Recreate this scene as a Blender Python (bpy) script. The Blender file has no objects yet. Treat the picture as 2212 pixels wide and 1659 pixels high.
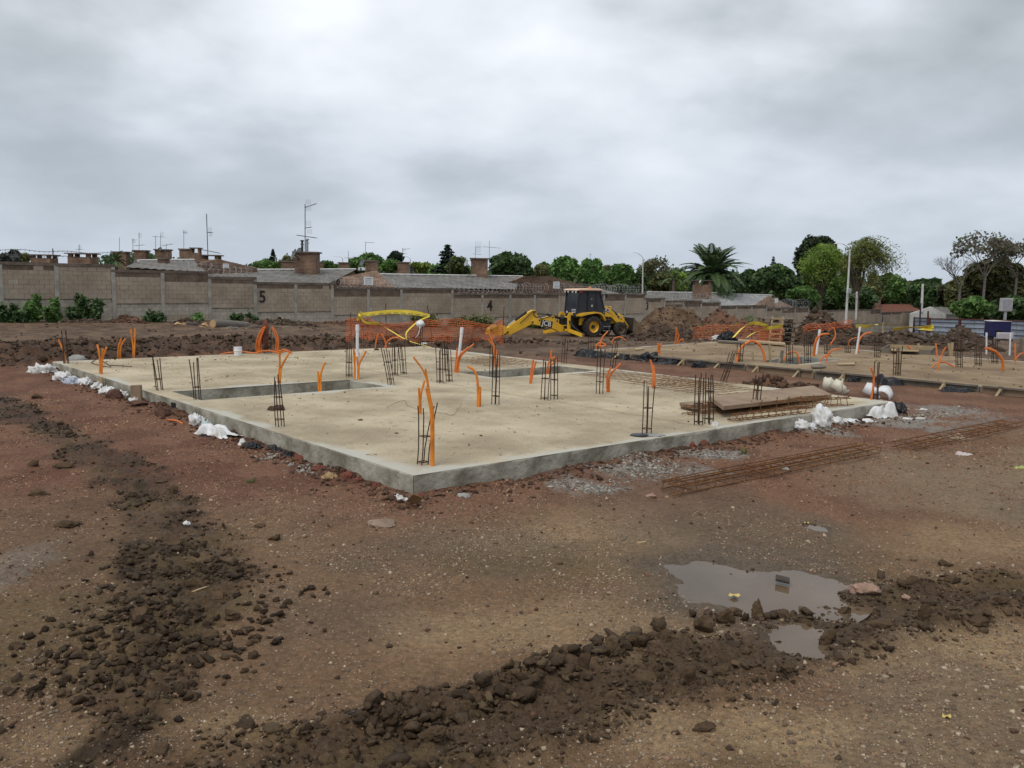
import bpy, bmesh, math, random
import numpy as np
from mathutils import Vector, Matrix
rad = math.radians
random.seed(7)
rng = np.random.default_rng(7)
sc = bpy.context.scene
COL = sc.collection

# ------------------------------------------------------------------ camera
F, PITCH, ROLL, CAMZ = 1850.0, 6.83, 1.0, 1.65
RM = Matrix.Rotation(rad(90 - PITCH), 3, 'X') @ Matrix.Rotation(rad(ROLL), 3, 'Z')
cam = bpy.data.cameras.new('camera')
cam.sensor_width = 36.0
cam.lens = F / 2212 * 36
cam.clip_start = 0.05
cam.clip_end = 3000
camo = bpy.data.objects.new('camera', cam)
COL.objects.link(camo)
camo.matrix_world = Matrix.Translation((0, 0, CAMZ)) @ RM.to_4x4()
sc.camera = camo

# ------------------------------------------------------------------ sky, sun, exposure
SUN_EL, SUN_AZ = 58, 215
world = bpy.data.worlds.new('World')
sc.world = world
world.use_nodes = True
def build_world():
    nt = world.node_tree; N = nt.nodes; L = nt.links
    N.clear()
    out = N.new('ShaderNodeOutputWorld'); bg = N.new('ShaderNodeBackground')
    L.new(bg.outputs[0], out.inputs[0])
    bg.inputs['Strength'].default_value = 0.1
    sky = N.new('ShaderNodeTexSky'); sky.sky_type = 'NISHITA'; sky.sun_disc = False
    sky.sun_elevation = rad(SUN_EL); sky.sun_rotation = rad(SUN_AZ)
    tc = N.new('ShaderNodeTexCoord')
    sep = N.new('ShaderNodeSeparateXYZ'); L.new(tc.outputs['Generated'], sep.inputs[0])
    def math_(op, a, b=None):
        m = N.new('ShaderNodeMath'); m.operation = op
        for i, v in enumerate((a, b)):
            if v is None: continue
            if isinstance(v, (int, float)): m.inputs[i].default_value = v
            else: L.new(v, m.inputs[i])
        return m.outputs[0]
    zc = math_('ADD', math_('MAXIMUM', sep.outputs[2], 0.0), 0.34)
    comb = N.new('ShaderNodeCombineXYZ')
    L.new(math_('DIVIDE', sep.outputs[0], zc), comb.inputs[0])
    L.new(math_('DIVIDE', sep.outputs[1], zc), comb.inputs[1])
    comb.inputs[2].default_value = 3.7
    def noise(scale, detail, rough, dist=0.0, off=0.0):
        mp = N.new('ShaderNodeMapping'); mp.inputs['Location'].default_value = (off, off * 1.7, 0)
        L.new(comb.outputs[0], mp.inputs[0])
        n = N.new('ShaderNodeTexNoise'); n.inputs['Scale'].default_value = scale
        n.inputs['Detail'].default_value = detail; n.inputs['Roughness'].default_value = rough
        n.inputs['Distortion'].default_value = dist
        L.new(mp.outputs[0], n.inputs['Vector'])
        return n.outputs['Fac']
    a = noise(1.05, 4, 0.50, 0.15, 5.3)
    b = noise(2.7, 5, 0.50, 0.0, 1.2)
    f = math_('ADD', math_('MULTIPLY', a, 0.62), math_('MULTIPLY', b, 0.38))
    cr = N.new('ShaderNodeValToRGB'); L.new(f, cr.inputs[0])
    e = cr.color_ramp.elements
    e[0].position = 0.36; e[0].color = (0.335, 0.370, 0.395, 1)
    e[1].position = 0.65; e[1].color = (0.84, 0.87, 0.915, 1)
    m1 = e.new(0.46); m1.color = (0.475, 0.515, 0.555, 1)
    m2 = e.new(0.54); m2.color = (0.66, 0.70, 0.755, 1)
    # overcast layer thickens and greys towards the horizon
    hz = N.new('ShaderNodeMapRange'); L.new(sep.outputs[2], hz.inputs[0])
    hz.inputs[1].default_value = 0.0; hz.inputs[2].default_value = 0.24
    hz.inputs[3].default_value = 0.80; hz.inputs[4].default_value = 0.0
    mixh = N.new('ShaderNodeMixRGB'); L.new(hz.outputs[0], mixh.inputs[0])
    L.new(cr.outputs[0], mixh.inputs[1]); mixh.inputs[2].default_value = (0.445, 0.51, 0.60, 1)
    sc_ = N.new('ShaderNodeMixRGB'); sc_.blend_type = 'MULTIPLY'; sc_.inputs[0].default_value = 1
    L.new(mixh.outputs[0], sc_.inputs[1]); sc_.inputs[2].default_value = (9.3, 9.3, 9.3, 1)
    mx = N.new('ShaderNodeMixRGB'); mx.inputs[0].default_value = 0.96
    L.new(sky.outputs[0], mx.inputs[1]); L.new(sc_.outputs[0], mx.inputs[2])
    L.new(mx.outputs[0], bg.inputs[0])
build_world()
sun = bpy.data.lights.new('sun', 'SUN')
sun.energy = 1.35; sun.angle = rad(25); sun.color = (1.0, 0.96, 0.9)
suno = bpy.data.objects.new('sun', sun); COL.objects.link(suno)
suno.rotation_euler = (rad(90 - SUN_EL), 0, rad(180 - SUN_AZ))
sc.view_settings.view_transform = 'Standard'
sc.view_settings.look = 'None'
sc.view_settings.exposure = 0.34
sc.view_settings.gamma = 1.0
sc.view_settings.use_curve_mapping = False
sc.render.engine = 'CYCLES'
sc.cycles.max_bounces = 6
sc.cycles.use_denoising = True

# ------------------------------------------------------------------ placing helpers (photo grid 2212 x 1659)
def ray(x, y):
    d = RM @ Vector((x - 1106, 829.5 - y, -F))
    return d / d.y
def at(x, y, d):
    r = ray(x, y) * d
    return Vector((r.x, r.y, CAMZ + r.z))
def on_z(x, y, z=0.0):
    r = ray(x, y)
    return at(x, y, (z - CAMZ) / r.z)

# ------------------------------------------------------------------ numpy noise
def _hash(ix, iy, seed):
    h = (ix.astype(np.int64) * 374761393 + iy.astype(np.int64) * 668265263 + seed * 1442695041) & 0x7fffffff
    h = (h ^ (h >> 13)) * 1274126177 & 0x7fffffff
    h = (h ^ (h >> 16)) * 2246822519 & 0x7fffffff
    return (h ^ (h >> 15)) / float(0x7fffffff)
def vnoise(x, y, seed=0):
    ix = np.floor(x); iy = np.floor(y)
    fx = x - ix; fy = y - iy
    fx = fx * fx * fx * (fx * (fx * 6 - 15) + 10); fy = fy * fy * fy * (fy * (fy * 6 - 15) + 10)
    a = _hash(ix, iy, seed); b = _hash(ix + 1, iy, seed); c = _hash(ix, iy + 1, seed); d = _hash(ix + 1, iy + 1, seed)
    return (a + (b - a) * fx) * (1 - fy) + (c + (d - c) * fx) * fy
def fbm(x, y, scale=1.0, octs=4, seed=0, gain=0.5):
    s = 0; amp = 1; tot = 0; f = scale; ca, sa = math.cos(0.6), math.sin(0.6)
    for o in range(octs):
        s = s + amp * vnoise(x * f, y * f, seed + o * 17)
        tot += amp; amp *= gain; f *= 2.03
        x, y = x * ca - y * sa, x * sa + y * ca
    return s / tot
def billow(x, y, scale=1.0, octs=5, seed=0, gain=0.55):
    s = 0; amp = 1; tot = 0; f = scale; ca, sa = math.cos(0.9), math.sin(0.9)
    for o in range(octs):
        s = s + amp * (1 - np.abs(vnoise(x * f, y * f, seed + o * 13) * 2 - 1))
        tot += amp; amp *= gain; f *= 2.1
        x, y = x * ca - y * sa, x * sa + y * ca
    return s / tot
def sstep(a, b, t):
    t = np.clip((t - a) / (b - a), 0, 1)
    return t * t * (3 - 2 * t)

# ------------------------------------------------------------------ slab frames
SLZ = 0.15
def v2(p): return np.array((p[0], p[1]))
cN = v2(on_z(893.8, 1027.2, SLZ)); cL = v2(on_z(114.3, 781.1, SLZ)); cF = v2(on_z(917, 748.3, SLZ)); cR = v2(on_z(1927.7, 867.6, SLZ))
UL = np.linalg.norm(cL - cN); VL = np.linalg.norm(cR - cN)
Ud = (cL - cN) / UL; Vd = (cR - cN) / VL
UVM = np.linalg.inv(np.stack([Ud, Vd], axis=1))
def to_uv(x, y):
    dx = np.asarray(x) - cN[0]; dy = np.asarray(y) - cN[1]
    return UVM[0, 0] * dx + UVM[0, 1] * dy, UVM[1, 0] * dx + UVM[1, 1] * dy
def from_uv(u, v):
    return cN[0] + Ud[0] * u + Vd[0] * v, cN[1] + Ud[1] * u + Vd[1] * v
def px_uv(x, y):
    p = on_z(x, y, SLZ); return to_uv(p[0], p[1])
# second slab, parallel to the first
S2Z = 0.10
d0 = v2(on_z(1261, 757, S2Z)); d1 = v2(on_z(2150, 838, S2Z))
S2U = (d0 - d1) / np.linalg.norm(d0 - d1)          # towards its far left corner
S2V = np.array((-S2U[1], S2U[0])); S2V = S2V if S2V[1] > 0 else -S2V
S2O = d1 - S2U * 4.0
S2LU = np.linalg.norm(d0 - S2O)
_b = v2(on_z(1600, 738, S2Z)); S2LV = float(np.dot(_b - S2O, S2V))
def to_uv2(x, y):
    dx = np.asarray(x) - S2O[0]; dy = np.asarray(y) - S2O[1]
    return dx * S2U[0] + dy * S2U[1], dx * S2V[0] + dy * S2V[1]
def from_uv2(u, v):
    return S2O[0] + S2U[0] * u + S2V[0] * v, S2O[1] + S2U[1] * u + S2V[1] * v

# ------------------------------------------------------------------ terrain
ANCH = []
for (px, py, d) in [(0, 692, 36), (120, 692, 38), (330, 694, 40), (560, 694, 43), (760, 698, 48), (1055, 700, 55), (1160, 706, 56),
                    (1261, 726, 52), (1100, 729, 50), (1370, 727, 54), (1000, 734, 34), (1200, 739, 34), (1420, 739, 38), (1600, 728, 46),
                    (1480, 722, 62), (1700, 722, 72), (1850, 724, 90), (1976, 716, 107), (2100, 728, 72), (2200, 730, 68), (1900, 733, 45), (2150, 742, 40),
                    (300, 728, 26), (600, 732, 27), (0, 735, 24), (-200, 700, 34), (2500, 745, 50), (-600, 720, 36)]:
    p = at(px, py, d); ANCH.append((p.x, p.y, p.z))
for x in np.arange(-14, 15, 3.5):
    for y in (-10, 0, 4, 8, 12, 15.5):
        ANCH.append((x, y, 0.0))
for (x, y, z) in [(-10, 18, 0), (-6, 20, 0), (-2, 21.5, 0), (2, 20, 0), (6, 21, 0), (10, 21, 0), (14, 20, -.02), (18, 17, 0), (22, 14, 0), (12, 25, -.1),
                  (-40, 60, -.5), (0, 90, -1.8), (40, 160, -4), (-60, 160, -1), (120, 160, -5), (0, 320, -4), (200, 300, -6), (-200, 300, -3), (0, 700, -6), (500, 600, -6), (-500, 600, -5),
                  (60, 0, 0), (-60, 0, 0), (0, -60, 0), (300, -200, 0), (-300, -200, 0)]:
    ANCH.append((x, y, z))
ANCH = np.array(ANCH)
def _rbf_fit():
    P = ANCH[:, :2]; n = len(P)
    D = np.linalg.norm(P[:, None] - P[None], axis=2)
    A = np.zeros((n + 1, n + 1)); A[:n, :n] = D - 0.4 * np.eye(n); A[:n, n] = 1; A[n, :n] = 1
    return np.linalg.solve(A, np.append(ANCH[:, 2], 0))
RBF = _rbf_fit()
def base_z(x, y):
    x = np.asarray(x, float); y = np.asarray(y, float)
    s = np.full(np.broadcast(x, y).shape, RBF[-1])
    for w, (ax, ay, _) in zip(RBF[:-1], ANCH):
        s = s + w * np.hypot(x - ax, y - ay)
    return s
def polyline(pts): return np.array([v2(on_z(px, py, 0)) for px, py in pts])
def dist_poly(x, y, P):
    best = np.full(x.shape, 1e9)
    for i in range(len(P) - 1):
        a = P[i]; b = P[i + 1]; ab = b - a; l2 = ab @ ab
        t = np.clip(((x - a[0]) * ab[0] + (y - a[1]) * ab[1]) / l2, 0, 1)
        best = np.minimum(best, np.hypot(x - a[0] - t * ab[0], y - a[1] - t * ab[1]))
    return best
TRACK = polyline([(-60, 1790), (350, 1700), (700, 1650), (950, 1590), (1250, 1510), (1500, 1440), (1690, 1395), (1850, 1335), (1990, 1300), (2170, 1275)])
TRACK_TOP = polyline([(820, 1570), (1100, 1500), (1230, 1440), (1400, 1370), (1520, 1335), (1700, 1330)])
LTRACK = polyline([(-40, 860), (60, 905), (150, 950), (230, 1005), (300, 1050), (350, 1110), (385, 1200), (400, 1290), (380, 1380), (330, 1460), (240, 1580), (120, 1690)])
LSPREAD = polyline([(120, 1080), (230, 1200), (250, 1350), (120, 1500), (60, 1640)])
PUD = [(1645, 1268, 168, 62), (1735, 1378, 62, 32), (1762, 1137, 22, 9), (1660, 1440, 45, 10), (1525, 1228, 60, 22)]
def px_ellipse(x, y, e):
    # footprint of a puddle on the ground: centre and half axes taken from the photo grid
    c = on_z(e[0], e[1], 0); a = on_z(e[0] + e[2], e[1], 0); b1 = on_z(e[0], e[1] - e[3], 0); b2 = on_z(e[0], e[1] + e[3], 0)
    hw = abs(a.x - c.x); hl = (b1.y - b2.y) / 2; cy = (b1.y + b2.y) / 2
    return np.hypot((x - c.x) / hw, (y - cy) / hl)
def masks(x, y):
    w = fbm(x, y, 1.7, 3, 5) - 0.5; w2 = fbm(x, y, 6, 3, 9) - 0.5
    t = dist_poly(x, y, TRACK)
    mud = sstep(0.40, 0.16, t + w * 0.30 + w2 * 0.20) * sstep(-1.9, -.35, x + (w2 + w) * .8)
    l = dist_poly(x, y, LTRACK)
    wid = np.interp(y, [3, 4.2, 4.9, 6, 9, 14], [0.22, 0.30, 0.46, 0.33, 0.30, 0.42])
    lm = sstep(1.1, 0.35, l / wid + w * 0.9 + w2 * 0.8)
    ls = sstep(0.9, 0.2, dist_poly(x, y, LSPREAD) + w * 1.1 + w2 * 0.4) * 0.28
    return mud, np.maximum(lm, ls), t, l
# churned strips behind the first slab
CHURN = [polyline([(-100, 770), (60, 772), (105, 775)])]
def churn_mask(x, y):
    u, v = to_uv(x, y)
    back = sstep(UL + 0.15, UL + 0.9, u) * sstep(UL + 9.5, UL + 5.5, u) * sstep(22, 6, v) * sstep(-9, -1.5, v)
    return back
def slab_side_dist(x, y):
    u, v = to_uv(x, y)
    return np.hypot(np.maximum(np.maximum(-u, u - UL), 0), np.maximum(np.maximum(-v, v - VL), 0))
JC = v2(at(1230, 725, 52))
def terrain(x, y, full=True):
    x = np.asarray(x, float); y = np.asarray(y, float)
    z = base_z(x, y)
    r = np.hypot(x, y)
    mud, lm, t, l = masks(x, y)
    n1 = fbm(x, y, 0.5, 3, 1) - 0.5; n2 = fbm(x, y, 3.1, 4, 2) - 0.5
    z = z + n1 * 0.09 * sstep(1, 9, r) + n2 * 0.026
    # tyre-pressed mud track: low floor, squeezed edges
    ridge = np.abs(fbm(x, y, 9, 4, 31) - 0.5) * 2
    lump = fbm(x, y, 14, 4, 41)
    prof = np.exp(-((t - 0.26) / 0.10) ** 2)
    crag = billow(x, y, 5.5, 6, 43, .62)
    z = z + mud * (prof * 0.055 * (0.2 + 1.6 * fbm(x, y, 5, 2, 45)) + (crag - 0.5) * 0.07 + (lump - .45) * .04 - 0.015)
    z = z + lm * ((crag - 0.5) * 0.07 + (lump - 0.42) * 0.04 - .01)
    z = z + (fbm(x, y, 30, 3, 47) - .5) * .010 * sstep(16, 6, r)
    ch = churn_mask(x, y)
    z = z + ch * ((fbm(x, y, 2.2, 4, 51, 0.6) - 0.42) * 0.34 + (billow(x, y, 3.0, 5, 53) - .5) * .30 + 0.03)
    # soil heaped loosely against the slab
    sd = slab_side_dist(x, y)
    z = z + np.exp(-(sd / 0.35) ** 2) * (fbm(x, y, 3.5, 3, 61) - 0.35) * 0.10
    rough_back = sstep(19, 24, y) * sstep(60, 30, y)
    z = z + rough_back * (fbm(x, y, 1.4, 4, 71) - 0.5) * 0.14
    jd = np.hypot(x - JC[0], y - JC[1]); z = z * 1.0 - (z - base_z(x, y)) * sstep(7.5, 4.5, jd)
    for e in PUD:
        q = px_ellipse(x, y, e) + (fbm(x, y, 2.6, 4, 81) - 0.5) * 1.1
        k = sstep(1.5, 0.5, q)
        z = z * (1 - k) + k * (-0.034 + (fbm(x, y, 3.5, 4, 83) - .5) * .022)
    u, v = to_uv(x, y)
    z = np.where((u > 0.04) & (u < UL - 0.04) & (v > 0.04) & (v < VL - 0.04), -0.7, z)
    u, v = to_uv2(x, y)
    z = np.where((u > 0.04) & (u < S2LU - 0.04) & (v > 0.04) & (v < S2LV - 0.04), -0.5, z)
    return z
def ground(x, y): return float(terrain(np.array([x]), np.array([y]))[0])
_ds = np.concatenate([np.arange(2, 30, 0.05), np.arange(30, 130, 0.4)])
def on_ground(px, py):
    r = ray(px, py)
    zz = CAMZ + r.z * _ds
    h = terrain(r.x * _ds, _ds)
    k = np.nonzero(zz <= h)[0]
    d = _ds[k[0]] if len(k) else 120.0
    return at(px, py, float(d))

# ------------------------------------------------------------------ materials
MATS = {}
def mat(name, c1, c2=None, scale=4.0, rough=0.8, bump=0.0, bscale=None, metal=0.0, attr=None, detail=5.0, spec=0.3, fac=(0.35, 0.65), trans=None, bdist=0.02):
    """noise-mixed colour + noise relief, in world space"""
    if name in MATS: return MATS[name]
    m = bpy.data.materials.new(name); m.use_nodes = True; MATS[name] = m
    nt = m.node_tree; N = nt.nodes; L = nt.links
    b = N['Principled BSDF']
    b.inputs['Roughness'].default_value = rough; b.inputs['Metallic'].default_value = metal
    b.inputs['Specular IOR Level'].default_value = spec
    geo = N.new('ShaderNodeNewGeometry')
    if c2 is None: c2 = tuple(v * 0.75 for v in c1)
    n = N.new('ShaderNodeTexNoise'); n.inputs['Scale'].default_value = scale; n.inputs['Detail'].default_value = detail
    n.inputs['Roughness'].default_value = 0.62
    L.new(geo.outputs['Position'], n.inputs['Vector'])
    cr = N.new('ShaderNodeValToRGB'); L.new(n.outputs['Fac'], cr.inputs[0])
    cr.color_ramp.elements[0].position = fac[0]; cr.color_ramp.elements[1].position = fac[1]
    cr.color_ramp.elements[0].color = (*c2, 1); cr.color_ramp.elements[1].color = (*c1, 1)
    col = cr.outputs[0]
    if attr:
        a = N.new('ShaderNodeAttribute'); a.attribute_name = attr
        mx = N.new('ShaderNodeMixRGB'); mx.blend_type = 'MULTIPLY'; mx.inputs[0].default_value = 1
        L.new(col, mx.inputs[1]); L.new(a.outputs['Color'], mx.inputs[2]); col = mx.outputs[0]
    L.new(col, b.inputs['Base Color'])
    if bump:
        n2 = N.new('ShaderNodeTexNoise'); n2.inputs['Scale'].default_value = bscale or scale * 6; n2.inputs['Detail'].default_value = 6
        L.new(geo.outputs['Position'], n2.inputs['Vector'])
        bp = N.new('ShaderNodeBump'); bp.inputs['Strength'].default_value = bump; bp.inputs['Distance'].default_value = bdist
        L.new(n2.outputs['Fac'], bp.inputs['Height']); L.new(bp.outputs[0], b.inputs['Normal'])
    if trans:
        b.inputs['Transmission Weight'].default_value = trans
    return m

# ------------------------------------------------------------------ mesh helpers
def setp(o, label=None, cat=None, group=None, kind=None):
    if label: o['label'] = label
    if cat: o['category'] = cat
    if group: o['group'] = group
    if kind: o['kind'] = kind
    return o
def link(name, me, parent=None, loc=None):
    o = bpy.data.objects.new(name, me); COL.objects.link(o)
    if parent is not None: o.parent = parent
    if loc is not None: o.location = loc
    return o
def thing(name, label, cat, loc=(0, 0, 0), group=None, rotz=0.0):
    o = link(name, None); o.location = loc; o.rotation_euler = (0, 0, rotz); o.empty_display_size = 0.1
    return setp(o, label, cat, group)
def mesh_np(name, V, Fc, smooth=False, mats=(), col=None):
    """fast mesh: V (n,3), Fc (m,k)"""
    V = np.asarray(V, np.float32); Fc = np.asarray(Fc, np.int32)
    me = bpy.data.meshes.new(name)
    me.vertices.add(len(V)); me.vertices.foreach_set('co', V.ravel())
    k = Fc.shape[1]
    me.loops.add(Fc.size); me.loops.foreach_set('vertex_index', Fc.ravel())
    me.polygons.add(len(Fc)); me.polygons.foreach_set('loop_start', np.arange(0, Fc.size, k, dtype=np.int32))
    me.polygons.foreach_set('loop_total', np.full(len(Fc), k, np.int32))
    if smooth: me.polygons.foreach_set('use_smooth', np.ones(len(Fc), bool))
    for m in mats: me.materials.append(m)
    me.update(calc_edges=True)
    if col is not None:
        a = me.color_attributes.new('col', 'FLOAT_COLOR', 'POINT')
        c = np.ones((len(V), 4), np.float32); c[:, :3] = col
        a.data.foreach_set('color', c.ravel())
    me.validate()
    return me
class MB:
    def __init__(s): s.v = []; s.f = []
    def add(s, vs, fs):
        o = len(s.v); s.v += [tuple(p) for p in vs]; s.f += [tuple(i + o for i in f) for f in fs]; return s
    def box(s, c, size, rot=None, taper=1.0):
        hx, hy, hz = size[0] / 2, size[1] / 2, size[2] / 2
        vs = []
        for z in (-hz, hz):
            k = taper if z > 0 else 1
            for x, y in ((-hx, -hy), (hx, -hy), (hx, hy), (-hx, hy)):
                p = Vector((x * k, y * k, z))
                if rot is not None: p = rot @ p
                vs.append(p + Vector(c))
        return s.add(vs, [(3, 2, 1, 0), (4, 5, 6, 7), (0, 1, 5, 4), (1, 2, 6, 5), (2, 3, 7, 6), (3, 0, 4, 7)])
    def prism(s, poly, a, b, to):
        """poly (2-D), extruded from a to b; to(p, q, t) gives the 3-D point"""
        n = len(poly)
        vs = [to(p, q, a) for p, q in poly] + [to(p, q, b) for p, q in poly]
        return s.add(vs, [tuple(range(n))[::-1], tuple(range(n, 2 * n))] + [(i, (i + 1) % n, n + (i + 1) % n, n + i) for i in range(n)])
    def tube(s, pts, r, n=6, cap=True, flat=1.0):
        pts = [Vector(p) for p in pts]
        k = len(pts); vs = []; up = None
        for i, p in enumerate(pts):
            t = (pts[min(i + 1, k - 1)] - pts[max(i - 1, 0)])
            if t.length < 1e-9: t = Vector((0, 0, 1))
            t.normalize()
            if up is None:
                up = Vector((0, 0, 1)) if abs(t.z) < 0.9 else Vector((1, 0, 0))
            a = t.cross(up)
            if a.length < 1e-6: a = t.orthogonal()
            a.normalize(); b = a.cross(t); up = b
            ri = r[i] if isinstance(r, (list, tuple)) else r
            for j in range(n):
                th = 2 * math.pi * j / n
                vs.append(p + a * (math.cos(th) * ri) + b * (math.sin(th) * ri * flat))
        fs = [(i * n + j, i * n + (j + 1) % n, (i + 1) * n + (j + 1) % n, (i + 1) * n + j) for i in range(k - 1) for j in range(n)]
        if cap: fs += [tuple(range(n))[::-1], tuple(range((k - 1) * n, k * n))]
        return s.add(vs, fs)
    def lathe(s, prof, n=24, M=Matrix.Identity(4)):
        """prof: (r, h) about local Z"""
        vs = []
        for r, h in prof:
            for j in range(n):
                th = 2 * math.pi * j / n
                vs.append(M @ Vector((r * math.cos(th), r * math.sin(th), h)))
        k = len(prof)
        return s.add(vs, [(i * n + j, i * n + (j + 1) % n, (i + 1) * n + (j + 1) % n, (i + 1) * n + j) for i in range(k - 1) for j in range(n)])
    def build(s, name, m, parent=None, origin=None, smooth=False, world=False, bevel=0.0):
        me = bpy.data.meshes.new(name)
        V = np.array(s.v, float)
        loc = None
        if parent is not None and world:
            V = V - np.array(parent.location)
            if parent.parent is not None: V = V - np.array(parent.parent.location)
        if origin is not None: V = V - np.array(origin); loc = origin
        me.from_pydata([tuple(p) for p in V], [], s.f)
        if smooth:
            me.polygons.foreach_set('use_smooth', np.ones(len(me.polygons), bool))
            if smooth != 'all':
                me.set_sharp_from_angle(angle=rad(40))
        if m is not None: me.materials.append(m)
        o = link(name, me, parent, loc)
        if bevel:
            bm = o.modifiers.new('bevel', 'BEVEL'); bm.width = bevel; bm.segments = 2; bm.limit_method = 'ANGLE'
        return o
def spline(pts, n=8):
    pts = [Vector(p) for p in pts]
    if len(pts) == 2: return [pts[0].lerp(pts[1], i / 3) for i in range(4)]
    P = [pts[0] * 2 - pts[1]] + pts + [pts[-1] * 2 - pts[-2]]
    out = []
    for i in range(1, len(P) - 2):
        for j in range(n):
            t = j / n
            a, b, c, d = P[i - 1], P[i], P[i + 1], P[i + 2]
            out.append(0.5 * (2 * b + (c - a) * t + (2 * a - 5 * b + 4 * c - d) * t * t + (3 * b - a - 3 * c + d) * t ** 3))
    out.append(pts[-1])
    return out
def dup(root, loc, label=None, rotz=None):
    r = root.copy(); COL.objects.link(r); r.location = loc
    if rotz is not None: r.rotation_euler = (0, 0, rotz)
    if label: r['label'] = label
    for ch in list(root.children):
        c = ch.copy(); COL.objects.link(c); c.parent = r
        for g in ch.children:
            d = g.copy(); COL.objects.link(d); d.parent = c
    return r
def text_mesh(body, size, depth=0.0):
    c = bpy.data.curves.new('lettering', 'FONT'); c.body = body; c.size = size; c.extrude = depth
    c.align_x = 'CENTER'; c.align_y = 'CENTER'; c.offset = size * 0.012
    o = bpy.data.objects.new('lettering', c); COL.objects.link(o)
    dg = bpy.context.evaluated_depsgraph_get(); dg.update()
    me = bpy.data.meshes.new_from_object(o.evaluated_get(dg))
    bpy.data.objects.remove(o); bpy.data.curves.remove(c)
    return me
ICO = None
def ico(sub):
    bm = bmesh.new(); bmesh.ops.create_icosphere(bm, subdivisions=sub, radius=1)
    V = np.array([v.co[:] for v in bm.verts]); Fc = np.array([[v.index for v in f.verts] for f in bm.faces]); bm.free()
    return V, Fc
ICO1, ICO2, ICO3, ICO4 = ico(1), ico(2), ico(3), ico(4)
OCT = (np.array([(1, 0, 0), (-1, 0, 0), (0, 1, 0), (0, -1, 0), (0, 0, 1), (0, 0, -1)], float),
       np.array([(0, 2, 4), (2, 1, 4), (1, 3, 4), (3, 0, 4), (2, 0, 5), (1, 2, 5), (3, 1, 5), (0, 3, 5)]))
def chip(V, seed, k=8):
    R = np.random.default_rng(seed + 5); W = V.copy()
    for _ in range(k):
        nn = R.normal(size=3); nn /= np.linalg.norm(nn); d = R.uniform(.38, .8)
        e = np.maximum(W @ nn - d, 0); W -= e[:, None] * nn * R.uniform(.75, 1.1)
    return W
def rugged_templates(k, sub, seed):
    V, Fc = sub; out = []
    for i in range(k):
        s = seed + i * 5
        n = fbm(V[:, 0] * 1.3 + s, V[:, 1] * 1.3 + V[:, 2] * 1.1 - s, 1.0, 3, s + 2) - .5
        W = chip(V * (1 + .6 * n)[:, None], s, 9) * (1 + np.random.default_rng(s).normal(scale=.11, size=(len(V), 1)))
        out.append(W)
    return out, Fc
def scatter_rugged(name, tmpl, pts, sizes, colors, m, squash=(.45, 1.0), stand=0.0):
    Ts, Fc = tmpl; n = len(pts); Ts = np.array(Ts)
    base = Ts[rng.integers(0, len(Ts), n)] * np.stack([rng.uniform(.7, 1.3, n), rng.uniform(.6, 1.2, n), rng.uniform(.5, 1.1, n)], 1)[:, None]
    P = np.einsum('nij,nvj->nvi', rand_rot(n), base) * sizes[:, None, None]
    P[:, :, 2] *= rng.uniform(squash[0], squash[1], n)[:, None]
    P = P + pts[:, None]
    Fa = Fc[None] + (np.arange(n) * len(Ts[0]))[:, None, None]
    return mesh_np(name, P.reshape(-1, 3), Fa.reshape(-1, 3), False, (m,), np.repeat(colors[:, None], len(Ts[0]), 1).reshape(-1, 3))
def rand_rot(n):
    q = rng.normal(size=(n, 4)); q /= np.linalg.norm(q, axis=1)[:, None]
    w, x, y, z = q.T
    return np.stack([np.stack([1 - 2 * (y * y + z * z), 2 * (x * y - z * w), 2 * (x * z + y * w)], 1),
                     np.stack([2 * (x * y + z * w), 1 - 2 * (x * x + z * z), 2 * (y * z - x * w)], 1),
                     np.stack([2 * (x * z - y * w), 2 * (y * z + x * w), 1 - 2 * (x * x + y * y)], 1)], 1)
def scatter_mesh(name, tmpl, pts, sizes, colors, m, jitter=0.25, squash=(0.6, 1.0), smooth=False):
    V, Fc = tmpl; n = len(pts)
    base = V[None] * (1 + rng.normal(scale=jitter, size=(n, len(V), 1)))
    base = base * np.stack([rng.uniform(0.75, 1.2, n), rng.uniform(0.75, 1.2, n), rng.uniform(squash[0], squash[1], n)], 1)[:, None]
    R = rand_rot(n)
    P = np.einsum('nij,nvj->nvi', R, base) * sizes[:, None, None]
    P[:, :, 2] *= rng.uniform(squash[0], 1.0, n)[:, None]
    P = P + pts[:, None]
    Fa = Fc[None] + (np.arange(n) * len(V))[:, None, None]
    C = np.repeat(colors[:, None], len(V), 1)
    return mesh_np(name, P.reshape(-1, 3), Fa.reshape(-1, 3), smooth, (m,), C.reshape(-1, 3))
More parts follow.
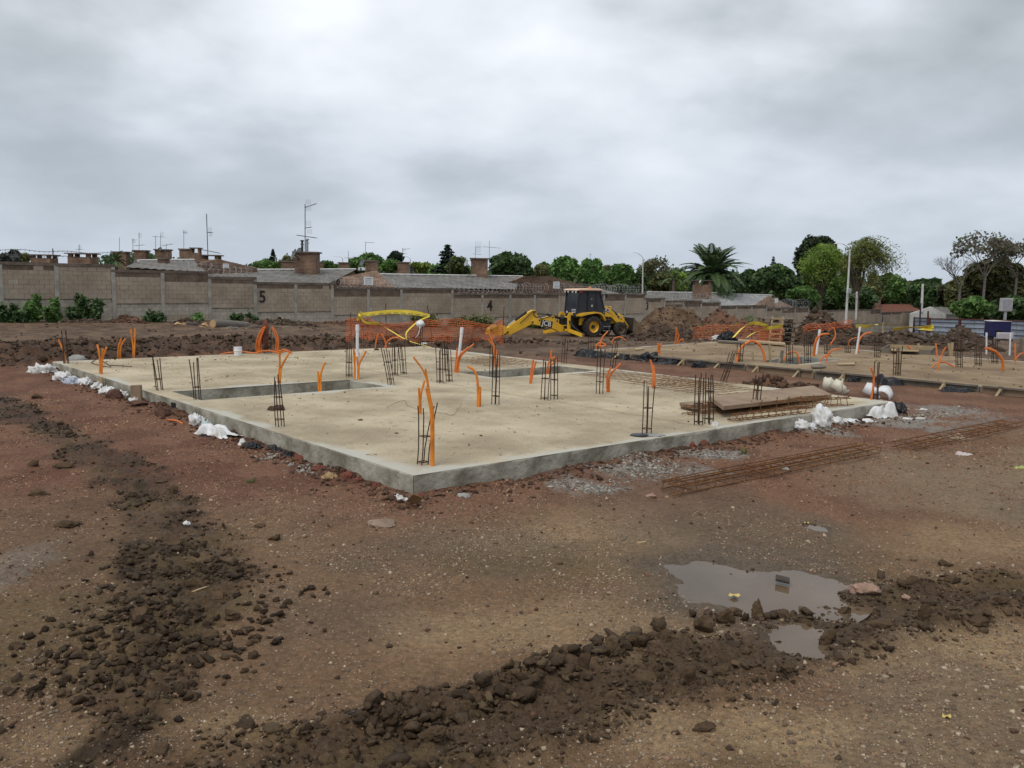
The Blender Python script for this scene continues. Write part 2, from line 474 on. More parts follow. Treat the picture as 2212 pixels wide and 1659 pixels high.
def lump_mesh(name, scale, m, seed, amp=0.35, sub=ICO3, freq=1.6, smooth=False, zmin=None, rugged=1.8, chips=0):
    V, Fc = sub; V = V.copy()
    n = (fbm(V[:, 0] * freq + seed * 7.1 + V[:, 2] * 1.3, V[:, 1] * freq + V[:, 2] * freq * 0.9 + seed, 1.0, 4, seed, 0.6) - 0.5) * 2
    n += (fbm(V[:, 2] * freq * 2 + seed, V[:, 0] * freq * 2 + V[:, 1] * 2.2, 1.3, 3, seed + 3) - 0.5)
    bl = billow(V[:, 0] * 1.6 + V[:, 1] * .7 + seed * 3.1, V[:, 2] * 1.6 - V[:, 1] * 1.1 + seed, 1.5, 5, seed + 7, .62) - .5
    n = n * .75 + bl * rugged
    V = V * (1 + amp * n)[:, None]
    if chips:
        V = chip(V, seed, chips) * 1.15; V = V * (1 + (fbm(V[:, 0] * 5 + V[:, 2] * 3 + seed, V[:, 1] * 5 - V[:, 2] * 3, 1.0, 3, seed + 2, .7)[:, None] - .5) * .45)
    V = V * np.array(scale)
    if zmin is not None: V[:, 2] = np.maximum(V[:, 2], zmin)
    return mesh_np(name, V, Fc, smooth, (m,))
def sheet_mesh(name, w, l, h, seed, m, nx=18, ny=14, fold=1.0, smooth=True, droop=True):
    """crumpled sheet / bag: a heap of folds, underside open to the ground"""
    X, Y = np.meshgrid(np.linspace(-1, 1, nx), np.linspace(-1, 1, ny))
    edge = 1 + (fbm(np.arctan2(Y, X) * 2.0 + seed, X * 0 + seed * 1.3, 1.6, 3, seed) - 0.5) * 0.9
    rr = np.sqrt(X ** 2 + Y ** 2)
    f1 = fbm(X + seed, Y + seed * 0.7, 1.5 * fold, 3, seed, 0.55)
    f2 = 1 - np.abs(fbm(X - seed, Y + seed, 2.0 * fold, 3, seed + 5) - 0.5) * 4
    R_ = np.random.default_rng(seed + 77); Zb = np.zeros_like(X)
    for k in range(5):
        bx, by, br, bh = R_.uniform(-.62, .62), R_.uniform(-.5, .5), R_.uniform(.28, .48), R_.uniform(.35, 1.0)
        Zb = np.maximum(Zb, bh * np.clip(1 - ((X - bx) ** 2 + ((Y - by) * .9) ** 2) / br ** 2, 0, 1) ** .7)
    env = sstep(1.15, 0.7, rr + (f1 - .5) * .8)
    b1 = billow(X + seed * 1.7, Y * .8 - seed, 1.3 * fold, 4, seed + 11, .6)
    Z = env * (0.12 + .72 * Zb * (.6 + .6 * f1) + .30 * (b1 - .35)) + 0.06 * (b1 - .5) - 0.05
    X = (X + (f2 - .3) * .12) * 1.15; Y = Y + (f1 - .5) * .7
    V = np.stack([X * w / 2 * edge, Y * l / 2 * edge, Z * h], 2).reshape(-1, 3)
    idx = np.arange(nx * ny).reshape(ny, nx)
    Fc = np.stack([idx[:-1, :-1], idx[:-1, 1:], idx[1:, 1:], idx[1:, :-1]], 2).reshape(-1, 4)
    return mesh_np(name, V, Fc, smooth, (m,))
# ------------------------------------------------------------------ ground
def soil_color(x, y):
    """albedo of the soil: red fill, brown-grey compacted gravel, dark wet mud, sand, cement spill"""
    r = np.hypot(x, y)
    mud, lm, t, l = masks(x, y)
    u, v = to_uv(x, y)
    big = fbm(x, y, 0.55, 4, 101); mid = fbm(x, y, 2.3, 4, 103); fine = fbm(x, y, 17, 4, 105)
    def C(*c): return np.array(c)
    red = C(.125, .057, .034); redb = C(.178, .088, .052); brown = C(.178, .107, .060); grey = C(.205, .143, .088)
    tan = C(.330, .228, .125); dark = C(.078, .050, .029); churn = C(.062, .036, .022); olive = C(.130, .088, .042); cem = C(.34, .33, .30)
    def mix(a, b, k): return a * (1 - k[..., None]) + b * k[..., None]
    c = mix(np.broadcast_to(brown, x.shape + (3,)), grey, sstep(.42, .62, big + (mid - .5) * .3))
    tanm = sstep(.52, .64, fbm(x + 31, y, 0.7, 3, 107)) * sstep(7.5, 4.5, r) * sstep(-1.6, 0.2, x)
    c = mix(c, tan, tanm * .75)
    side = slab_side_dist(x, y)
    redk = np.maximum(sstep(5.0, 7.2, r + (big - .5) * 2.6) * (1 - .65 * sstep(2.0, 4.5, x) * sstep(7.6, 6.0, y)), sstep(1.5, .2, side))
    kx = sstep(1.6, 4.6, x + (big - .5) * 3); redk = redk * (1 - kx * (1 - np.clip(sstep(2.2, .5, side + (mid - .5) * 1.6) * .8 + .75 * sstep(8.5, 11.5, y + (big - .5) * 3), 0, 1)))
    c = mix(c, mix(np.broadcast_to(red, c.shape), redb, sstep(.40, .62, mid)), redk)
    for (px, py, ax, ay, kk) in [(1230, 1365, 330, 75, .55), (1480, 1240, 200, 50, .4), (2060, 1470, 230, 90, .6), (1880, 1610, 330, 80, .7), (500, 1575, 160, 60, .6), (150, 1600, 160, 60, .45), (2100, 1180, 200, 40, .35)]:
        c = mix(c, tan, kk * sstep(1.15, .25, px_ellipse(x, y, (px, py, ax, ay)) + (mid - .5) * 1.4 + (big - .5)))
    for (px, py, ax, ay, kk) in [(1000, 1190, 260, 50, .55), (700, 1330, 180, 60, .4), (1750, 1180, 140, 40, .45), (1560, 1150, 160, 40, .4)]:
        c = mix(c, C(.110, .082, .058), kk * sstep(1.15, .25, px_ellipse(x, y, (px, py, ax, ay)) + (mid - .5) * 1.4 + (big - .5)))
    ol = sstep(.55, .7, fbm(x - 13, y + 5, 0.8, 3, 109)) * sstep(6.5, 4.5, r)
    c = mix(c, olive, ol * .7)
    # cement washed out of the formwork, lying beside the slab
    ce = np.zeros_like(x)
    for (px, py, ax, ay) in [(1400, 1015, 120, 28), (1300, 1050, 70, 10), (1540, 985, 60, 12), (1780, 930, 60, 12), (1960, 905, 120, 20), (2060, 890, 90, 14), (30, 1225, 60, 40), (1240, 1045, 60, 14)]:
        ce = np.maximum(ce, (.45 if px < 100 else 1) * sstep(1.25, .35, px_ellipse(x, y, (px, py, ax, ay)) + (mid - .5) * 2.2 + (fine - .5) * 1.2))
    c = mix(c, cem * np.array([.78, .78, .76]), ce * .75)
    # wet grey sheen areas
    wet = sstep(.56, .66, fbm(x + 7, y - 9, 0.6, 3, 111)) * sstep(9, 6, r) * sstep(0, 1.5, x)
    c = mix(c, C(.128, .090, .058), wet * .6)
    back = sstep(16.5, 21, y + (big - .5) * 3)
    c = mix(c, mix(np.broadcast_to(C(.085, .052, .032), c.shape), C(.150, .098, .062), sstep(.42, .6, mid)), back)
    ch = churn_mask(x, y)
    c = mix(c, mix(np.broadcast_to(churn, c.shape), C(.12, .062, .034), sstep(.5, .7, mid)), ch * .92)
    c = mix(c, mix(np.broadcast_to(dark, c.shape), olive * .75, sstep(.52, .68, mid)), np.clip(mud * .95, 0, 1))
    c = mix(c, mix(np.broadcast_to(dark * .62, c.shape), olive * .62, sstep(.52, .68, mid)), np.clip(lm * 1.05 * (.58 + .45 * sstep(.40, .58, fbm(x, y, 2.4, 3, 223) + (fbm(x, y, 8, 3, 225) - .5) * .5)), 0, 1))
    for e in PUD:
        q = px_ellipse(x, y, e) + (fbm(x, y, 2.6, 4, 81) - .5) * 1.1
        c = mix(c, C(.105, .080, .058), sstep(2.0, 1.0, q) * .75 * (1 - mud * .6))
    far = sstep(110, 150, r)
    c = mix(c, C(.05, .07, .03), far)
    c = c * (0.82 + 0.36 * fine[..., None])
    wetm = np.clip(np.maximum(mud, lm) * .8 + wet * .6 + ch * .3, 0, 1)
    return c, wetm
def ground_material():
    m = bpy.data.materials.new('soil'); m.use_nodes = True
    nt = m.node_tree; N = nt.nodes; L = nt.links; b = N['Principled BSDF']
    geo = N.new('ShaderNodeNewGeometry')
    a = N.new('ShaderNodeAttribute'); a.attribute_name = 'col'
    w = N.new('ShaderNodeAttribute'); w.attribute_name = 'wet'
    def noise(s, d=5):
        n = N.new('ShaderNodeTexNoise'); n.inputs['Scale'].default_value = s; n.inputs['Detail'].default_value = d; n.inputs['Roughness'].default_value = .65
        L.new(geo.outputs['Position'], n.inputs['Vector']); return n.outputs['Fac']
    # grit: small pale and dark grains
    vo = N.new('ShaderNodeTexVoronoi'); vo.inputs['Scale'].default_value = 62; L.new(geo.outputs['Position'], vo.inputs['Vector'])
    sepc = N.new('ShaderNodeSeparateColor'); L.new(vo.outputs['Color'], sepc.inputs[0])
    gr = N.new('ShaderNodeMapRange'); L.new(sepc.outputs[0], gr.inputs[0]); gr.inputs[1].default_value = .80; gr.inputs[2].default_value = .90
    ds = N.new('ShaderNodeMapRange'); L.new(vo.outputs['Distance'], ds.inputs[0]); ds.inputs[1].default_value = .42; ds.inputs[2].default_value = .28
    gm = N.new('ShaderNodeMath'); gm.operation = 'MULTIPLY'; L.new(gr.outputs[0], gm.inputs[0]); L.new(ds.outputs[0], gm.inputs[1])
    dry = N.new('ShaderNodeMath'); dry.operation = 'MULTIPLY_ADD'; L.new(w.outputs['Fac'], dry.inputs[0]); dry.inputs[1].default_value = -.85; dry.inputs[2].default_value = .85
    gm2 = N.new('ShaderNodeMath'); gm2.operation = 'MULTIPLY'; L.new(gm.outputs[0], gm2.inputs[0]); L.new(dry.outputs[0], gm2.inputs[1])
    n1 = noise(38, 6)
    cr = N.new('ShaderNodeMapRange'); L.new(n1, cr.inputs[0]); cr.inputs[1].default_value = .3; cr.inputs[2].default_value = .7; cr.inputs[3].default_value = .62; cr.inputs[4].default_value = 1.38
    mul = N.new('ShaderNodeMixRGB'); mul.blend_type = 'MULTIPLY'; mul.inputs[0].default_value = 1
    L.new(a.outputs['Color'], mul.inputs[1]); L.new(cr.outputs[0], mul.inputs[2])
    mx = N.new('ShaderNodeMixRGB'); L.new(gm2.outputs[0], mx.inputs[0]); L.new(mul.outputs[0], mx.inputs[1]); mx.inputs[2].default_value = (.38, .285, .20, 1)
    L.new(mx.outputs[0], b.inputs['Base Color'])
    rr = N.new('ShaderNodeMapRange'); L.new(w.outputs['Fac'], rr.inputs[0]); rr.inputs[3].default_value = .85; rr.inputs[4].default_value = .68
    L.new(rr.outputs[0], b.inputs['Roughness']); b.inputs['Specular IOR Level'].default_value = .16
    h = N.new('ShaderNodeMath'); h.operation = 'MULTIPLY_ADD'; L.new(gm.outputs[0], h.inputs[0]); h.inputs[1].default_value = .35; L.new(noise(55, 8), h.inputs[2])
    bp = N.new('ShaderNodeBump'); bp.inputs['Strength'].default_value = .9; bp.inputs['Distance'].default_value = .022
    L.new(h.outputs[0], bp.inputs['Height']); L.new(bp.outputs[0], b.inputs['Normal'])
    return m
SOIL = ground_material()
def set_attr(me, name, vals):
    at_ = me.attributes.new(name, 'FLOAT', 'POINT'); at_.data.foreach_set('value', np.asarray(vals, np.float32))
def build_ground():
    th = np.concatenate([np.linspace(-180, -46, 36)[:-1], np.linspace(-46, 46, 800), np.linspace(46, 180, 36)[1:-1]])
    th = np.radians(th)
    r = np.concatenate([[0.02, .3, .7, 1.1, 1.5, 1.8, 2.1], 1 / np.linspace(1 / 2.35, 1 / 26, 470), np.geomspace(26.5, 130, 110), np.geomspace(140, 1500, 18)])
    T, Rr = np.meshgrid(th, r)
    X = Rr * np.sin(T); Y = Rr * np.cos(T)
    Z = terrain(X.ravel(), Y.ravel()).reshape(X.shape)
    c, w = soil_color(X, Y)
    nr, nt_ = X.shape
    idx = np.arange(nr * nt_).reshape(nr, nt_)
    nx = np.roll(idx, -1, axis=1)
    Fc = np.stack([idx[:-1], nx[:-1], nx[1:], idx[1:]], 2).reshape(-1, 4)[:, ::-1]
    me = mesh_np('ground', np.stack([X, Y, Z], 2).reshape(-1, 3), Fc, True, (SOIL,), c.reshape(-1, 3))
    set_attr(me, 'wet', w.ravel())
    setp(link('ground', me), 'churned brown and red bare soil of the building site', kind='structure')
build_ground()

# ------------------------------------------------------------------ puddles
def water_material():
    m = bpy.data.materials.new('muddy_water'); m.use_nodes = True; nt = m.node_tree; N = nt.nodes; L = nt.links
    b = N['Principled BSDF']; b.inputs['Base Color'].default_value = (.185, .130, .082, 1); b.inputs['Roughness'].default_value = .5; b.inputs['Specular IOR Level'].default_value = 0.0
    geo = N.new('ShaderNodeNewGeometry'); n = N.new('ShaderNodeTexNoise'); n.inputs['Scale'].default_value = 1.6; n.inputs['Detail'].default_value = 6; L.new(geo.outputs['Position'], n.inputs['Vector'])
    cr = N.new('ShaderNodeMapRange'); L.new(n.outputs['Fac'], cr.inputs[0]); cr.inputs[1].default_value = .35; cr.inputs[2].default_value = .65; cr.inputs[3].default_value = .40; cr.inputs[4].default_value = .78
    t = N.new('ShaderNodeBsdfTransparent'); t.inputs[0].default_value = (.80, .70, .58, 1)
    mx = N.new('ShaderNodeMixShader'); L.new(cr.outputs[0], mx.inputs[0]); L.new(t.outputs[0], mx.inputs[1]); L.new(b.outputs[0], mx.inputs[2])
    g = N.new('ShaderNodeBsdfGlossy'); g.inputs['Roughness'].default_value = .04; g.inputs[0].default_value = (.95, .95, .95, 1)
    f = N.new('ShaderNodeFresnel'); f.inputs[0].default_value = 1.33
    mx2 = N.new('ShaderNodeMixShader'); L.new(f.outputs[0], mx2.inputs[0]); L.new(mx.outputs[0], mx2.inputs[1]); L.new(g.outputs[0], mx2.inputs[2])
    L.new(mx2.outputs[0], N['Material Output'].inputs[0]); return m
water = water_material()
def build_puddles():
    for i, e in enumerate(PUD[:3]):
        c = on_z(e[0], e[1], 0); a = on_z(e[0] + e[2] * 1.4, e[1], 0); b1 = on_z(e[0], e[1] - e[3] * 1.5, 0); b2 = on_z(e[0], e[1] + e[3] * 1.4, 0)
        hw = a.x - c.x; cy = (b1.y + b2.y) / 2; hl = (b1.y - b2.y) / 2
        m = MB(); n = 40
        vs = [(math.cos(k / n * 2 * math.pi) * hw, math.sin(k / n * 2 * math.pi) * hl, 0) for k in range(n)]
        m.add(vs, [tuple(range(n))])
        o = m.build('puddle', water); o.location = (c.x, cy, -0.021 if i != 1 else -0.018)
        setp(o, ['wide muddy brown puddle on the gravel', 'small puddle in the tyre rut beside the mud ridge', 'tiny puddle with yellow leaves', 'thin muddy wash at the edge of the wide puddle'][i], kind='structure')
build_puddles()

# ------------------------------------------------------------------ loose gravel and clods (uncountable)
def soil_points(n, r0, r1, amax=34, power=1.0):
    th = np.radians(rng.uniform(-amax, amax, n)); r = (r0 ** power + rng.random(n) * (r1 ** power - r0 ** power)) ** (1 / power)
    return r * np.sin(th), r * np.cos(th)
stone_m = mat('stone', (1, 1, 1), (.7, .7, .7), 30, rough=.85, bump=.2, attr='col', bscale=90)
def off_slabs(x, y):
    u, v = to_uv(x, y); u2, v2_ = to_uv2(x, y)
    a = (u > -.02) & (u < UL + .02) & (v > -.02) & (v < VL + .02)
    b = (u2 > -.05) & (u2 < S2LU + .05) & (v2_ > -.05) & (v2_ < S2LV + .05)
    return ~(a | b)
PAL = np.array([(.34, .245, .155), (.29, .20, .125), (.22, .155, .105), (.40, .31, .215), (.28, .165, .105), (.17, .13, .095), (.44, .345, .245), (.22, .125, .08), (.25, .18, .12), (.19, .14, .10)])
def build_gravel():
    x, y = soil_points(330000, 2.5, 14, power=1.15)
    dens = fbm(x, y, 1.1, 4, 201); d2 = fbm(x, y, 5, 3, 203)
    mud, lm, t, l = masks(x, y)
    keep = rng.random(len(x)) < np.clip((dens + (d2 - .5) * .8 - .33) * 2.3, .05, 1) * (1 - .85 * np.maximum(mud, lm))
    near_corner = sstep(5.2, 3.4, np.hypot(x, y)) * sstep(-.2, 1.2, x)
    keep |= rng.random(len(x)) < near_corner * .55 * (1 - mud)
    keep &= off_slabs(x, y)
    for e in PUD: keep &= px_ellipse(x, y, e) > 1.05
    x, y = x[keep], y[keep]
    s = np.exp(rng.normal(math.log(.0036), .50, len(x))) * (1 + .04 * np.hypot(x, y))
    s = np.clip(s, .002, .022)
    z = terrain(x, y) + s * .05
    c = PAL[rng.integers(0, len(PAL), len(x))] * rng.uniform(.75, 1.25, (len(x), 1))
    redk = sstep(5.5, 8, np.hypot(x, y))[:, None]
    c = c * (1 - redk) + c * np.array([1.0, .80, .72]) * redk
    o = link('gravel', scatter_mesh('gravel', OCT, np.stack([x, y, z], 1), s, c, stone_m, .22))
    setp(o, 'loose pale gravel strewn over the soil', kind='stuff')
build_gravel()
clod_m = mat('wet_mud', (1, 1, 1), (.62, .62, .6), 25, rough=.75, bump=.8, attr='col', bscale=60, spec=.15)
def build_clods():
    P = []; S = []; C = []
    def put(x, y, smin, smax, cols, lift=.2):
        k = off_slabs(x, y); x, y = x[k], y[k]
        s = np.exp(rng.uniform(math.log(smin), math.log(smax), len(x)))
        z = terrain(x, y) + s * lift
        P.append(np.stack([x, y, z], 1)); S.append(s)
        cols = np.array(cols); C.append(cols[rng.integers(0, len(cols), len(x))] * rng.uniform(.75, 1.3, (len(x), 1)))
    DK = [(.078, .050, .030), (.092, .060, .036), (.062, .040, .024), (.110, .074, .042)]
    DL = [(.050, .032, .019), (.062, .040, .024), (.040, .026, .015), (.085, .056, .032)]
    RD = [(.13, .065, .042), (.16, .09, .06), (.10, .06, .042), (.085, .05, .034)]
    x, y = soil_points(24000, 2.5, 9, power=1.2); m, l, t, d = masks(x, y); k = rng.random(len(x)) < m * .5; put(x[k], y[k], .003, .012, DK, .1)
    x, y = soil_points(26000, 3, 14, power=1.2); m, l, t, d = masks(x, y); k = rng.random(len(x)) < l * .38; put(x[k], y[k], .003, .014, DK, .1)
    x, y = soil_points(1500, 3, 13, power=1.2); put(x, y, .004, .016, RD + DK)
    x = rng.uniform(-22, 4, 26000); y = rng.uniform(11, 30, 26000); k = rng.random(len(x)) < churn_mask(x, y) * .6; put(x[k], y[k], .012, .07, DK[:3] + [(.085, .050, .030), (.075, .05, .036)])
    x = rng.uniform(-22, 28, 5000); y = rng.uniform(19, 46, 5000); k = rng.random(len(x)) < sstep(.5, .7, fbm(x, y, .5, 3, 211)) * .8; put(x[k], y[k], .012, .07, [(.10, .062, .042), (.13, .09, .062), (.07, .045, .03)])
    # soil broken along the slab sides
    u = rng.uniform(-.3, UL, 1500); v = -np.abs(rng.normal(.08, .16, 1500)); x, y = from_uv(u, v); put(x, y, .006, .032, RD)
    v = rng.uniform(-.3, VL, 1200); u = -np.abs(rng.normal(.08, .16, 1200)); x, y = from_uv(u, v); put(x, y, .006, .03, RD)
    sml = (np.concatenate(P), np.concatenate(S), np.concatenate(C)); P.clear(); S.clear(); C.clear()
    TP = rugged_templates(10, ICO2, 900)
    x, y = soil_points(90000, 2.6, 9, power=1.15); m, l, t, d = masks(x, y); pat = sstep(.40, .62, fbm(x, y, 3.2, 3, 221)); k = rng.random(len(x)) < m * (.10 + .35 * pat + .40 * np.exp(-((t - .27) / .10) ** 2)); put(x[k], y[k], .005, .019, DK, .25)
    x, y = soil_points(16000, 2.6, 9, power=1.15); m, l, t, d = masks(x, y); k = rng.random(len(x)) < m * (.04 + .16 * np.exp(-((t - .27) / .10) ** 2)); put(x[k], y[k], .018, .044, DK, .3)
    x, y = soil_points(70000, 3.2, 13, power=1.15); m, l, t, d = masks(x, y); pat = sstep(.42, .60, fbm(x, y, 2.4, 3, 223)); k = rng.random(len(x)) < sstep(.3, .8, l) * (.06 + .75 * pat); put(x[k], y[k], .006, .022, DL, .2)
    x, y = soil_points(9000, 3.2, 13, power=1.15); m, l, t, d = masks(x, y); pat = sstep(.45, .60, fbm(x, y, 2.4, 3, 223)); k = rng.random(len(x)) < sstep(.4, .9, l) * .22 * pat; put(x[k], y[k], .02, .045, DK, .2)
    x = rng.uniform(-20, 3, 9000); y = rng.uniform(12, 28, 9000); k = rng.random(len(x)) < churn_mask(x, y) * .45; put(x[k], y[k], .02, .085, DK[:3] + [(.085, .050, .030)], .2)
    x, y = soil_points(90000, 3.4, 8, power=1.1); cc = on_z(370, 1345, 0); hot = np.exp(-((x - cc.x) / .36) ** 2 - ((y - cc.y) / .62) ** 2) * sstep(.30, .55, fbm(x, y, 3, 3, 227)); k = rng.random(len(x)) < hot * .6; put(x[k], y[k], .006, .034, DL, .3)
    x, y = soil_points(60000, 2.8, 8, power=1.1); dt = dist_poly(x, y, TRACK_TOP); k = rng.random(len(x)) < np.exp(-(dt / .085) ** 2) * .42 * np.clip(fbm(x, y, 4, 2, 231) * 2 - .45, .1, 1); put(x[k], y[k], .014, .046, DK, .55)
    o = link('mud_lumps', scatter_rugged('mud_lumps', TP, np.concatenate(P), np.concatenate(S), np.concatenate(C), clod_m))
    setp(o, 'jagged lumps of wet mud churned up along the tyre tracks', kind='stuff')
    P[:] = [sml[0]]; S[:] = [sml[1]]; C[:] = [sml[2]]
    o = link('mud_clods', scatter_mesh('mud_clods', ICO1, np.concatenate(P), np.concatenate(S), np.concatenate(C), clod_m, .30, (.4, .9)))
    setp(o, 'small dark clods of wet mud along the tyre tracks', kind='stuff')
    # crumbled cement beside the right side of the slab
    P.clear(); S.clear(); C.clear()
    CM = [(.25, .225, .19), (.31, .29, .25), (.17, .145, .12), (.38, .36, .32), (.14, .11, .085)]
    for (px, py, ax, ay, n) in [(1400, 1018, 95, 20, 420), (1290, 1052, 60, 10, 160), (1540, 985, 50, 9, 150), (1370, 990, 60, 12, 120), (1960, 903, 90, 12, 200), (2060, 888, 70, 10, 150), (1790, 925, 50, 8, 80), (1225, 1045, 40, 10, 60), (590, 985, 40, 10, 60), (665, 1010, 40, 8, 60)]:
        pts = [on_z(px + rng.normal() * ax * .5, py + rng.normal() * ay * .5, 0) for _ in range(int(n * 2.2))]
        put(np.array([p.x for p in pts]), np.array([p.y for p in pts]), .004, .026, CM, .0)
    o = link('cement_crumbs', scatter_mesh('cement_crumbs', ICO1, np.concatenate(P), np.concatenate(S), np.concatenate(C), stone_m, .32, (.3, .7)))
    setp(o, 'grey crumbs of spilled cement beside the slab', kind='stuff')
build_clods()

# ------------------------------------------------------------------ the slabs
def slab_sand_material(name, c1, c2, c3, crumbs=True):
    m = bpy.data.materials.new(name); m.use_nodes = True
    nt = m.node_tree; N = nt.nodes; L = nt.links; b = N['Principled BSDF']
    geo = N.new('ShaderNodeNewGeometry')
    def noise(s, d=5, r=.6):
        n = N.new('ShaderNodeTexNoise'); n.inputs['Scale'].default_value = s; n.inputs['Detail'].default_value = d; n.inputs['Roughness'].default_value = r
        L.new(geo.outputs['Position'], n.inputs['Vector']); return n.outputs['Fac']
    def ramp(f, a, b_, ca, cb):
        cr = N.new('ShaderNodeValToRGB'); L.new(f, cr.inputs[0]); e = cr.color_ramp.elements
        e[0].position = a; e[1].position = b_; e[0].color = (*ca, 1); e[1].color = (*cb, 1); return cr.outputs[0]
    base = ramp(noise(1.1, 6, .62), .36, .62, c2, c1)
    grit = ramp(noise(70, 4), .3, .7, (.80,) * 3, (1.12,) * 3)
    mu = N.new('ShaderNodeMixRGB'); mu.blend_type = 'MULTIPLY'; mu.inputs[0].default_value = 1; L.new(base, mu.inputs[1]); L.new(grit, mu.inputs[2])
    damp = ramp(noise(.55, 5, .6), .38, .62, (.80, .79, .77), (1.04, 1.04, 1.03))
    mud_ = N.new('ShaderNodeMixRGB'); mud_.blend_type = 'MULTIPLY'; mud_.inputs[0].default_value = 1; L.new(mu.outputs[0], mud_.inputs[1]); L.new(damp, mud_.inputs[2]); mu = mud_
    spots = ramp(noise(9, 7, .75), .575, .66, (0,) * 3, (1,) * 3)
    mx = N.new('ShaderNodeMixRGB'); L.new(spots, mx.inputs[0]); L.new(mu.outputs[0], mx.inputs[1]); mx.inputs[2].default_value = (*c3, 1)
    at_ = N.new('ShaderNodeAttribute'); at_.attribute_name = 'edge'
    me_ = N.new('ShaderNodeMixRGB'); L.new(at_.outputs['Fac'], me_.inputs[0]); L.new(mx.outputs[0], me_.inputs[1]); me_.inputs[2].default_value = (.46, .44, .375, 1)
    L.new(me_.outputs[0], b.inputs['Base Color']); b.inputs['Roughness'].default_value = .9; b.inputs['Specular IOR Level'].default_value = .15
    bp = N.new('ShaderNodeBump'); bp.inputs['Strength'].default_value = .7; bp.inputs['Distance'].default_value = .012
    L.new(noise(26, 8, .7), bp.inputs['Height']); L.new(bp.outputs[0], b.inputs['Normal'])
    return m
SAND = slab_sand_material('damp_sand', (.51, .430, .305), (.385, .318, .218), (.24, .19, .128))
SAND2 = slab_sand_material('dirty_sand', (.31, .228, .142), (.225, .160, .098), (.17, .12, .078))
CONC = mat('raw_concrete', (.40, .375, .310), (.185, .168, .128), 3.2, rough=.85, bump=.8, bscale=16, fac=(.38, .60), detail=10)
CONC_D = mat('damp_concrete', (.30, .295, .265), (.19, .185, .165), 2.5, rough=.8, bump=.25, bscale=25, detail=8)
def slab(label, fr, LU, LV, top, holes, joint, sand, conc, seed, step):
    root = thing('concrete_slab', label, 'slab', (*fr(0, 0), 0))
    us = np.arange(0, LU, step).tolist() + [LU]; vs = np.arange(0, LV, step).tolist() + [LV]
    for (a, b, c, d) in holes:
        for k in (a, b):
            us = [q for q in us if abs(q - k) > step * .45] + [k]
        for k in (c, d):
            vs = [q for q in vs if abs(q - k) > step * .45] + [k]
    if joint:
        vs = [q for q in vs if abs(q - joint) > .036] + [joint + kk for kk in (-.024, -.016, .016, .024)]
    us = np.array(sorted(set(us))); vs = np.array(sorted(set(vs)))
    Ug, Vg = np.meshgrid(us, vs, indexing='ij')
    X, Y = fr(Ug, Vg)
    e = np.minimum(np.minimum(Ug, LU - Ug), np.minimum(Vg, LV - Vg))
    for (a, b, c, d) in holes:
        q = np.hypot(np.maximum(np.maximum(a - Ug, Ug - b), 0), np.maximum(np.maximum(c - Vg, Vg - d), 0)); e = np.minimum(e, q)
    Z = top + (fbm(X, Y, 2.0, 4, seed) - .5) * .020 * sstep(0, .25, e) + (fbm(X, Y, 12, 3, seed + 3) - .5) * .007 * sstep(0, .1, e)
    if joint: Z = np.where(np.abs(Vg - joint) < .020, top - .06, Z)
    idx = np.arange(Ug.size).reshape(Ug.shape)
    cu = (us[:-1] + us[1:]) / 2; cv = (vs[:-1] + vs[1:]) / 2
    CU, CV = np.meshgrid(cu, cv, indexing='ij')
    keep = np.ones(CU.shape, bool)
    for (a, b, c, d) in holes: keep &= ~((CU > a) & (CU < b) & (CV > c) & (CV < d))
    Fc = np.stack([idx[:-1, :-1], idx[:-1, 1:], idx[1:, 1:], idx[1:, :-1]], 2)[keep]
    # orientation
    V3 = np.stack([X, Y, Z], 2).reshape(-1, 3)
    n = np.cross(V3[Fc[0, 1]] - V3[Fc[0, 0]], V3[Fc[0, 2]] - V3[Fc[0, 0]])
    if n[2] < 0: Fc = Fc[:, ::-1]
    me = mesh_np('sand_layer', V3 - np.array(root.location), Fc, True, (sand,))
    ed = sstep(.16, .0, e + (fbm(X, Y, 1.6, 4, seed + 9) - .42) * .55) * sstep(.4, .1, e)
    set_attr(me, 'edge', ed.ravel())
    link('sand_layer', me, root)
    mb = MB()
    def wall(p, q, zt, zb, inward, th=.04):
        a = np.array(fr(*p)); b = np.array(fr(*q)); L_ = np.linalg.norm(b - a); nseg = max(2, int(L_ / .12))
        t = (b - a) / L_; nrm = np.array((t[1], -t[0])) * inward
        vs_ = []; 
        for i in range(nseg + 1):
            c = a + (b - a) * i / nseg
            w = (float(vnoise(np.array([i * .7]), np.array([seed * 3.3]), seed)[0]) - .5) * .016; ch = max(0.0, float(vnoise(np.array([i * .9 + 4]), np.array([seed * 1.3]), seed + 4)[0]) - .62) * .05
            for zz, off in ((zt - .001, 0), (zt - .010 - ch, .004), (zb, .004)):
                vs_.append((c[0] + nrm[0] * (off + w * (off > 0)), c[1] + nrm[1] * (off + w * (off > 0)), zz))
        fs = []
        for i in range(nseg):
            o = i * 3
            fs += [(o, o + 3, o + 4, o + 1), (o + 1, o + 4, o + 5, o + 2)]
        mb.add(vs_, fs)
    for p, q in (((0, 0), (LU, 0)), ((LU, 0), (LU, LV)), ((LU, LV), (0, LV)), ((0, LV), (0, 0))):
        wall(p, q, top, -.45, -1)
    c = MB(); mbo = mb
    mbo.build('concrete_side', conc, root, world=True)
    if joint:
        jm = MB(); k = 60
        jv = [(*fr(LU * (.02 + .96 * i / k), joint + s * (.017 + .006 * math.sin(i * 1.7 + s))), top - .012) for i in range(k + 1) for s in (-1, 1)]
        jm.add(jv, [(2 * i, 2 * i + 2, 2 * i + 3, 2 * i + 1) for i in range(k)]); jm.build('joint_dirt', mat('joint_dirt', (.12, .095, .068), (.07, .055, .04), 6, rough=.95), root, world=True)
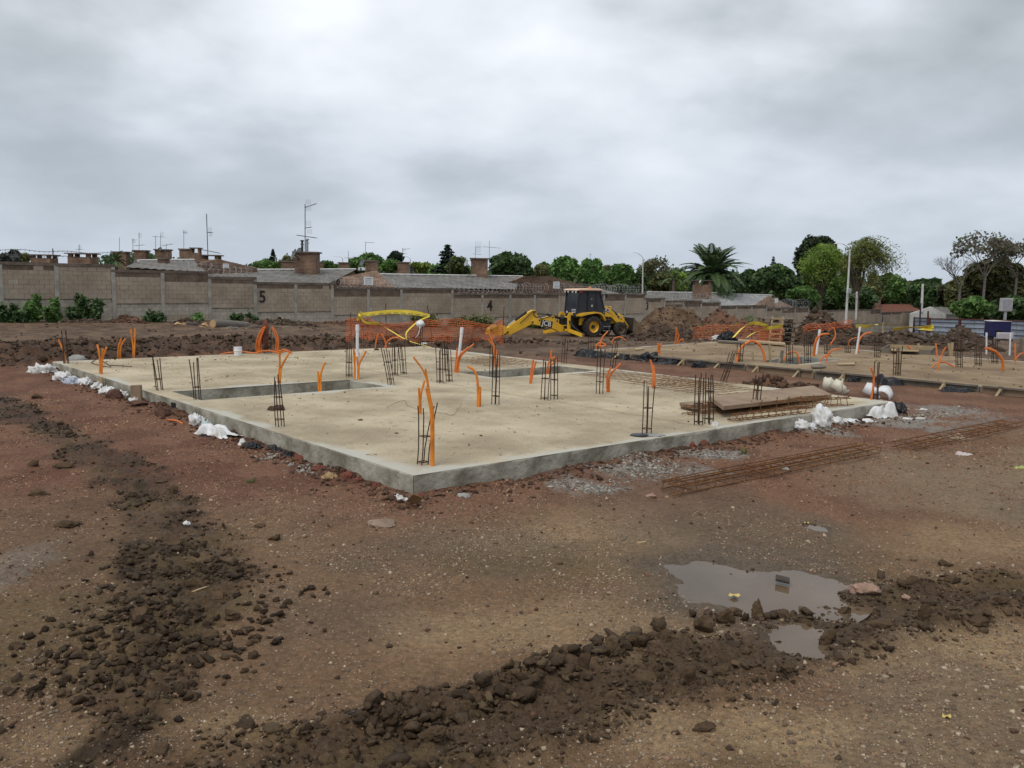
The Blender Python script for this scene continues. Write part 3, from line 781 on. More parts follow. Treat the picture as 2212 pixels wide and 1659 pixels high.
    for (a, b, c0, c1) in holes:
        mb = MB()
        for p, q in (((a, c0), (b, c0)), ((b, c0), (b, c1)), ((b, c1), (a, c1)), ((a, c1), (a, c0))):
            wall(p, q, top, top - .55, 1)
        pts = [fr(*k) for k in ((a, c0), (b, c0), (b, c1), (a, c1))]
        mb.add([(x, y, top - .5) for x, y in pts], [(0, 1, 2, 3)])
        mb.build('pit_wall', conc, root, world=True)
    return root
slab('pale sand-covered concrete slab in the middle of the site', from_uv, UL, VL, SLZ, [(4.89, 5.88, .25, 2.85), (4.92, 5.87, 4.86, 7.10)], 3.81, SAND, CONC, 301, .06)
slab('darker dirt-covered slab behind on the right, edged with boards', from_uv2, S2LU, S2LV, S2Z, [(7.9, 8.8, 1.0, 3.0)], None, SAND2, CONC_D, 331, .09)
def build_crumbs():
    n = 6500
    u = rng.uniform(.1, UL - .1, n); v = rng.uniform(.1, VL - .1, n)
    k = (rng.random(n) < np.clip((fbm(u, v, .9, 3, 341) - .38) * 3, .02, 1) * (0.35 + .65 * u / UL)) & ~((u > 4.85) & (u < 5.9) & (v > .2) & (v < 2.9)) & ~((u > 4.85) & (u < 5.9) & (v > 4.8) & (v < 7.15))
    u, v = u[k], v[k]; x, y = from_uv(u, v); s = np.exp(rng.normal(math.log(.0052), .65, len(x))).clip(.002, .032)
    P = np.stack([x, y, SLZ + .002 + s * .1], 1)
    cols = np.array([(.20, .15, .10), (.10, .075, .05), (.36, .30, .21), (.28, .22, .15)])[rng.integers(0, 4, len(x))]
    n = 500
    u = rng.uniform(.1, S2LU - .1, n); v = rng.uniform(.1, S2LV - .1, n); k = ~((u > 7.8) & (u < 8.9) & (v > .9) & (v < 3.1))
    x, y = from_uv2(u[k], v[k]); s2 = np.exp(rng.normal(math.log(.014), .6, len(x))).clip(.005, .05)
    P = np.concatenate([P, np.stack([x, y, S2Z + .002 + s2 * .1], 1)]); s = np.concatenate([s, s2])
    cols = np.concatenate([cols, np.array([(.12, .085, .055), (.08, .055, .037), (.2, .15, .1)])[rng.integers(0, 3, len(x))]])
    o = link('soil_crumbs', scatter_mesh('soil_crumbs', ICO1, P, s, cols, stone_m, .22, (.3, .6)))
    setp(o, 'crumbs of dirt scattered on the slabs', kind='stuff')
build_crumbs()

# ------------------------------------------------------------------ rebar cages
RUST = mat('dark_rust', (.060, .034, .020), (.034, .020, .013), 30, rough=.75)
RUSTO = mat('orange_rust', (.20, .088, .026), (.095, .042, .018), 14, rough=.8)
STEELG = mat('cement_splashed_steel', (.11, .095, .07), (.06, .045, .03), 30, rough=.8)
def cage(label, bx, by, tx, ty, zs=SLZ, w=.062, stir=(.08, .5), r=.0052, nb=4, splay=.0, m=RUST, seed=0, base=None, group='rebar cages standing on the slabs'):
    B = base if base is not None else on_z(bx, by, zs)
    T = at(tx, ty, B.y)
    rg = random.Random(seed + int(bx) * 7)
    root = thing('rebar_cage', label, 'rebar cage', B, group)
    ax = T - B
    a0 = Vector((Ud[0], Ud[1], 0)); b0 = Vector((Vd[0], Vd[1], 0))
    corners = [(-1, -1), (1, -1), (1, 1), (-1, 1)] if nb == 4 else [(-1, 0), (1, 0), (0, 1)][:nb]
    def pt(c, t, sp=0.0):
        return ax * t + (a0 * c[0] + b0 * c[1]) * (w / 2)
    for c in corners:
        k = rg.uniform(.90, 1.03); bow = Vector((rg.uniform(-1, 1), rg.uniform(-1, 1), 0)) * (splay if splay else .018)
        pts = [pt(c, -.06), pt(c, .25), pt(c, .5) + bow * .25, pt(c, .78) + bow * .6, pt(c, k) + bow]
        MB().tube(pts, r, 6).build('bar', m, root, smooth=True)
    for t in stir:
        q = [pt((c[0] * 1.1, c[1] * 1.1), t + rg.uniform(-.008, .008)) for c in ((-1, -1), (1, -1), (1, 1), (-1, 1), (-1, -1), (-.55, -.6))]
        MB().tube(q, r * .8, 5).build('stirrup', m, root)
    return root
CAGES = [
 ('slim rusty cage by the left edge of the pale slab, left of a matching one', 345, 843, 336, 771, (.34,), 4, .0),
 ('rusty cage of straight bars at the left end of the left pit', 427, 863, 419, 773, (.30,), 4, .0),
 ('rusty cage of splayed bars with a heap of mud behind it', 605, 921.5, 597, 811, (.14, .58), 4, .03),
 ('rusty cage left of the white pipe at the corner of the left pit', 754, 815, 754, 735, (.06, .4), 4, .0),
 ('rusty cage leaning to the left in the middle of the pale slab', 845, 831, 832, 749, (.15, .6), 4, .0),
 ('upright rusty cage just behind the leaning one', 853, 809.5, 853, 743, (.05, .48), 4, .0),
 ('rusty cage at the joint, right of the upright one behind the leaning cage', 872, 808, 867, 739.5, (.05, .45), 4, .0),
 ('dark rusty cage with its foot on a cement smear, left of a close pair', 950.5, 827, 949, 749, (.05, .38), 4, .0),
 ('rusty cage with one low stirrup, right one of the close pair at the joint', 970.5, 824.5, 967, 752, (.05, .2), 4, .0),
 ('rear rusty cage on a grey lump just left of the leaning white pipe', 962, 801, 960, 734, (.05, .52), 4, .0),
 ('tall dark cage with two crossing bars at the near corner of the pale slab', 913, 1003, 924, 870, (.04, .46), 4, .05),
 ('dark tall cage at the near edge of the right pit, by the hooked conduit', 1070, 873, 1073, 766, (.17, .55), 4, .0),
 ('rusty cage at the left end of the right pit', 1063.5, 813, 1065, 744, (.1, .6), 4, .0),
 ('rusty cage on the joint, left one of a twin pair', 1176, 864, 1180, 779, (.05, .55), 4, .0),
 ('rusty cage on the joint, right one of a twin pair', 1197, 863, 1198, 773, (.1, .48), 4, .0),
 ('rusty cage crowned with a loop of orange conduit on the pale slab', 1295, 850.5, 1298, 747, (.25,), 4, .0),
 ('rusty cage beside a flat black lid near the right edge of the pale slab', 1397, 937, 1402, 825, (.1, .5), 4, .0),
 ('left one of two cages standing at the end of the plank stack', 1509, 918, 1510, 807, (.06, .42), 4, .0),
 ('right one of two cages standing at the end of the plank stack', 1531.5, 915.5, 1534.5, 806, (.1, .64), 4, .0),
 ('rusty cage standing in front of the big plank', 1632, 885.5, 1640, 808, (.1, .55), 4, .0),
 ('thin cage standing at the far end of the right pit', 1218.5, 786.5, 1220, 729, (.4,), 4, .0),
 ('thin cage at the far edge of the pale slab with orange conduit draped over it', 1323, 794, 1331, 733, (.5,), 4, .0),
 ('rusty cage leaning far to the right at the far edge of the pale slab', 1563, 822, 1586, 757, (.3, .6), 4, .0),
 ('thin dark bars beside an orange conduit at the far right corner of the pale slab', 1892, 861, 1893, 778, (.1,), 3, .0),
 ('faint rusty cage at the far left corner of the pale slab', 143, 785, 138, 709, (.4,), 4, .02),
]
for i, (lab, bx, by, tx, ty, st, nb, sp) in enumerate(CAGES):
    B = on_z(bx, by, SLZ); u_, v_ = to_uv(B.x, B.y)
    cage(lab, bx, by, tx, ty, SLZ, stir=st, nb=nb, splay=sp, seed=i, r=.0052 if B.y < 9 else .0062)
CAGES2 = [
 ('thin cage at the left corner of the darker slab', 1277, 757, 1276, 717, .5), ('thin cage standing left of the wooden stakes at the pit of the darker slab', 1706, 782, 1705, 739, .4),
 ('dark cage at the right end of the pit in the darker slab', 1745, 783, 1744, 722, .3), ('short cage behind the drooping conduit on the darker slab', 1787, 765, 1786, 744, .5),
 ('short cage at the back of the darker slab left of the taped pipe', 1831, 762, 1831, 745, .5), ('blurred cage at the back edge of the darker slab before the soil heap', 1895, 773, 1895, 727, .35),
 ('tall cage around a wooden stake near the front of the darker slab', 1937, 811, 1940, 747, .4), ('lone tall cage right of the forked conduit on the darker slab', 2072, 793, 2071, 722, .3),
 ('cage left of the thick curved conduit on the darker slab', 2113, 790, 2112, 732, .4), ('thin cage behind the thick curved conduit on the darker slab', 2149, 785, 2149, 732, .4),
 ('pair of thin bars inside the orange arch of the darker slab', 1597, 781, 1600, 738, .4)]
for i, (lab, bx, by, tx, ty, s) in enumerate(CAGES2):
    cage(lab, bx, by, tx, ty, S2Z, w=.085, stir=(.08, s, .8) if i == 6 else (.08, s), r=.0075, seed=100 + i)
# cages rising out of the ground behind
cage('rusty cage with a white plastic bag tied on its top', 852 + 553 * 0 + 56, 742, 908, 700, base=on_z(908, 747, SLZ), stir=(.3, .6), r=.007, seed=77)
cage('rusty bars before the soil heap beside the short orange conduits', 1471, 735, 1471, 702, base=on_z(1471, 737, S2Z), stir=(.3, .6), r=.0085, seed=78)
cage('rusty bars wrapped with a brown rag between two bundles of conduit', 575, 762, 575, 706, base=on_z(575, 763, SLZ), stir=(.2, .5, .7), r=.007, w=.14, seed=79)

# ------------------------------------------------------------------ orange conduits
ORANGE = mat('orange_plastic', (.80, .25, .018), (.52, .16, .016), 9, rough=.45, spec=.4)
ORANGE2 = mat('orange_red_plastic', (.74, .19, .03), (.50, .13, .025), 9, rough=.5, spec=.4)
WHITE_P = mat('white_plastic', (.74, .74, .74), (.62, .62, .63), 5, rough=.45, spec=.4)
def conduit(label, tubes, z, m=ORANGE, r=.0130, seed=0, base=None, cat='conduit'):
    b0 = tubes[0][0]
    B = base if base is not None else (on_z(b0[0], b0[1], z) if z is not None else on_ground(*b0))
    root = thing('orange_conduit', label, cat, B, 'orange conduits sticking up from the slabs' if z is not None else 'orange conduits rising behind the slab')
    rg = random.Random(seed + int(b0[0]))
    for k, t in enumerate(tubes):
        Bk = on_z(t[0][0], t[0][1], z) if z is not None else B
        dy = Bk.y if abs(Bk.y - B.y) < 1.2 else B.y
        slope = rg.uniform(-.16, .16)
        h0 = t[0][1]
        pts = []
        for (px, py) in t:
            off = slope * (h0 - py) / F * dy
            pts.append(at(px, py, dy + off) - B)
        pts = [pts[0] - Vector((0, 0, .05))] + pts
        MB().tube(spline(pts, 7), r, 8).build('tube', m, root, smooth=True)
    return root
def white_pipe(label, bx, by, tx, ty, z, r=.024, base=None):
    B = base if base is not None else on_z(bx, by, z); T = at(tx, ty, B.y)
    root = thing('white_pipe', label, 'pipe', B)
    MB().tube([Vector((0, 0, -.04)), (T - B) * .5, T - B], r, 12).build('pipe_body', WHITE_P, root, smooth=True)
    m = MB(); d = (T - B).normalized()
    m.tube([(T - B) - d * .09, (T - B) + d * .004], r * 1.22, 12); m.build('pipe_collar', WHITE_P, root, smooth=True)
K = [
 ('single orange conduit bending left at the far left corner of the pale slab', [[(142, 784), (137, 760), (126, 733)]], SLZ),
 ('three-way orange conduits spread like a fork on the left edge of the pale slab', [[(216, 807), (215, 770), (210, 744)], [(220, 807), (221, 777), (230, 750)], [(219, 808), (220, 780), (222, 754)]], SLZ),
 ('two orange conduits curving right at the back left edge of the pale slab', [[(255, 773), (256, 750), (262, 732)], [(260, 773), (261, 750), (270, 732)]], SLZ),
 ('tall orange conduits in a narrow V at the back left edge of the pale slab', [[(288, 771), (287, 745), (282, 711)], [(290, 771), (291, 740), (292, 708)]], SLZ),
 ('orange conduit pair branching at the far edge of the left pit', [[(600, 827), (604, 794), (604, 757)], [(605, 828), (608, 794), (624, 763)]], SLZ),
 ('short orange conduit pair rising at the near edge of the left pit', [[(689, 845), (688, 820), (687, 802)], [(693, 845), (693, 810), (701, 783)]], SLZ),
 ('bunch of orange conduits with a white pipe at the corner of the left pit', [[(767, 817), (766, 780), (764, 753)], [(771, 818), (769, 785), (769, 762)], [(774, 818), (772, 790), (775, 762)], [(775, 819), (776, 788), (791, 758)], [(773, 819), (773, 790), (770, 770)]], SLZ),
 ('tall orange conduit arching left in the middle of the pale slab', [[(922, 849), (923, 827), (914, 800), (893, 771)], [(926, 849), (925, 830), (919, 796)]], SLZ),
 ('small orange conduit pair behind the near corner cage', [[(906, 893), (906, 865), (905, 838)], [(909, 893), (909, 855), (917, 822)]], SLZ),
 ('thick orange conduit rising tall at the near corner of the pale slab', [[(934, 1006), (934, 940), (933, 890), (927, 858), (923, 838)]], SLZ),
 ('orange conduit with a hooked top standing alone on the pale slab', [[(1032, 877), (1032, 830), (1026, 803), (1010, 791)], [(1037, 877), (1037, 835)], [(1034, 878), (1035, 836)]], SLZ),
 ('bundle of orange conduits bending right at the left end of the right pit', [[(983, 804), (985, 780), (988, 752)], [(988, 804), (992, 770), (1024, 743)], [(986, 805), (990, 772), (1012, 750)], [(990, 805), (994, 772), (1020, 746)]], SLZ),
 ('two straight orange conduits on the near side of the right pit', [[(1145, 829), (1148, 800), (1152, 777)], [(1147, 829), (1152, 800), (1158, 781)]], SLZ),
 ('orange conduit forked behind the cages at the left end of the right pit', [[(1076, 793), (1074, 768), (1068, 750), (1053, 731)], [(1070, 793), (1066, 750), (1062, 735), (1052, 712)]], SLZ),
 ('orange conduits behind the twin cages on the joint', [[(1181, 806), (1186, 782), (1199, 770)], [(1184, 806), (1190, 790), (1205, 776)], [(1187, 805), (1190, 780), (1190, 756)]], SLZ),
 ('orange conduit pair bending right on the right half of the pale slab', [[(1312, 847), (1312, 812), (1320, 794)], [(1316, 847), (1318, 812), (1341, 785)]], SLZ),
 ('straight orange conduit pair beside the laid rebar mesh', [[(1410, 838), (1411, 805), (1405, 777)], [(1414, 838), (1414, 810), (1411, 788)]], SLZ),
 ('orange conduit leaning on the thin bars at the far right corner of the pale slab', [[(1882, 863), (1887, 830), (1887, 810), (1881, 794)]], SLZ),
]
for i, (lab, t, z) in enumerate(K):
    conduit(lab, t, z, seed=i, r=.0175 if i == 9 else (.0125 if i in (7, 8) else .0145), m=ORANGE if i < 11 else ORANGE2)
KB = [
 ('left bundle of orange conduits bowing over the rag-wrapped bars at the back', [[(554 + q, 762), (554 + q * .9, 740), (560 + q * .8, 722), (570 + q * .35, 706)] for q in (0, 2.5, 5, 8, 11)], on_z(558, 763, SLZ)),
 ('right bundle of orange conduits bowing over the rag-wrapped bars at the back', [[(594 + q, 762), (597 + q * .9, 740), (594 + q * .8, 722), (586 + q * .4, 706)] for q in (0, 2.5, 5)] + [[(600, 762), (601, 745), (598, 728)]], on_z(595, 763, SLZ)),
 ('orange conduits lying flat along the back edge beside the white pipe socket', [[(477, 766), (495, 762), (520, 760), (553, 763)], [(553, 763), (570, 758), (590, 759), (603, 763), (618, 758), (628, 763)], [(603, 763), (612, 755), (625, 759), (631, 763)]], on_z(553, 764, SLZ)),
 ('three thin orange conduits rising before the netting at the far corner', [[(811, 750), (813, 735), (818, 719)], [(834, 748), (830, 732), (822, 719)], [(832, 748), (838, 736), (849, 730), (861, 729)]], on_z(832, 752, SLZ)),
 ('pale orange conduit arch looped over the thin far cage', [[(1323, 738), (1327, 731), (1340, 728), (1352, 735)]], on_z(1323, 794, SLZ)),
 ('orange conduit ring caught on top of a cage with one loose end', [[(1289, 745), (1298, 740), (1308, 745), (1300, 748), (1289, 745)], [(1297, 741), (1302, 728), (1313, 716)]], on_z(1295, 850.5, SLZ)),
]
for i, (lab, t, b) in enumerate(KB):
    conduit(lab, t, None, seed=40 + i, base=b, r=.0145 if i < 4 else .0105, m=ORANGE2)
K2 = [
 ('short stub of orange conduit near the left corner of the darker slab', [[(1422, 764), (1422, 742)], [(1425, 764), (1425, 748), (1430, 742)]], .02),
 ('orange conduits in a low bunch before the soil heap', [[(1459, 738), (1461, 722), (1461, 708)], [(1463, 738), (1466, 725), (1462, 716)], [(1466, 738), (1474, 733), (1476, 739)]], .022),
 ('large orange arch of conduit spanning the stakes on the darker slab', [[(1592, 781), (1598, 755), (1621, 737), (1640, 744), (1650, 765), (1652, 785)]], .026),
 ('low orange arch of conduit inside the pit of the darker slab', [[(1695, 775), (1702, 763), (1712, 760), (1722, 764), (1728, 788)]], .018),
 ('thick orange conduit curving right beside a slanted white pipe', [[(1759, 770), (1762, 742), (1772, 724), (1791, 721)], [(1757, 770), (1760, 745), (1765, 728)]], .022),
 ('orange conduit bent like a hook behind the slanted white pipe', [[(1795, 742), (1804, 728), (1803, 713), (1797, 707)]], .02),
 ('orange conduit fanning out at the taped white pipe, left branch', [[(1832, 750), (1836, 735), (1851, 729)]], .014),
 ('orange conduit fanning out at the taped white pipe, right branch', [[(1853, 762), (1856, 735), (1867, 722), (1882, 718)]], .02),
 ('drooping orange conduit in front of the short cage on the darker slab', [[(1785, 782), (1788, 766), (1800, 756), (1817, 754)], [(1771, 780), (1780, 770), (1794, 767)]], .016),
 ('thick orange conduit stub leaning left at the box form', [[(1978, 764), (1968, 755), (1959, 746)], [(1982, 763), (1973, 757), (1962, 748)]], .02),
 ('orange conduit with a white end near the back of the darker slab', [[(2024, 773), (2023, 755), (2021, 741)]], .018),
 ('orange conduit leaning right near the back of the darker slab', [[(2033, 772), (2037, 760), (2044, 749)]], .016),
 ('orange conduit arched low across the front of the darker slab', [[(2028, 801), (2028, 785), (2034, 768)], [(2012, 795), (2025, 784), (2040, 782), (2062, 793)]], .014),
 ('thickest orange conduit curving left near the right end of the darker slab', [[(2166, 801), (2165, 778), (2151, 760), (2129, 751)]], .026),
 ('orange conduits at the right border rising behind the thick curved one', [[(2193, 782), (2193, 760), (2193, 741)], [(2195, 775), (2203, 765), (2212, 763)]], .016),
]
for i, (lab, t, r) in enumerate(K2):
    conduit(lab, t, S2Z, seed=80 + i, r=r, m=ORANGE2)
white_pipe('upright white pipe at the corner of the left pit', 772.5, 800, 772, 702, SLZ, base=on_z(772, 818, SLZ))
white_pipe('leaning white pipe at the left end of the right pit', 989, 790, 998, 708, SLZ, base=on_z(988, 804, SLZ))
white_pipe('slanted white pipe among conduits on the darker slab', 1763, 765, 1771, 712, S2Z, r=.026)
white_pipe('white pipe with yellow tape tied to its head', 1849, 766, 1858, 706, S2Z, r=.022)
white_pipe('white pipe standing left before the blue cabin', 2131, 762, 2131, 719, S2Z, r=.02)
white_pipe('white pipe standing right before the blue cabin', 2181, 764, 2183, 719, S2Z, r=.02)
# ------------------------------------------------------------------ boundary wall of concrete blocks
WA = v2(at(0, 600, 36)); WB = v2(at(1976, 660, 107)); WD = (WB - WA) / np.linalg.norm(WB - WA); WN = np.array((WD[1], -WD[0]))
def wall_t(px, py=650):
    r = ray(px, py); A = np.array([[WD[0], -r.x], [WD[1], -1.0]])
    t, d = np.linalg.solve(A, -WA)
    return t, d
def wpt(t, off=0.0): p = WA + WD * t + WN * off; return p[0], p[1]
BLK_U = mat('block_brown', (.43, .355, .275), (.29, .228, .17), 0.9, rough=.9, bump=.3, bscale=30, detail=8)
BLK_T = mat('block_stained', (.20, .15, .11), (.10, .075, .056), 2.2, rough=.92, bump=.3, bscale=30, detail=8)
BLK_L = mat('block_grey', (.48, .435, .36), (.33, .29, .235), 1.5, rough=.9, bump=.3, bscale=30, detail=8)
MORT = mat('mortar', (.33, .27, .205), (.23, .18, .135), 2.0, rough=.95)
COLM = mat('column_concrete', (.42, .39, .345), (.26, .235, .20), 2.4, rough=.9, bump=.3, bscale=20, detail=8)
COPE = mat('stained_coping', (.20, .16, .125), (.09, .07, .055), 1.8, rough=.95, bump=.3, bscale=20, detail=8)
PAINTK = mat('black_paint', (.022, .022, .022), (.03, .028, .026), 5, rough=.8)
COLPX = [-170, -90, 2, 123, 245, 351, 452, 550, 637, 716, 794, 865, 975, 1040, 1100, 1153, 1206, 1258, 1303, 1349, 1392, 1434, 1474, 1513, 1554, 1590, 1623, 1655, 1687, 1717, 1746, 1775, 1802, 1832, 1857, 1880, 1903, 1926, 1948, 1972]
SEG = [(-170, 245, 568, 120), (245, 452, 584, 350), (452, 550, 598, 500), (550, 716, 610, 637), (716, 975, 621, 850), (975, 1392, 633.5, 1150), (1392, 1434, 643.5, 1410), (1434, 1513, 649, 1474), (1513, 1554, 653, 1530), (1554, 1655, 659.5, 1600), (1655, 1746, 664, 1700), (1746, 1903, 669.5, 1820), (1903, 1972, 673, 1940)]
def seg_top(px):
    for a, b, y, xm in SEG:
        if a <= px < b or (b == 1972 and px >= b):
            t, d = wall_t(xm); return at(xm, y, d).z
    return 0
def build_wall():
    t0, _ = wall_t(COLPX[2]); x0, y0 = wpt(t0)
    root = thing('block_wall', 'long stepped wall of grey-brown concrete blocks with concrete posts along the back of the site', 'wall', (x0, y0, ground(x0, y0)))
    o = np.array(root.location)
    ang = math.atan2(WD[1], WD[0])
    blk = {}
    def block_mesh(kind, m, w):
        key = (kind, round(w, 2))
        if key not in blk:
            b = MB(); b.box((0, 0, 0), (w, .142, .190)); me = bpy.data.meshes.new('brick'); me.from_pydata(b.v, [], b.f); me.materials.append(m); blk[key] = me
        return blk[key]
    Rz = Matrix.Rotation(ang, 3, 'Z')
    stuff = {'u': MB(), 't': MB(), 'l': MB()}; core = MB(); count = 0
    rg = random.Random(3)
    ordered = list(zip(COLPX[:-1], COLPX[1:]))
    ordered = ordered[2:] + ordered[:2]
    mm = {'u': BLK_U, 't': BLK_T, 'l': BLK_L}
    for a, b in ordered:
        ta, _ = wall_t(a); tb, _ = wall_t(b)
        zt = seg_top(a + .01); xa, ya = wpt((ta + tb) / 2); zb = float(base_z(xa, ya)) - .25
        ztop = zt - .13
        L_ = tb - ta - .16
        core.box((*wpt((ta + tb) / 2), (ztop + zb) / 2), (L_ + .1, .125, ztop - zb), Rz)
        ledge = zt - 1.56
        z = ztop - .10; row = 0
        while z > zb + .05:
            kind = 't' if row == 0 and rg.random() < .85 else ('t' if row == 1 and rg.random() < .25 else ('l' if z < ledge - .05 and rg.random() < .9 else 'u'))
            s = 0 if row % 2 == 0 else -.2
            while s < L_ - .04:
                e = min(s + .39, L_); ss = max(s, 0)
                if e - ss > .06:
                    w = e - ss - .009
                    k = kind if rg.random() < .985 else ('l' if kind == 'u' else 'u')
                    c = (*wpt(ta + .08 + (ss + e) / 2, rg.uniform(-.004, .007)), z + rg.uniform(-.003, .003))
                    if count < 300 and a >= 0:
                        bo = link('brick', block_mesh(k, mm[k], w), root, Vector(c) - Vector(o)); bo.rotation_euler = (0, 0, ang); count += 1
                    else:
                        stuff[k].box(c, (w, .142, .190), Rz)
                s += .40
            z -= .20; row += 1
        # ledge course
        lb = MB(); lb.box((*wpt((ta + tb) / 2, .01), ledge), (L_, .19, .030), Rz); lb.build('ledge', COPE, root, world=True)
    for k, b in stuff.items():
        setp(b.build('brickwork', mm[k], root, world=True), kind='stuff')
    core.build('mortar_core', MORT, root, world=True)
    for px in COLPX:
        t, d = wall_t(px); zt = max(seg_top(px - .5) if px > -170 else 0, seg_top(px + .01) if px < 1972 else -9); x, y = wpt(t); zb = float(base_z(x, y)) - .3
        c = MB(); c.box((*wpt(t, .012), (zt - .12 + zb) / 2), (.17, .19, zt - .12 - zb), Rz); c.build('post', COLM, root, world=True)
    for a, b, y, xm in SEG:
        ta, _ = wall_t(a); tb, _ = wall_t(b); zt = seg_top(xm)
        c = MB(); n = max(2, int((tb - ta) / 1.1))
        for i in range(n):
            s0 = ta - .09 + (tb - ta + .18) * i / n; s1 = ta - .09 + (tb - ta + .18) * (i + 1) / n
            c.box((*wpt((s0 + s1) / 2, rg.uniform(-.006, .006)), zt - .065 + rg.uniform(-.006, .006)), (s1 - s0 - .004, .21, .13), Rz)
        c.build('coping', COPE, root, world=True)
    # figures painted on the wall
    for body, px, py, hpx in (('5', 565, 642, 26), ('4', 1056, 661, 24), ('3', 1396, 662, 16), ('2', 1748, 682, 15), ('1', 1905, 690, 16)):
        t, d = wall_t(px, py); z = at(px, py, d).z; h = hpx / F * d
        me = text_mesh(body, h * 1.38, .004); me.materials.append(PAINTK)
        q = link('painted_number', me, root, Vector((*wpt(t, .098), z)) - Vector(o)); q.rotation_euler = (rad(90), 0, ang)
build_wall()
WIRE = mat('galvanised_wire', (.50, .50, .50), (.36, .36, .36), 20, rough=.5, metal=.3)
def coil(label, pxa, pxb, rad_, lift, pitch=.30):
    ta, _ = wall_t(pxa); tb, _ = wall_t(pxb)
    x0, y0 = wpt(ta); root = thing('razor_wire', label, 'razor wire', (x0, y0, seg_top(pxa)), 'razor wire coils on the wall')
    n = int((tb - ta) / pitch * 12); pts = []
    rg = random.Random(int(pxa)); ph = rg.random() * 6
    for i in range(n):
        th = i / 12 * 2 * math.pi + ph; t = ta + (tb - ta) * i / n
        px = pxa + (pxb - pxa) * i / n; z = seg_top(px) + lift
        rr = rad_ * (1 + .18 * math.sin(i * .071) + .1 * math.sin(i * .19))
        x, y = wpt(t + .10 * math.sin(th * 1.0 + 1), math.cos(th) * rr)
        pts.append((x, y, z + math.sin(th) * rr))
    m = MB(); m.tube(pts, .0065, 3, cap=False); m.build('coil', WIRE, root, world=True)
    m = MB()
    for h in (0, .18):
        m.tube([(*wpt(ta), seg_top(pxa) + lift + h), (*wpt(tb), seg_top(pxb - 1) + lift + h)], .006, 3)
    m.build('strand', WIRE, root, world=True)
coil('razor wire coil on the wall before the brick gable with a small white sign', 385, 549, .26, .22)
coil('razor wire coil on the wall under the white notice board', 690, 860, .26, .22)
coil('razor wire coil on the wall left of the digger cab', 1075, 1180, .34, .30)
coil('razor wire coil on the wall behind and right of the digger cab', 1200, 1390, .36, .32)
coil('razor wire coil on the wall near the tall lamp pole on the right', 1660, 1745, .42, .34, .4)
coil('sagging razor wire along the middle wall before the long grey roof', 862, 1070, .12, .10, .4)
coil('thin razor wire over the stepped wall before the palm tree', 1394, 1655, .2, .35, .5)
DARKM = mat('dark_metal', (.045, .045, .05), (.03, .03, .033), 10, rough=.6)
def barbed():
    ta, _ = wall_t(-60); tb, _ = wall_t(244); x0, y0 = wpt(ta)
    root = thing('barbed_wire', 'barbed wire strung between thin posts over the left end of the wall', 'barbed wire', (x0, y0, seg_top(10)))
    za = seg_top(10)
    m = MB()
    for h, s in ((.52, 0), (.30, .04)):
        pts = [(*wpt(ta + (tb - ta) * i / 60, .02 * math.sin(i)), za + h - .06 * math.sin(i / 60 * 3 * math.pi) ** 2 + (.012 if i % 2 else 0)) for i in range(61)]
        m.tube(pts, .012, 3)
        for i in range(0, 61, 2):
            p = Vector(pts[i]); m.tube([p + Vector((0, 0, -.05)), p + Vector((.02, 0, .05))], .007, 3)
    m.build('strand', DARKM, root, world=True)
    for px in (-60, 119, 244):
        t, _ = wall_t(px); m = MB(); m.tube([(*wpt(t), za - .02), (*wpt(t), za + .62)], .022, 5); m.build('wire_post', DARKM, root, world=True)
barbed()

# ------------------------------------------------------------------ houses behind the wall
BRICK = None
def brick_mat():
    m = bpy.data.materials.new('red_brown_brick'); m.use_nodes = True
    nt = m.node_tree; N = nt.nodes; L = nt.links; b = N['Principled BSDF']
    geo = N.new('ShaderNodeNewGeometry'); sp = N.new('ShaderNodeSeparateXYZ'); L.new(geo.outputs['Position'], sp.inputs[0])
    ad = N.new('ShaderNodeMath'); ad.operation = 'ADD'; L.new(sp.outputs[0], ad.inputs[0]); L.new(sp.outputs[1], ad.inputs[1])
    cm = N.new('ShaderNodeCombineXYZ'); L.new(ad.outputs[0], cm.inputs[0]); L.new(sp.outputs[2], cm.inputs[1])
    br = N.new('ShaderNodeTexBrick'); L.new(cm.outputs[0], br.inputs['Vector']); br.inputs['Scale'].default_value = 1.0
    br.inputs['Brick Width'].default_value = .27; br.inputs['Row Height'].default_value = .085; br.inputs['Mortar Size'].default_value = .012
    br.inputs['Color1'].default_value = (.125, .056, .032, 1); br.inputs['Color2'].default_value = (.225, .115, .065, 1); br.inputs['Mortar'].default_value = (.30, .235, .175, 1)
    n = N.new('ShaderNodeTexNoise'); n.inputs['Scale'].default_value = 1.5; n.inputs['Detail'].default_value = 7; L.new(geo.outputs['Position'], n.inputs['Vector'])
    cr = N.new('ShaderNodeMapRange'); L.new(n.outputs['Fac'], cr.inputs[0]); cr.inputs[1].default_value = .35; cr.inputs[2].default_value = .65; cr.inputs[3].default_value = .6; cr.inputs[4].default_value = 1.15
    mu = N.new('ShaderNodeMixRGB'); mu.blend_type = 'MULTIPLY'; mu.inputs[0].default_value = 1; L.new(br.outputs['Color'], mu.inputs[1]); L.new(cr.outputs[0], mu.inputs[2])
    L.new(mu.outputs[0], b.inputs['Base Color']); b.inputs['Roughness'].default_value = .9
    bp = N.new('ShaderNodeBump'); bp.inputs['Strength'].default_value = .8; bp.inputs['Distance'].default_value = .01; bp.invert = True
    L.new(br.outputs['Fac'], bp.inputs['Height']); L.new(bp.outputs[0], b.inputs['Normal'])
    return m
BRICK = brick_mat()
FIBRO = mat('weathered_fibre_cement', (.20, .185, .165), (.105, .098, .09), 1.1, rough=.9, bump=.3, bscale=8, detail=8)
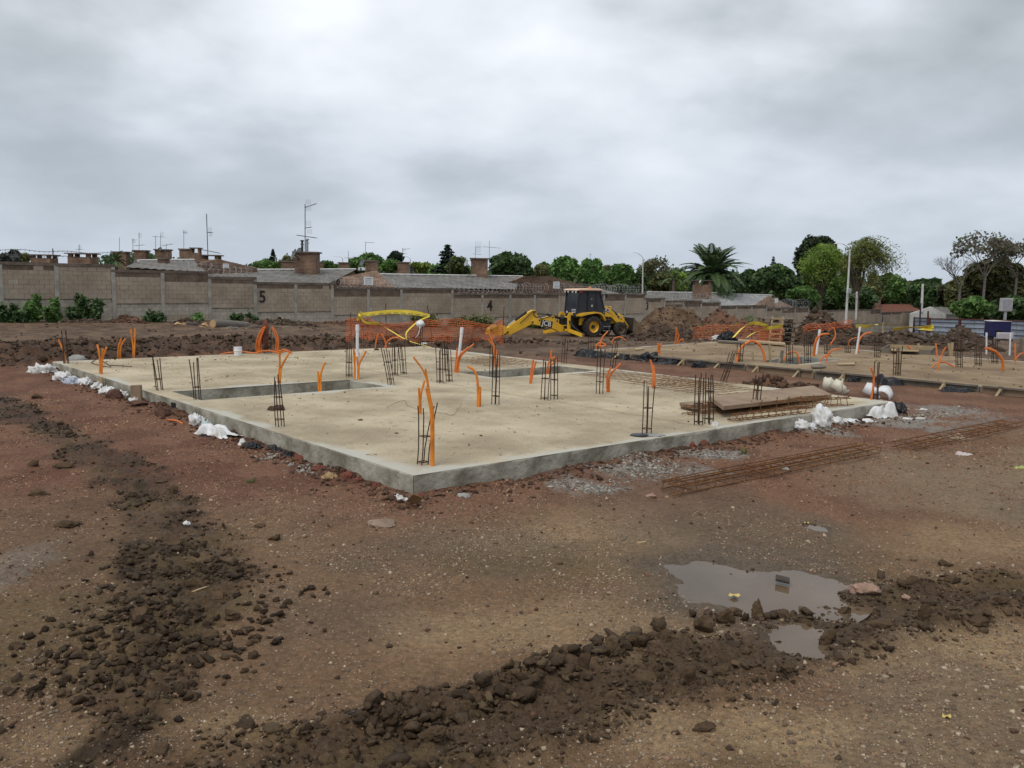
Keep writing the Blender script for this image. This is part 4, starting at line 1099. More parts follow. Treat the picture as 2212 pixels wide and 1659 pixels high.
FIBRO2 = mat('pale_metal_roofing', (.36, .36, .355), (.22, .22, .215), 1.2, rough=.7, bump=.2, bscale=8, detail=8)
WHITEC = mat('white_cap', (.62, .61, .59), (.46, .45, .43), 3, rough=.8)
TILE = mat('red_tile_roofing', (.20, .075, .045), (.13, .055, .038), 2, rough=.9, bump=.4, bscale=10)
WHITEW = mat('whitewash', (.60, .60, .57), (.46, .46, .44), 2, rough=.9)
SIGN_W = mat('white_board', (.66, .68, .70), (.60, .62, .64), 3, rough=.6)
INK = mat('faded_print', (.16, .17, .18), (.22, .23, .24), 8, rough=.8)
BLACKV = mat('dark_opening', (.012, .011, .010), (.02, .018, .016), 5, rough=.9)
def corrugated(mb, a, b, c, d, n, amp):
    """a,b along the eave, d,c along the ridge; corrugations run down the slope"""
    a, b, c, d = map(Vector, (a, b, c, d)); nrm = (b - a).cross(d - a).normalized()
    vs = []
    for i in range(n * 2 + 1):
        t = i / (n * 2); o = nrm * (amp if i % 2 else -amp)
        vs += [a.lerp(b, t) + o, d.lerp(c, t) + o]
    mb.add(vs, [(2 * i, 2 * i + 2, 2 * i + 3, 2 * i + 1) for i in range(n * 2)])
def house(label, eL, eR, rL, rR, roofm, wallm=None, cap=None, cat='house', depth_k=1.0):
    wallm = wallm or BRICK
    A, B, D, C = at(*eL), at(*eR), at(*rL), at(*rR)
    bl = Vector((2 * D.x - A.x, 2 * D.y - A.y, A.z)); br = Vector((2 * C.x - B.x, 2 * C.y - B.y, B.z))
    mid = (A + B) / 2
    gz = float(base_z(mid.x, mid.y)) - .3
    root = thing('brick_house', label, cat, (mid.x, mid.y, gz + .3))
    n = max(8, int((B - A).length / .45))
    m = MB(); corrugated(m, A, B, C, D, n, .022); r1 = m.build('roof', roofm, root, world=True)
    m = MB(); corrugated(m, br, bl, D, C, n, .022); m.build('roof', roofm, root, world=True)
    m = MB(); ins = .25
    e = (B - A).normalized() * ins; s1 = Vector((D.x - A.x, D.y - A.y, 0)).normalized() * ins
    P = [A + e + s1, B - e + s1, br - e - s1, bl + e - s1]
    def lo(p): return Vector((p.x, p.y, gz))
    dz = Vector((0, 0, -.06))
    for i in range(4):
        p, q = P[i] + dz, P[(i + 1) % 4] + dz
        if i in (1, 3):
            top = (C if i == 1 else D) + (-e if i == 1 else e) + dz * 1.5
            m.add([lo(p), lo(q), q, top, p], [(0, 1, 2, 3, 4)])
        else:
            m.add([lo(p), lo(q), q, p], [(0, 1, 2, 3)])
    m.build('wall', wallm, root, world=True)
    if cap:
        m = MB(); m.tube([D + Vector((0, 0, .03)), C + Vector((0, 0, .03))], .11, 6, flat=.6); m.build('ridge_cap', cap, root, world=True)
    return root
def gable_wall(root, pts, m, th=.2, name='gable_wall', drop=True):
    P = [at(*p) for p in pts]; gz = root.location.z - .3
    a = P[0]; b = P[-1]
    nrm = Vector((b.y - a.y, -(b.x - a.x), 0)).normalized()
    poly = ([Vector((a.x, a.y, gz))] if drop else []) + P + ([Vector((b.x, b.y, gz))] if drop else [])
    n = len(poly); vs = [p for p in poly] + [p - nrm * th for p in poly]
    mb = MB(); mb.add(vs, [tuple(range(n)), tuple(range(n, 2 * n))[::-1]] + [(i, i + n, (i + 1) % n + n, (i + 1) % n) for i in range(n)])
    return mb.build(name, m, root, world=True)
h1 = house('low house with a long grey corrugated roof under the big brick chimney', (425, 606, 47), (705, 614, 51), (440, 584, 52), (768, 582.5, 58), FIBRO, cap=WHITEC)
h2 = house('low house with white ridge and grey roof right of the notice board', (852, 621, 55), (1112, 625, 63), (814, 593, 59), (1128, 597.5, 70), FIBRO, cap=WHITEC)
gable_wall(h2, [(688, 609, 53.5), (813, 584, 56), (852, 620, 54.6)], BRICK)
h3 = house('brick house with a bare brick gable behind the digger cab', (1290, 640, 73), (1380, 644, 78), (1200, 612, 76), (1290, 622, 82), FIBRO)
gable_wall(h3, [(1068, 619, 65), (1112, 605, 66), (1131, 597, 66.5), (1188, 596, 68.5), (1270, 619, 71.5), (1300, 628, 73)], BRICK)
h4 = house('low house with grey roof in front of the palm tree', (1392, 658, 76), (1560, 661, 83), (1398, 631.5, 82), (1548, 633, 90), FIBRO, cap=WHITEC)
h5 = house('low house with pale metal roof right of the palm tree', (1500, 664, 82), (1645, 668, 88), (1527, 634, 90), (1668, 638, 98), FIBRO2, cap=WHITEC)
gable_wall(h5, [(1628, 662, 88), (1661, 639, 90), (1712, 662, 91)], BRICK)
h6 = house('row of low grey roofs behind the left part of the wall', (268, 577, 44), (448, 588, 48), (298, 563.5, 50), (418, 562, 54), FIBRO, cap=WHITEC)
h0 = house('brown brick gabled house with a small white sign behind the wall', (560, 604, 56), (640, 608, 58), (500, 566, 58), (560, 580, 62), FIBRO)
gable_wall(h0, [(430, 570, 50), (470, 559, 51), (556, 580, 53)], BRICK)
h7 = house('house with red tiled roof at the right end of the wall', (1878, 675, 112), (1990, 677, 117), (1903, 657, 118), (1995, 657, 123), TILE)
h8 = house('pale gabled house behind the metal fence', (2040, 679, 106), (2080, 681, 110), (2012, 662.5, 110), (2050, 664, 116), FIBRO, wallm=WHITEW)
gable_wall(h8, [(1968, 677, 104), (2012, 662.5, 105), (2044, 679, 105.5)], WHITEW)
def sign_on(root_label, x0, x1, y0, y1, d, lines):
    a = at(x0, y1, d); b = at(x1, y0, d)
    root = thing('notice_board', root_label, 'sign', ((a.x + b.x) / 2, d, a.z))
    m = MB(); m.box(((a.x + b.x) / 2, d, (a.z + b.z) / 2), (b.x - a.x, .05, b.z - a.z)); m.build('board', SIGN_W, root, world=True)
    m = MB(); h = b.z - a.z; w = b.x - a.x
    for k in range(lines):
        zz = b.z - h * (.16 + .72 * k / max(1, lines - 1)); m.box(((a.x + b.x) / 2, d - .03, zz), (w * (.86 if k == 0 else .74), .006, h * (.07 if k == 0 else .04)))
    m.build('print', INK, root, world=True)
sign_on('white notice board with dark lines of print on the brick gable', 786, 806, 598, 615.5, 53.0, 6)
sign_on('white louvred board on the brick gable behind the digger cab', 1195, 1209, 608.5, 623, 67.5, 5)
sign_on('tiny white sign on the brown gable at the left', 482, 494, 569.5, 579, 49.5, 3)
sign_on('small white sign on the gable right of the palm tree', 1673.5, 1681, 644, 654.5, 86.5, 3)

# chimneys
def chimney(label, x0, x1, yt, yb, d, cap='slab', m=None, zl=0):
    m = m or BRICK
    a = at(x0, yb, d); b = at(x1, yt, d); w = b.x - a.x; cx = (a.x + b.x) / 2; h = b.z - a.z
    gz = a.z - .5
    root = thing('brick_chimney', label, 'chimney', (cx, d + w * .35, gz), 'brick chimneys on the roofs')
    dep = w * .75
    mb = MB(); top = b.z
    if cap == 'legs':
        lg = min(.35, h * .35)
        mb.box((cx, d + dep / 2, (gz + top - lg) / 2), (w * .92, dep, top - lg - gz))
        for sx in (-1, 1):
            for sy in (-1, 1):
                mb.box((cx + sx * w * .37, d + dep / 2 + sy * dep * .36, top - lg / 2), (w * .16, dep * .2, lg - .004))
        mb.build('stack', m, root, world=True)
        c = MB(); c.box((cx, d + dep / 2, top + .035), (w * 1.12, dep * 1.2, .07)); c.build('cap', COPE, root, world=True)
    else:
        mb.box((cx, d + dep / 2, (gz + top) / 2), (w * .95, dep, top - gz))
        for sx in (-.3, .3):
            mb.box((cx + sx * w, d - .008, top - .16), (w * .13, .02, .12))
        mb.build('stack', m, root, world=True)
        c = MB(); c.box((cx, d + dep / 2, top + .045), (w * 1.12, dep * 1.18, .09)); c.build('cap', COPE, root, world=True)
    return root
chimney('big red-brown brick chimney with two metal flues and a wide cap', 635, 684, 547, 590, 54)
for i, (lab, x0, x1, yt, yb, d, cp) in enumerate([
 ('wide dark chimney hood at the far left', 64, 109, 552, 567, 60, 'legs'), ('brick chimney with an open top under a wide slab, second from the far left', 144, 195, 549, 567, 60, 'legs'),
 ('dark brick chimney behind the small garden palm', 245, 272, 546, 568, 62, 'slab'), ('square brick chimney right of the small garden palm', 288, 315, 543, 562, 62, 'slab'),
 ('brick chimney with a round dish on its head', 334, 363, 541, 562, 62, 'slab'), ('short brick chimney low on the roof below the dish', 340, 361, 560, 584, 50, 'slab'),
 ('wide brick chimney left of a taller one', 387, 412, 540, 562, 60, 'slab'), ('tall brick chimney beside the wide one', 411, 431, 537, 563, 60, 'legs'),
 ('brick chimney with an open top under the tallest mast at the left', 433, 471, 553, 575, 56, 'legs'), ('low brick chimney just left of the big one', 607, 633, 566, 584, 66, 'slab'),
 ('low brick chimney just right of the big one', 685, 697, 569, 584, 66, 'slab'), ('squat brick chimney under two street lamps', 731, 753, 569, 584, 68, 'slab'),
 ('brick chimney with a grey dish and an air conditioner at its foot', 788, 815, 565, 590, 62, 'slab'), ('brick chimney on the far roof under the dark pine', 858, 883, 568, 587, 74, 'slab'),
 ('brick chimney carrying two dishes near the dark cedar', 1016, 1054, 560, 599, 66, 'slab'), ('brick chimney with flat slab in front of the palm tree', 1500, 1539, 607, 634, 80, 'legs'),
 ('red brick chimney on the red tiled roof', 1889, 1904, 643, 660, 116, 'legs'), ('reddish chimney behind the white pole', 1994, 2008, 646, 664, 122, 'slab')]):
    chimney(lab, x0, x1, yt, yb, d, cp)
GALV = mat('galvanised_steel', (.42, .43, .44), (.30, .31, .32), 8, rough=.45, metal=.5)
DISHM = mat('grey_dish_paint', (.13, .14, .145), (.10, .105, .11), 5, rough=.55)
DISHL = mat('pale_dish_paint', (.38, .40, .41), (.32, .33, .34), 5, rough=.55)
def flue(label, px, yt, yb, d, m, r=.09):
    a = at(px, yb, d); b = at(px, yt, d)
    root = thing('flue_pipe', label, 'flue', a)
    h = b.z - a.z
    q = MB(); q.lathe([(r, -.1), (r, h * .62)], 12); q.build('pipe', m, root, smooth=True)
    q = MB(); q.lathe([(r * 1.5, h * .64), (r * 1.5, h * .72), (r * .9, h * .74), (r * .9, h * .9), (r * 1.7, h * .92), (r * 1.6, h), (0.001, h * 1.02)], 12); q.build('cowl', m, root, smooth=True)
flue('dark metal flue on the big brick chimney, left of the pair', 653, 519, 547, 54.3, DARKM, .075)
flue('bright galvanised flue on the big brick chimney, right of the pair', 663.5, 516, 546, 54.2, GALV, .085)
flue('stubby black flue on the roof under the dark pine', 888, 574, 592, 66, DARKM, .11)
def dish(label, px, py, wpx, d, yaw, m, mount):
    c = at(px, py, d); r = wpx / 2 / F * d
    root = thing('satellite_dish', label, 'satellite dish', c, 'satellite dishes on the chimneys')
    M = Matrix.Rotation(rad(yaw), 4, 'Z') @ Matrix.Rotation(rad(68), 4, 'X')
    q = MB(); q.lathe([(r * k, -.16 * r * (1 - k * k)) for k in (0.01, .3, .55, .8, 1.0)] + [(r * 1.02, .02)], 20, M)
    o = q.build('reflector', m, root, smooth='all')
    s = o.modifiers.new('solid', 'SOLIDIFY'); s.thickness = .012
    f = M @ Vector((0, -r * .3, r * 1.0)); f2 = M @ Vector((0, -r, 0))
    q = MB(); q.tube([f2, f], .018, 5); q.tube([f - Vector((0, 0, .04)), f + Vector((0, 0, .05))], .04, 6); q.build('feed_arm', DARKM, root)
    mt = at(*mount) - c
    q = MB(); q.tube([M @ Vector((0, 0, -.16 * r)), mt * .6 + Vector((0, .12, 0)), mt], .03, 5); q.build('bracket', DARKM, root)
dish('large dark satellite dish on the left of the big brick chimney', 634, 550, 26, 53.4, -62, DISHM, (646, 560, 54))
dish('smaller dark satellite dish behind the large one at the big chimney', 646, 543, 17, 55, -40, DISHM, (654, 552, 55))
dish('dark round dish on top of the left brick chimney', 346, 538, 9, 61.5, -20, DISHM, (348, 543, 62))
dish('black dish standing on the left roof edge', 292, 565, 11, 48, -40, DISHM, (294, 573, 48))
dish('grey dish on the left of the brick chimney with the air conditioner', 782, 567, 17, 61, -50, DISHM, (791, 573, 62))
dish('pale dish on the left of the chimney near the dark cedar', 1007, 568, 16, 65, -62, DISHL, (1018, 578, 66))
dish('small pale dish on top of the chimney near the dark cedar', 1022, 563, 11, 66.3, -75, DISHL, (1026, 570, 66.5))
dish('small white dish on the chimney in front of the palm tree', 1512.5, 608, 8, 79, -78, WHITEC, (1515, 613, 80))
def ac_unit(label, x0, x1, y0, y1, d):
    a = at(x0, y1, d); b = at(x1, y0, d); w = b.x - a.x; h = b.z - a.z
    root = thing('air_conditioner', label, 'air conditioner', ((a.x + b.x) / 2, d, a.z))
    q = MB(); q.box((0, .15, h / 2), (w, .3, h)); q.build('casing', SIGN_W, root, bevel=.02)
    q = MB(); q.lathe([(h * .34, 0), (h * .34, .02), (h * .30, .02), (h * .30, .005), (.01, .005)], 16, Matrix.Translation((-w * .12, -.002, h / 2)) @ Matrix.Rotation(rad(90), 4, 'X')); q.build('fan_grille', DARKM, root)
ac_unit('white air conditioner at the foot of the brick chimney with grey dish', 774, 788, 578, 584, 60.5)
ac_unit('white air conditioner frame left of the red brick chimney', 1875, 1886, 651, 661, 113)
# antennas
MAST = mat('weathered_aluminium', (.16, .165, .17), (.10, .105, .11), 10, rough=.5, metal=.3)
def antenna(label, px, yt, yb, d, arms=(), grids=(), r=.020, lean=0):
    a = at(px, yb, d); b = at(px + lean, yt, d)
    root = thing('tv_antenna', label, 'antenna', a, 'television antennas above the roofs')
    q = MB(); q.tube([a, b], r, 5); q.build('mast', MAST, root, world=True)
    rg = random.Random(int(px))
    for (y, xl, xr, tl) in arms:
        p0 = at(px + xl, y + tl, d - .15); p1 = at(px + xr, y - tl, d + .15)
        q = MB(); q.tube([p0, p1], r * .8, 4)
        n = max(3, int((p1 - p0).length / .22))
        for k in range(n + 1):
            c = p0.lerp(p1, k / n); L_ = .16 + .12 * k / n
            q.tube([c + Vector((-.03, -L_, 0)), c + Vector((.03, L_, 0))], .008, 3)
        q.build('yagi_boom', MAST, root, world=True)
    for (x, y, w, h) in grids:
        q = MB(); c = at(px + x, y, d); W = w / F * d; H = h / F * d
        for k in range(6):
            zz = -H / 2 + H * k / 5; q.tube([c + Vector((-W / 2, 0, zz)), c + Vector((W / 2, .15, zz))], .006, 3)
        for sx in (-.5, .5): q.tube([c + Vector((W * sx, .07 + .15 * sx, -H / 2)), c + Vector((W * sx, .07 + .15 * sx, H / 2))], .006, 3)
        q.build('reflector_grid', WIRE, root, world=True)
antenna('tall television mast with three grid antennas on the big brick chimney', 659, 441, 545, 54.5, [(444, 0, 24, 4), (491.5, 0, 14, 1), (511, -18, 25, -3)], [(6, 436, 9, 9), (7, 450, 9, 9), (7, 482, 9, 10), (9, 500, 9, 9)], .03)
antenna('tall stayed mast above the left brick chimneys', 449, 462, 552, 57, [(502, 0, 9, 0), (543, -14, 26, -4)], [(4, 496, 5, 9), (5, 506, 5, 8)], .03, lean=-3)
for i, (lab, px, yt, yb, d, arms, gr) in enumerate([
 ('short faint antenna over the open-topped chimney at the far left', 171, 528, 550, 60, [(539, -5, 6, 0)], [(0, 534, 4, 8)]), ('single bare mast left of the square chimney', 258, 513, 546, 62, [], []),
 ('small bent antenna left of the square chimney', 287, 515, 545, 62, [(518, 0, 5, 0)], [(1, 522, 4, 6)]), ('mast with a cross bar above the square chimney', 300.5, 503, 545, 62, [(530, -10, 10, 1)], [(1, 508, 4, 10)]),
 ('left thin mast of the group above the dish chimney', 336, 511, 542, 62, [(511, -4, 4, 0)], []), ('middle mast of the group above the dish chimney', 347, 507, 542, 62, [(512, -1, 7, 0)], [(2, 505, 4, 8)]),
 ('low long-armed antenna right of the dish chimney', 359, 527, 556, 60, [(529, -9, 13, 2)], []), ('lone mast above the wide brick chimney', 397, 497, 540, 60, [(503, 0, 6, 0)], [(2, 501, 5, 6)]),
 ('antenna bracket mast shaped like a gallows on the chimney with air conditioner', 789.5, 523, 566, 62, [(524, 0, 18, -.5)], []), ('small antenna above the squat chimney', 752.5, 542, 572, 68, [(557, -8, 7, 0)], []),
 ('mast with a short boom over the dark pine', 870, 536, 570, 74, [(538, 0, 15, 1), (548, -7, 9, 0)], [(2, 540, 6, 8)]), ('mast in front of the dark cedar', 972, 540, 592, 70, [(560, -6, 8, 0)], []),
 ('antenna with grids left above the chimney near the cedar', 1027, 533, 562, 66, [(533.5, 0, 11, 0), (549, -5, 12, -1)], [(6, 528, 12, 12), (6, 541, 9, 9)]), ('mast with one long cross boom right of the chimney near the cedar', 1057, 520, 606, 67, [(534.5, -13, 24, -1.5)], []),
 ('thin pole on the roof left of the digger cab', 1059, 575, 633, 62, [], []), ('short twig-like antenna in the magnolia', 1275, 547, 566, 80, [(550, -2, 3, 0)], [])]):
    antenna(lab, px, yt, yb, d, arms, gr, .016)

# street lamps and poles
CONCP = mat('pole_concrete', (.62, .61, .58), (.48, .47, .44), 3, rough=.8)
def lamp(label, px_b, yb, px_t, yt, d, armx, army, r=.10, head=(.55, .18), pm=None):
    b = at(px_b, yb, d); t = at(px_t, yt, d)
    gz = float(base_z(b.x, b.y)); 
    root = thing('street_lamp', label, 'street lamp', (b.x, b.y, gz))
    k = (t - b) / (t.z - b.z)
    foot = b + k * (gz - b.z)
    q = MB(); q.tube([foot, foot.lerp(t, .5), t], [r * 1.3, r, r * .7], 8); q.build('pole', pm or CONCP, root, smooth=True, world=True)
    e = at(px_t + armx, yt + army, d)
    q = MB(); mid = (t + e) / 2 + Vector((0, 0, .10 * (e - t).length)); q.tube(spline([t - Vector((0, 0, .5)), t, mid, e], 4), r * .32, 6); q.build('arm', GALV, root, smooth=True, world=True)
    q = MB(); dr = Vector((math.copysign(1, armx), 0, 0)); q.box(e + dr * head[0] * .35, (head[0], head[1], .09), taper=.7); q.build('lamp_head', SIGN_W, root, world=True)
lamp('street lamp with a single left arm left of the palm tree', 1388, 630, 1389, 558, 96, -14, -12, .085)
lamp('tall concrete street lamp in front of the willow with its arm to the left', 1829, 664, 1836, 540, 78, -18, -14, .10, (.8, .22))
lamp('small street lamp right of the distant cone-shaped conifer', 595.5, 585, 595, 558, 120, -14, -5, .08)
lamp('faint distant street lamp above the squat chimney', 741, 570, 740, 558, 130, -14, -4, .08)
lamp('distant street lamp between the pine and the dark cedar', 886, 576, 887, 560, 130, -15, -7, .08)
def pole(label, bx, by, tx, ty, d, r, m, name='utility_pole', band=True):
    b = at(bx, by, d); t = at(tx, ty, d); gz = float(base_z(b.x, b.y)); k = (t - b) / (t.z - b.z); foot = b + k * (gz - .1 - b.z)
    root = thing(name, label, 'pole', foot)
    q = MB(); q.tube([foot, t], [r, r * .8], 8); q.build('shaft', m, root, smooth=True, world=True)
    if band:
        q = MB(); c = foot.lerp(t, .45); q.tube([c, c + k * .18], r * 1.25, 8); q.build('band', GALV, root, world=True)
pole('white utility pole right of the red tiled roof', 1989, 700, 1993.5, 613, 84, .14, WHITEC)
RUSTP = mat('red_oxide_steel', (.10, .028, .022), (.065, .022, .018), 6, rough=.7)
pole('black wooden pole crossing the foot of the white utility pole', 1986, 722, 1989, 655, 66, .075, DARKM, band=False)
pole('rusty brown post at the left corner of the metal fence', 2004, 722, 2005, 672, 64, .075, RUSTP, band=False)
def pole_box():
    b = at(1830, 664, 77); root = thing('meter_box', 'white meter box strapped to the tall concrete street lamp', 'meter box', at(1833.5, 628.5, 77.6))
    q = MB(); q.box((0, 0, .0), (.34, .25, .42)); q.build('box_body', SIGN_W, root, bevel=.02)
    q = MB(); q.box((0, -.13, .0), (.28, .02, .36)); q.build('door', GALV, root)
    root = thing('stub_pole', 'short grey pole with a cross arm beside the tall concrete street lamp', 'pole', at(1849, 672, 82))
    q = MB(); q.tube([at(1849, 690, 82), at(1851, 630, 82)], .09, 7); q.build('shaft', CONCP, root, world=True)
    q = MB(); q.tube([at(1851, 646, 82), at(1833, 631, 80)], .035, 5); q.tube([at(1853, 634, 82), at(1842, 636, 81)], .03, 5); q.build('brace', GALV, root, world=True)
pole_box()

# ------------------------------------------------------------------ metal fence, cabin, lamp box on the right
ZINC = mat('blue_grey_zinc', (.40, .46, .54), (.30, .35, .42), 1.2, rough=.5, metal=.15)
NAVY = mat('navy_panel', (.018, .018, .085), (.014, .014, .06), 2, rough=.45)
PALEPL = mat('pale_grey_plastic', (.46, .43, .44), (.36, .34, .35), 3, rough=.6)
def metal_fence(label, pts, group=None):
    """pts: (px, ytop, ybot, d) posts"""
    P = [(at(x, yt, d), at(x, yb, d)) for x, yt, yb, d in pts]
    root = thing('metal_fence', label, 'fence', P[0][1])
    for (t0, b0), (t1, b1) in zip(P[:-1], P[1:]):
        L_ = (t1 - t0).length; npan = max(1, round(L_ / 1.1)); back = Vector((-(t1 - t0).y, (t1 - t0).x, 0)).normalized() * .06
        for k in range(npan):
            q = MB(); a, b = k / npan + .003, (k + 1) / npan - .003
            A, B, C, D = b0.lerp(b1, a), b0.lerp(b1, b), t0.lerp(t1, b), t0.lerp(t1, a)
            n = 6; vs = []
            for i in range(n * 2 + 1):
                o = back + back.normalized() * (.018 if i % 2 else -.018) * 1.0; t = i / (2 * n)
                vs += [A.lerp(B, t) + o - Vector((0, 0, .15)), D.lerp(C, t) + o]
            q.add(vs, [(2 * i, 2 * i + 2, 2 * i + 3, 2 * i + 1) for i in range(2 * n)]); q.build('panel', ZINC, root, world=True)
        for h in (.18, .5, .8):
            q = MB(); q.tube([b0.lerp(t0, h), b1.lerp(t1, h)], .03, 4); q.build('rail', DARKM if h < .9 else RUSTP, root, world=True)
        q = MB(); q.tube([t0 + Vector((0, 0, .03)), t1 + Vector((0, 0, .03))], .045, 4); q.build('top_rail', RUSTP, root, world=True)
    for t, b in P:
        q = MB(); q.box((t + b) / 2 + Vector((0, -.05, 0)), (.16, .10, t.z - b.z + .2)); q.build('post', RUSTP, root, world=True)
metal_fence('blue-grey corrugated metal fence with rusty red posts', [(2006, 689, 721, 70), (2071.5, 690.5, 725, 68), (2140, 692.5, 728, 66), (2225, 695, 733, 63)])
metal_fence('short zinc fence section at the end of the block wall', [(1974, 687, 718, 78), (2003, 688, 720, 72)])
def cabin():
    d = 52; a = at(2142, 728, d); b = at(2186, 695, d)
    cx = (a.x + b.x) / 2; w = b.x - a.x; h = b.z - a.z
    gz = ground(cx, d)
    root = thing('portable_cabin', 'navy blue box-shaped cabin in front of the metal fence', 'cabin', (cx, d, gz))
    z0 = a.z - gz
    q = MB(); q.box((0, w * .4, z0 + h / 2), (w, w * .8, h)); q.build('cabin_body', NAVY, root, bevel=.05)
    q = MB(); q.prism([(-w * .51, z0 + h), (w * .51, z0 + h), (w * .49, z0 + h + .02), (0, z0 + h + .05), (-w * .49, z0 + h + .02)], -.03, w * .83, lambda p, q_, t: Vector((p, t, q_))); q.build('roof', WHITEC, root)
    for sx in (-.38, .38):
        q = MB(); q.box((sx * w, w * .4, z0 / 2), (.12, w * .6, max(.1, z0))); q.build('skid', DARKM, root)
    q = MB(); q.box((-w * .15, -.005, z0 + h * .25), (w * .32, .02, h * .4)); q.build('opening', BLACKV, root)
    d = 46; a = at(2156, 733, d); b = at(2191, 719, d); cx = (a.x + b.x) / 2; w = b.x - a.x; h = b.z - a.z; gz = ground(cx, d)
    root = thing('pale_crate', 'pale grey rounded panel standing before the navy cabin', 'panel', (cx, d, gz))
    zz = a.z - gz
    q = MB(); q.box((0, .12, zz + h / 2), (w, .24, h)); q.build('panel', PALEPL, root, bevel=.05)
    for sx in (-.4, .4):
        q = MB(); q.box((sx * w, .12, zz / 2 - .05), (.10, .2, max(.1, zz + .1))); q.build('leg', DARKM, root)
    d = 70; c = at(2173, 661, d); t = at(2173, 667, d); gz = ground(c.x, d + .2)
    root = thing('lamp_box', 'grey square box on a pole behind the navy cabin', 'floodlight', (c.x, d, gz))
    w = 24 / F * d; h = 28 / F * d; q = MB(); q.box((0, 0, c.z + .1 - gz), (w, .35, h)); q.build('box_body', PALEPL, root, bevel=.03)
    q = MB(); q.box((0, -.18, c.z + .1 - gz), (w * .84, .02, h * .84)); q.build('lens', GALV, root)
    q = MB(); q.tube([(0, 0, 0), (0, 0, c.z - gz)], .12, 8); q.build('pole', GALV, root)
cabin()

# ------------------------------------------------------------------ trees and plants
def leaf_mat(name, rough=.55):
    m = bpy.data.materials.new(name); m.use_nodes = True
    N = m.node_tree.nodes; L = m.node_tree.links; b = N['Principled BSDF']
    a = N.new('ShaderNodeAttribute'); a.attribute_name = 'col'; L.new(a.outputs['Color'], b.inputs['Base Color'])
    b.inputs['Roughness'].default_value = rough; b.inputs['Specular IOR Level'].default_value = .3
    t = N.new('ShaderNodeBsdfTranslucent'); L.new(a.outputs['Color'], t.inputs[0])
    mx = N.new('ShaderNodeMixShader'); mx.inputs[0].default_value = .32
    L.new(b.outputs[0], mx.inputs[1]); L.new(t.outputs[0], mx.inputs[2]); L.new(mx.outputs[0], N['Material Output'].inputs[0])
    return m
LEAF = leaf_mat('leaf'); BARK = mat('bark', (.12, .095, .07), (.065, .05, .038), 6, rough=.9, bump=.4, bscale=20)
BARKG = mat('grey_bark', (.20, .18, .155), (.12, .105, .09), 6, rough=.9)
def leaves_mesh(name, P, Nrm, size, col, aspect=.55):
    """one kite-shaped leaf (clump) per point"""
    n = len(P); Nrm = Nrm / (np.linalg.norm(Nrm, axis=1)[:, None] + 1e-9)
    a = rng.normal(size=(n, 3)); a -= (a * Nrm).sum(1)[:, None] * Nrm; a /= np.linalg.norm(a, axis=1)[:, None] + 1e-9
    b = np.cross(Nrm, a); s = size[:, None]
    V = np.stack([P - a * s, P + b * s * aspect + Nrm * s * .12, P + a * s, P - b * s * aspect + Nrm * s * .12], 1)
    Fc = np.arange(4 * n).reshape(n, 4)
    return mesh_np(name, V.reshape(-1, 3), Fc, False, (LEAF,), np.repeat(col[:, None], 4, 1).reshape(-1, 3))
_G = dict(dark=[(.022, .040, .014), (.035, .062, .020), (.050, .085, .028)], mid=[(.035, .070, .018), (.055, .105, .026), (.080, .140, .036)],
              bright=[(.075, .125, .022), (.115, .175, .030), (.150, .20, .045)], olive=[(.060, .068, .026), (.085, .090, .034), (.115, .115, .050)],
              glossy=[(.040, .085, .020), (.075, .145, .036), (.12, .20, .065)], brown=[(.075, .070, .036), (.095, .085, .045), (.065, .068, .03)],
              blue=[(.016, .030, .020), (.024, .042, .026), (.034, .052, .032)], yellow=[(.14, .19, .035), (.17, .22, .05), (.11, .16, .03)])
GREENS = {k: [tuple(c * (2.0 if k not in ('blue', 'brown', 'yellow') else 1.25) for c in q) for q in v] for k, v in _G.items()}
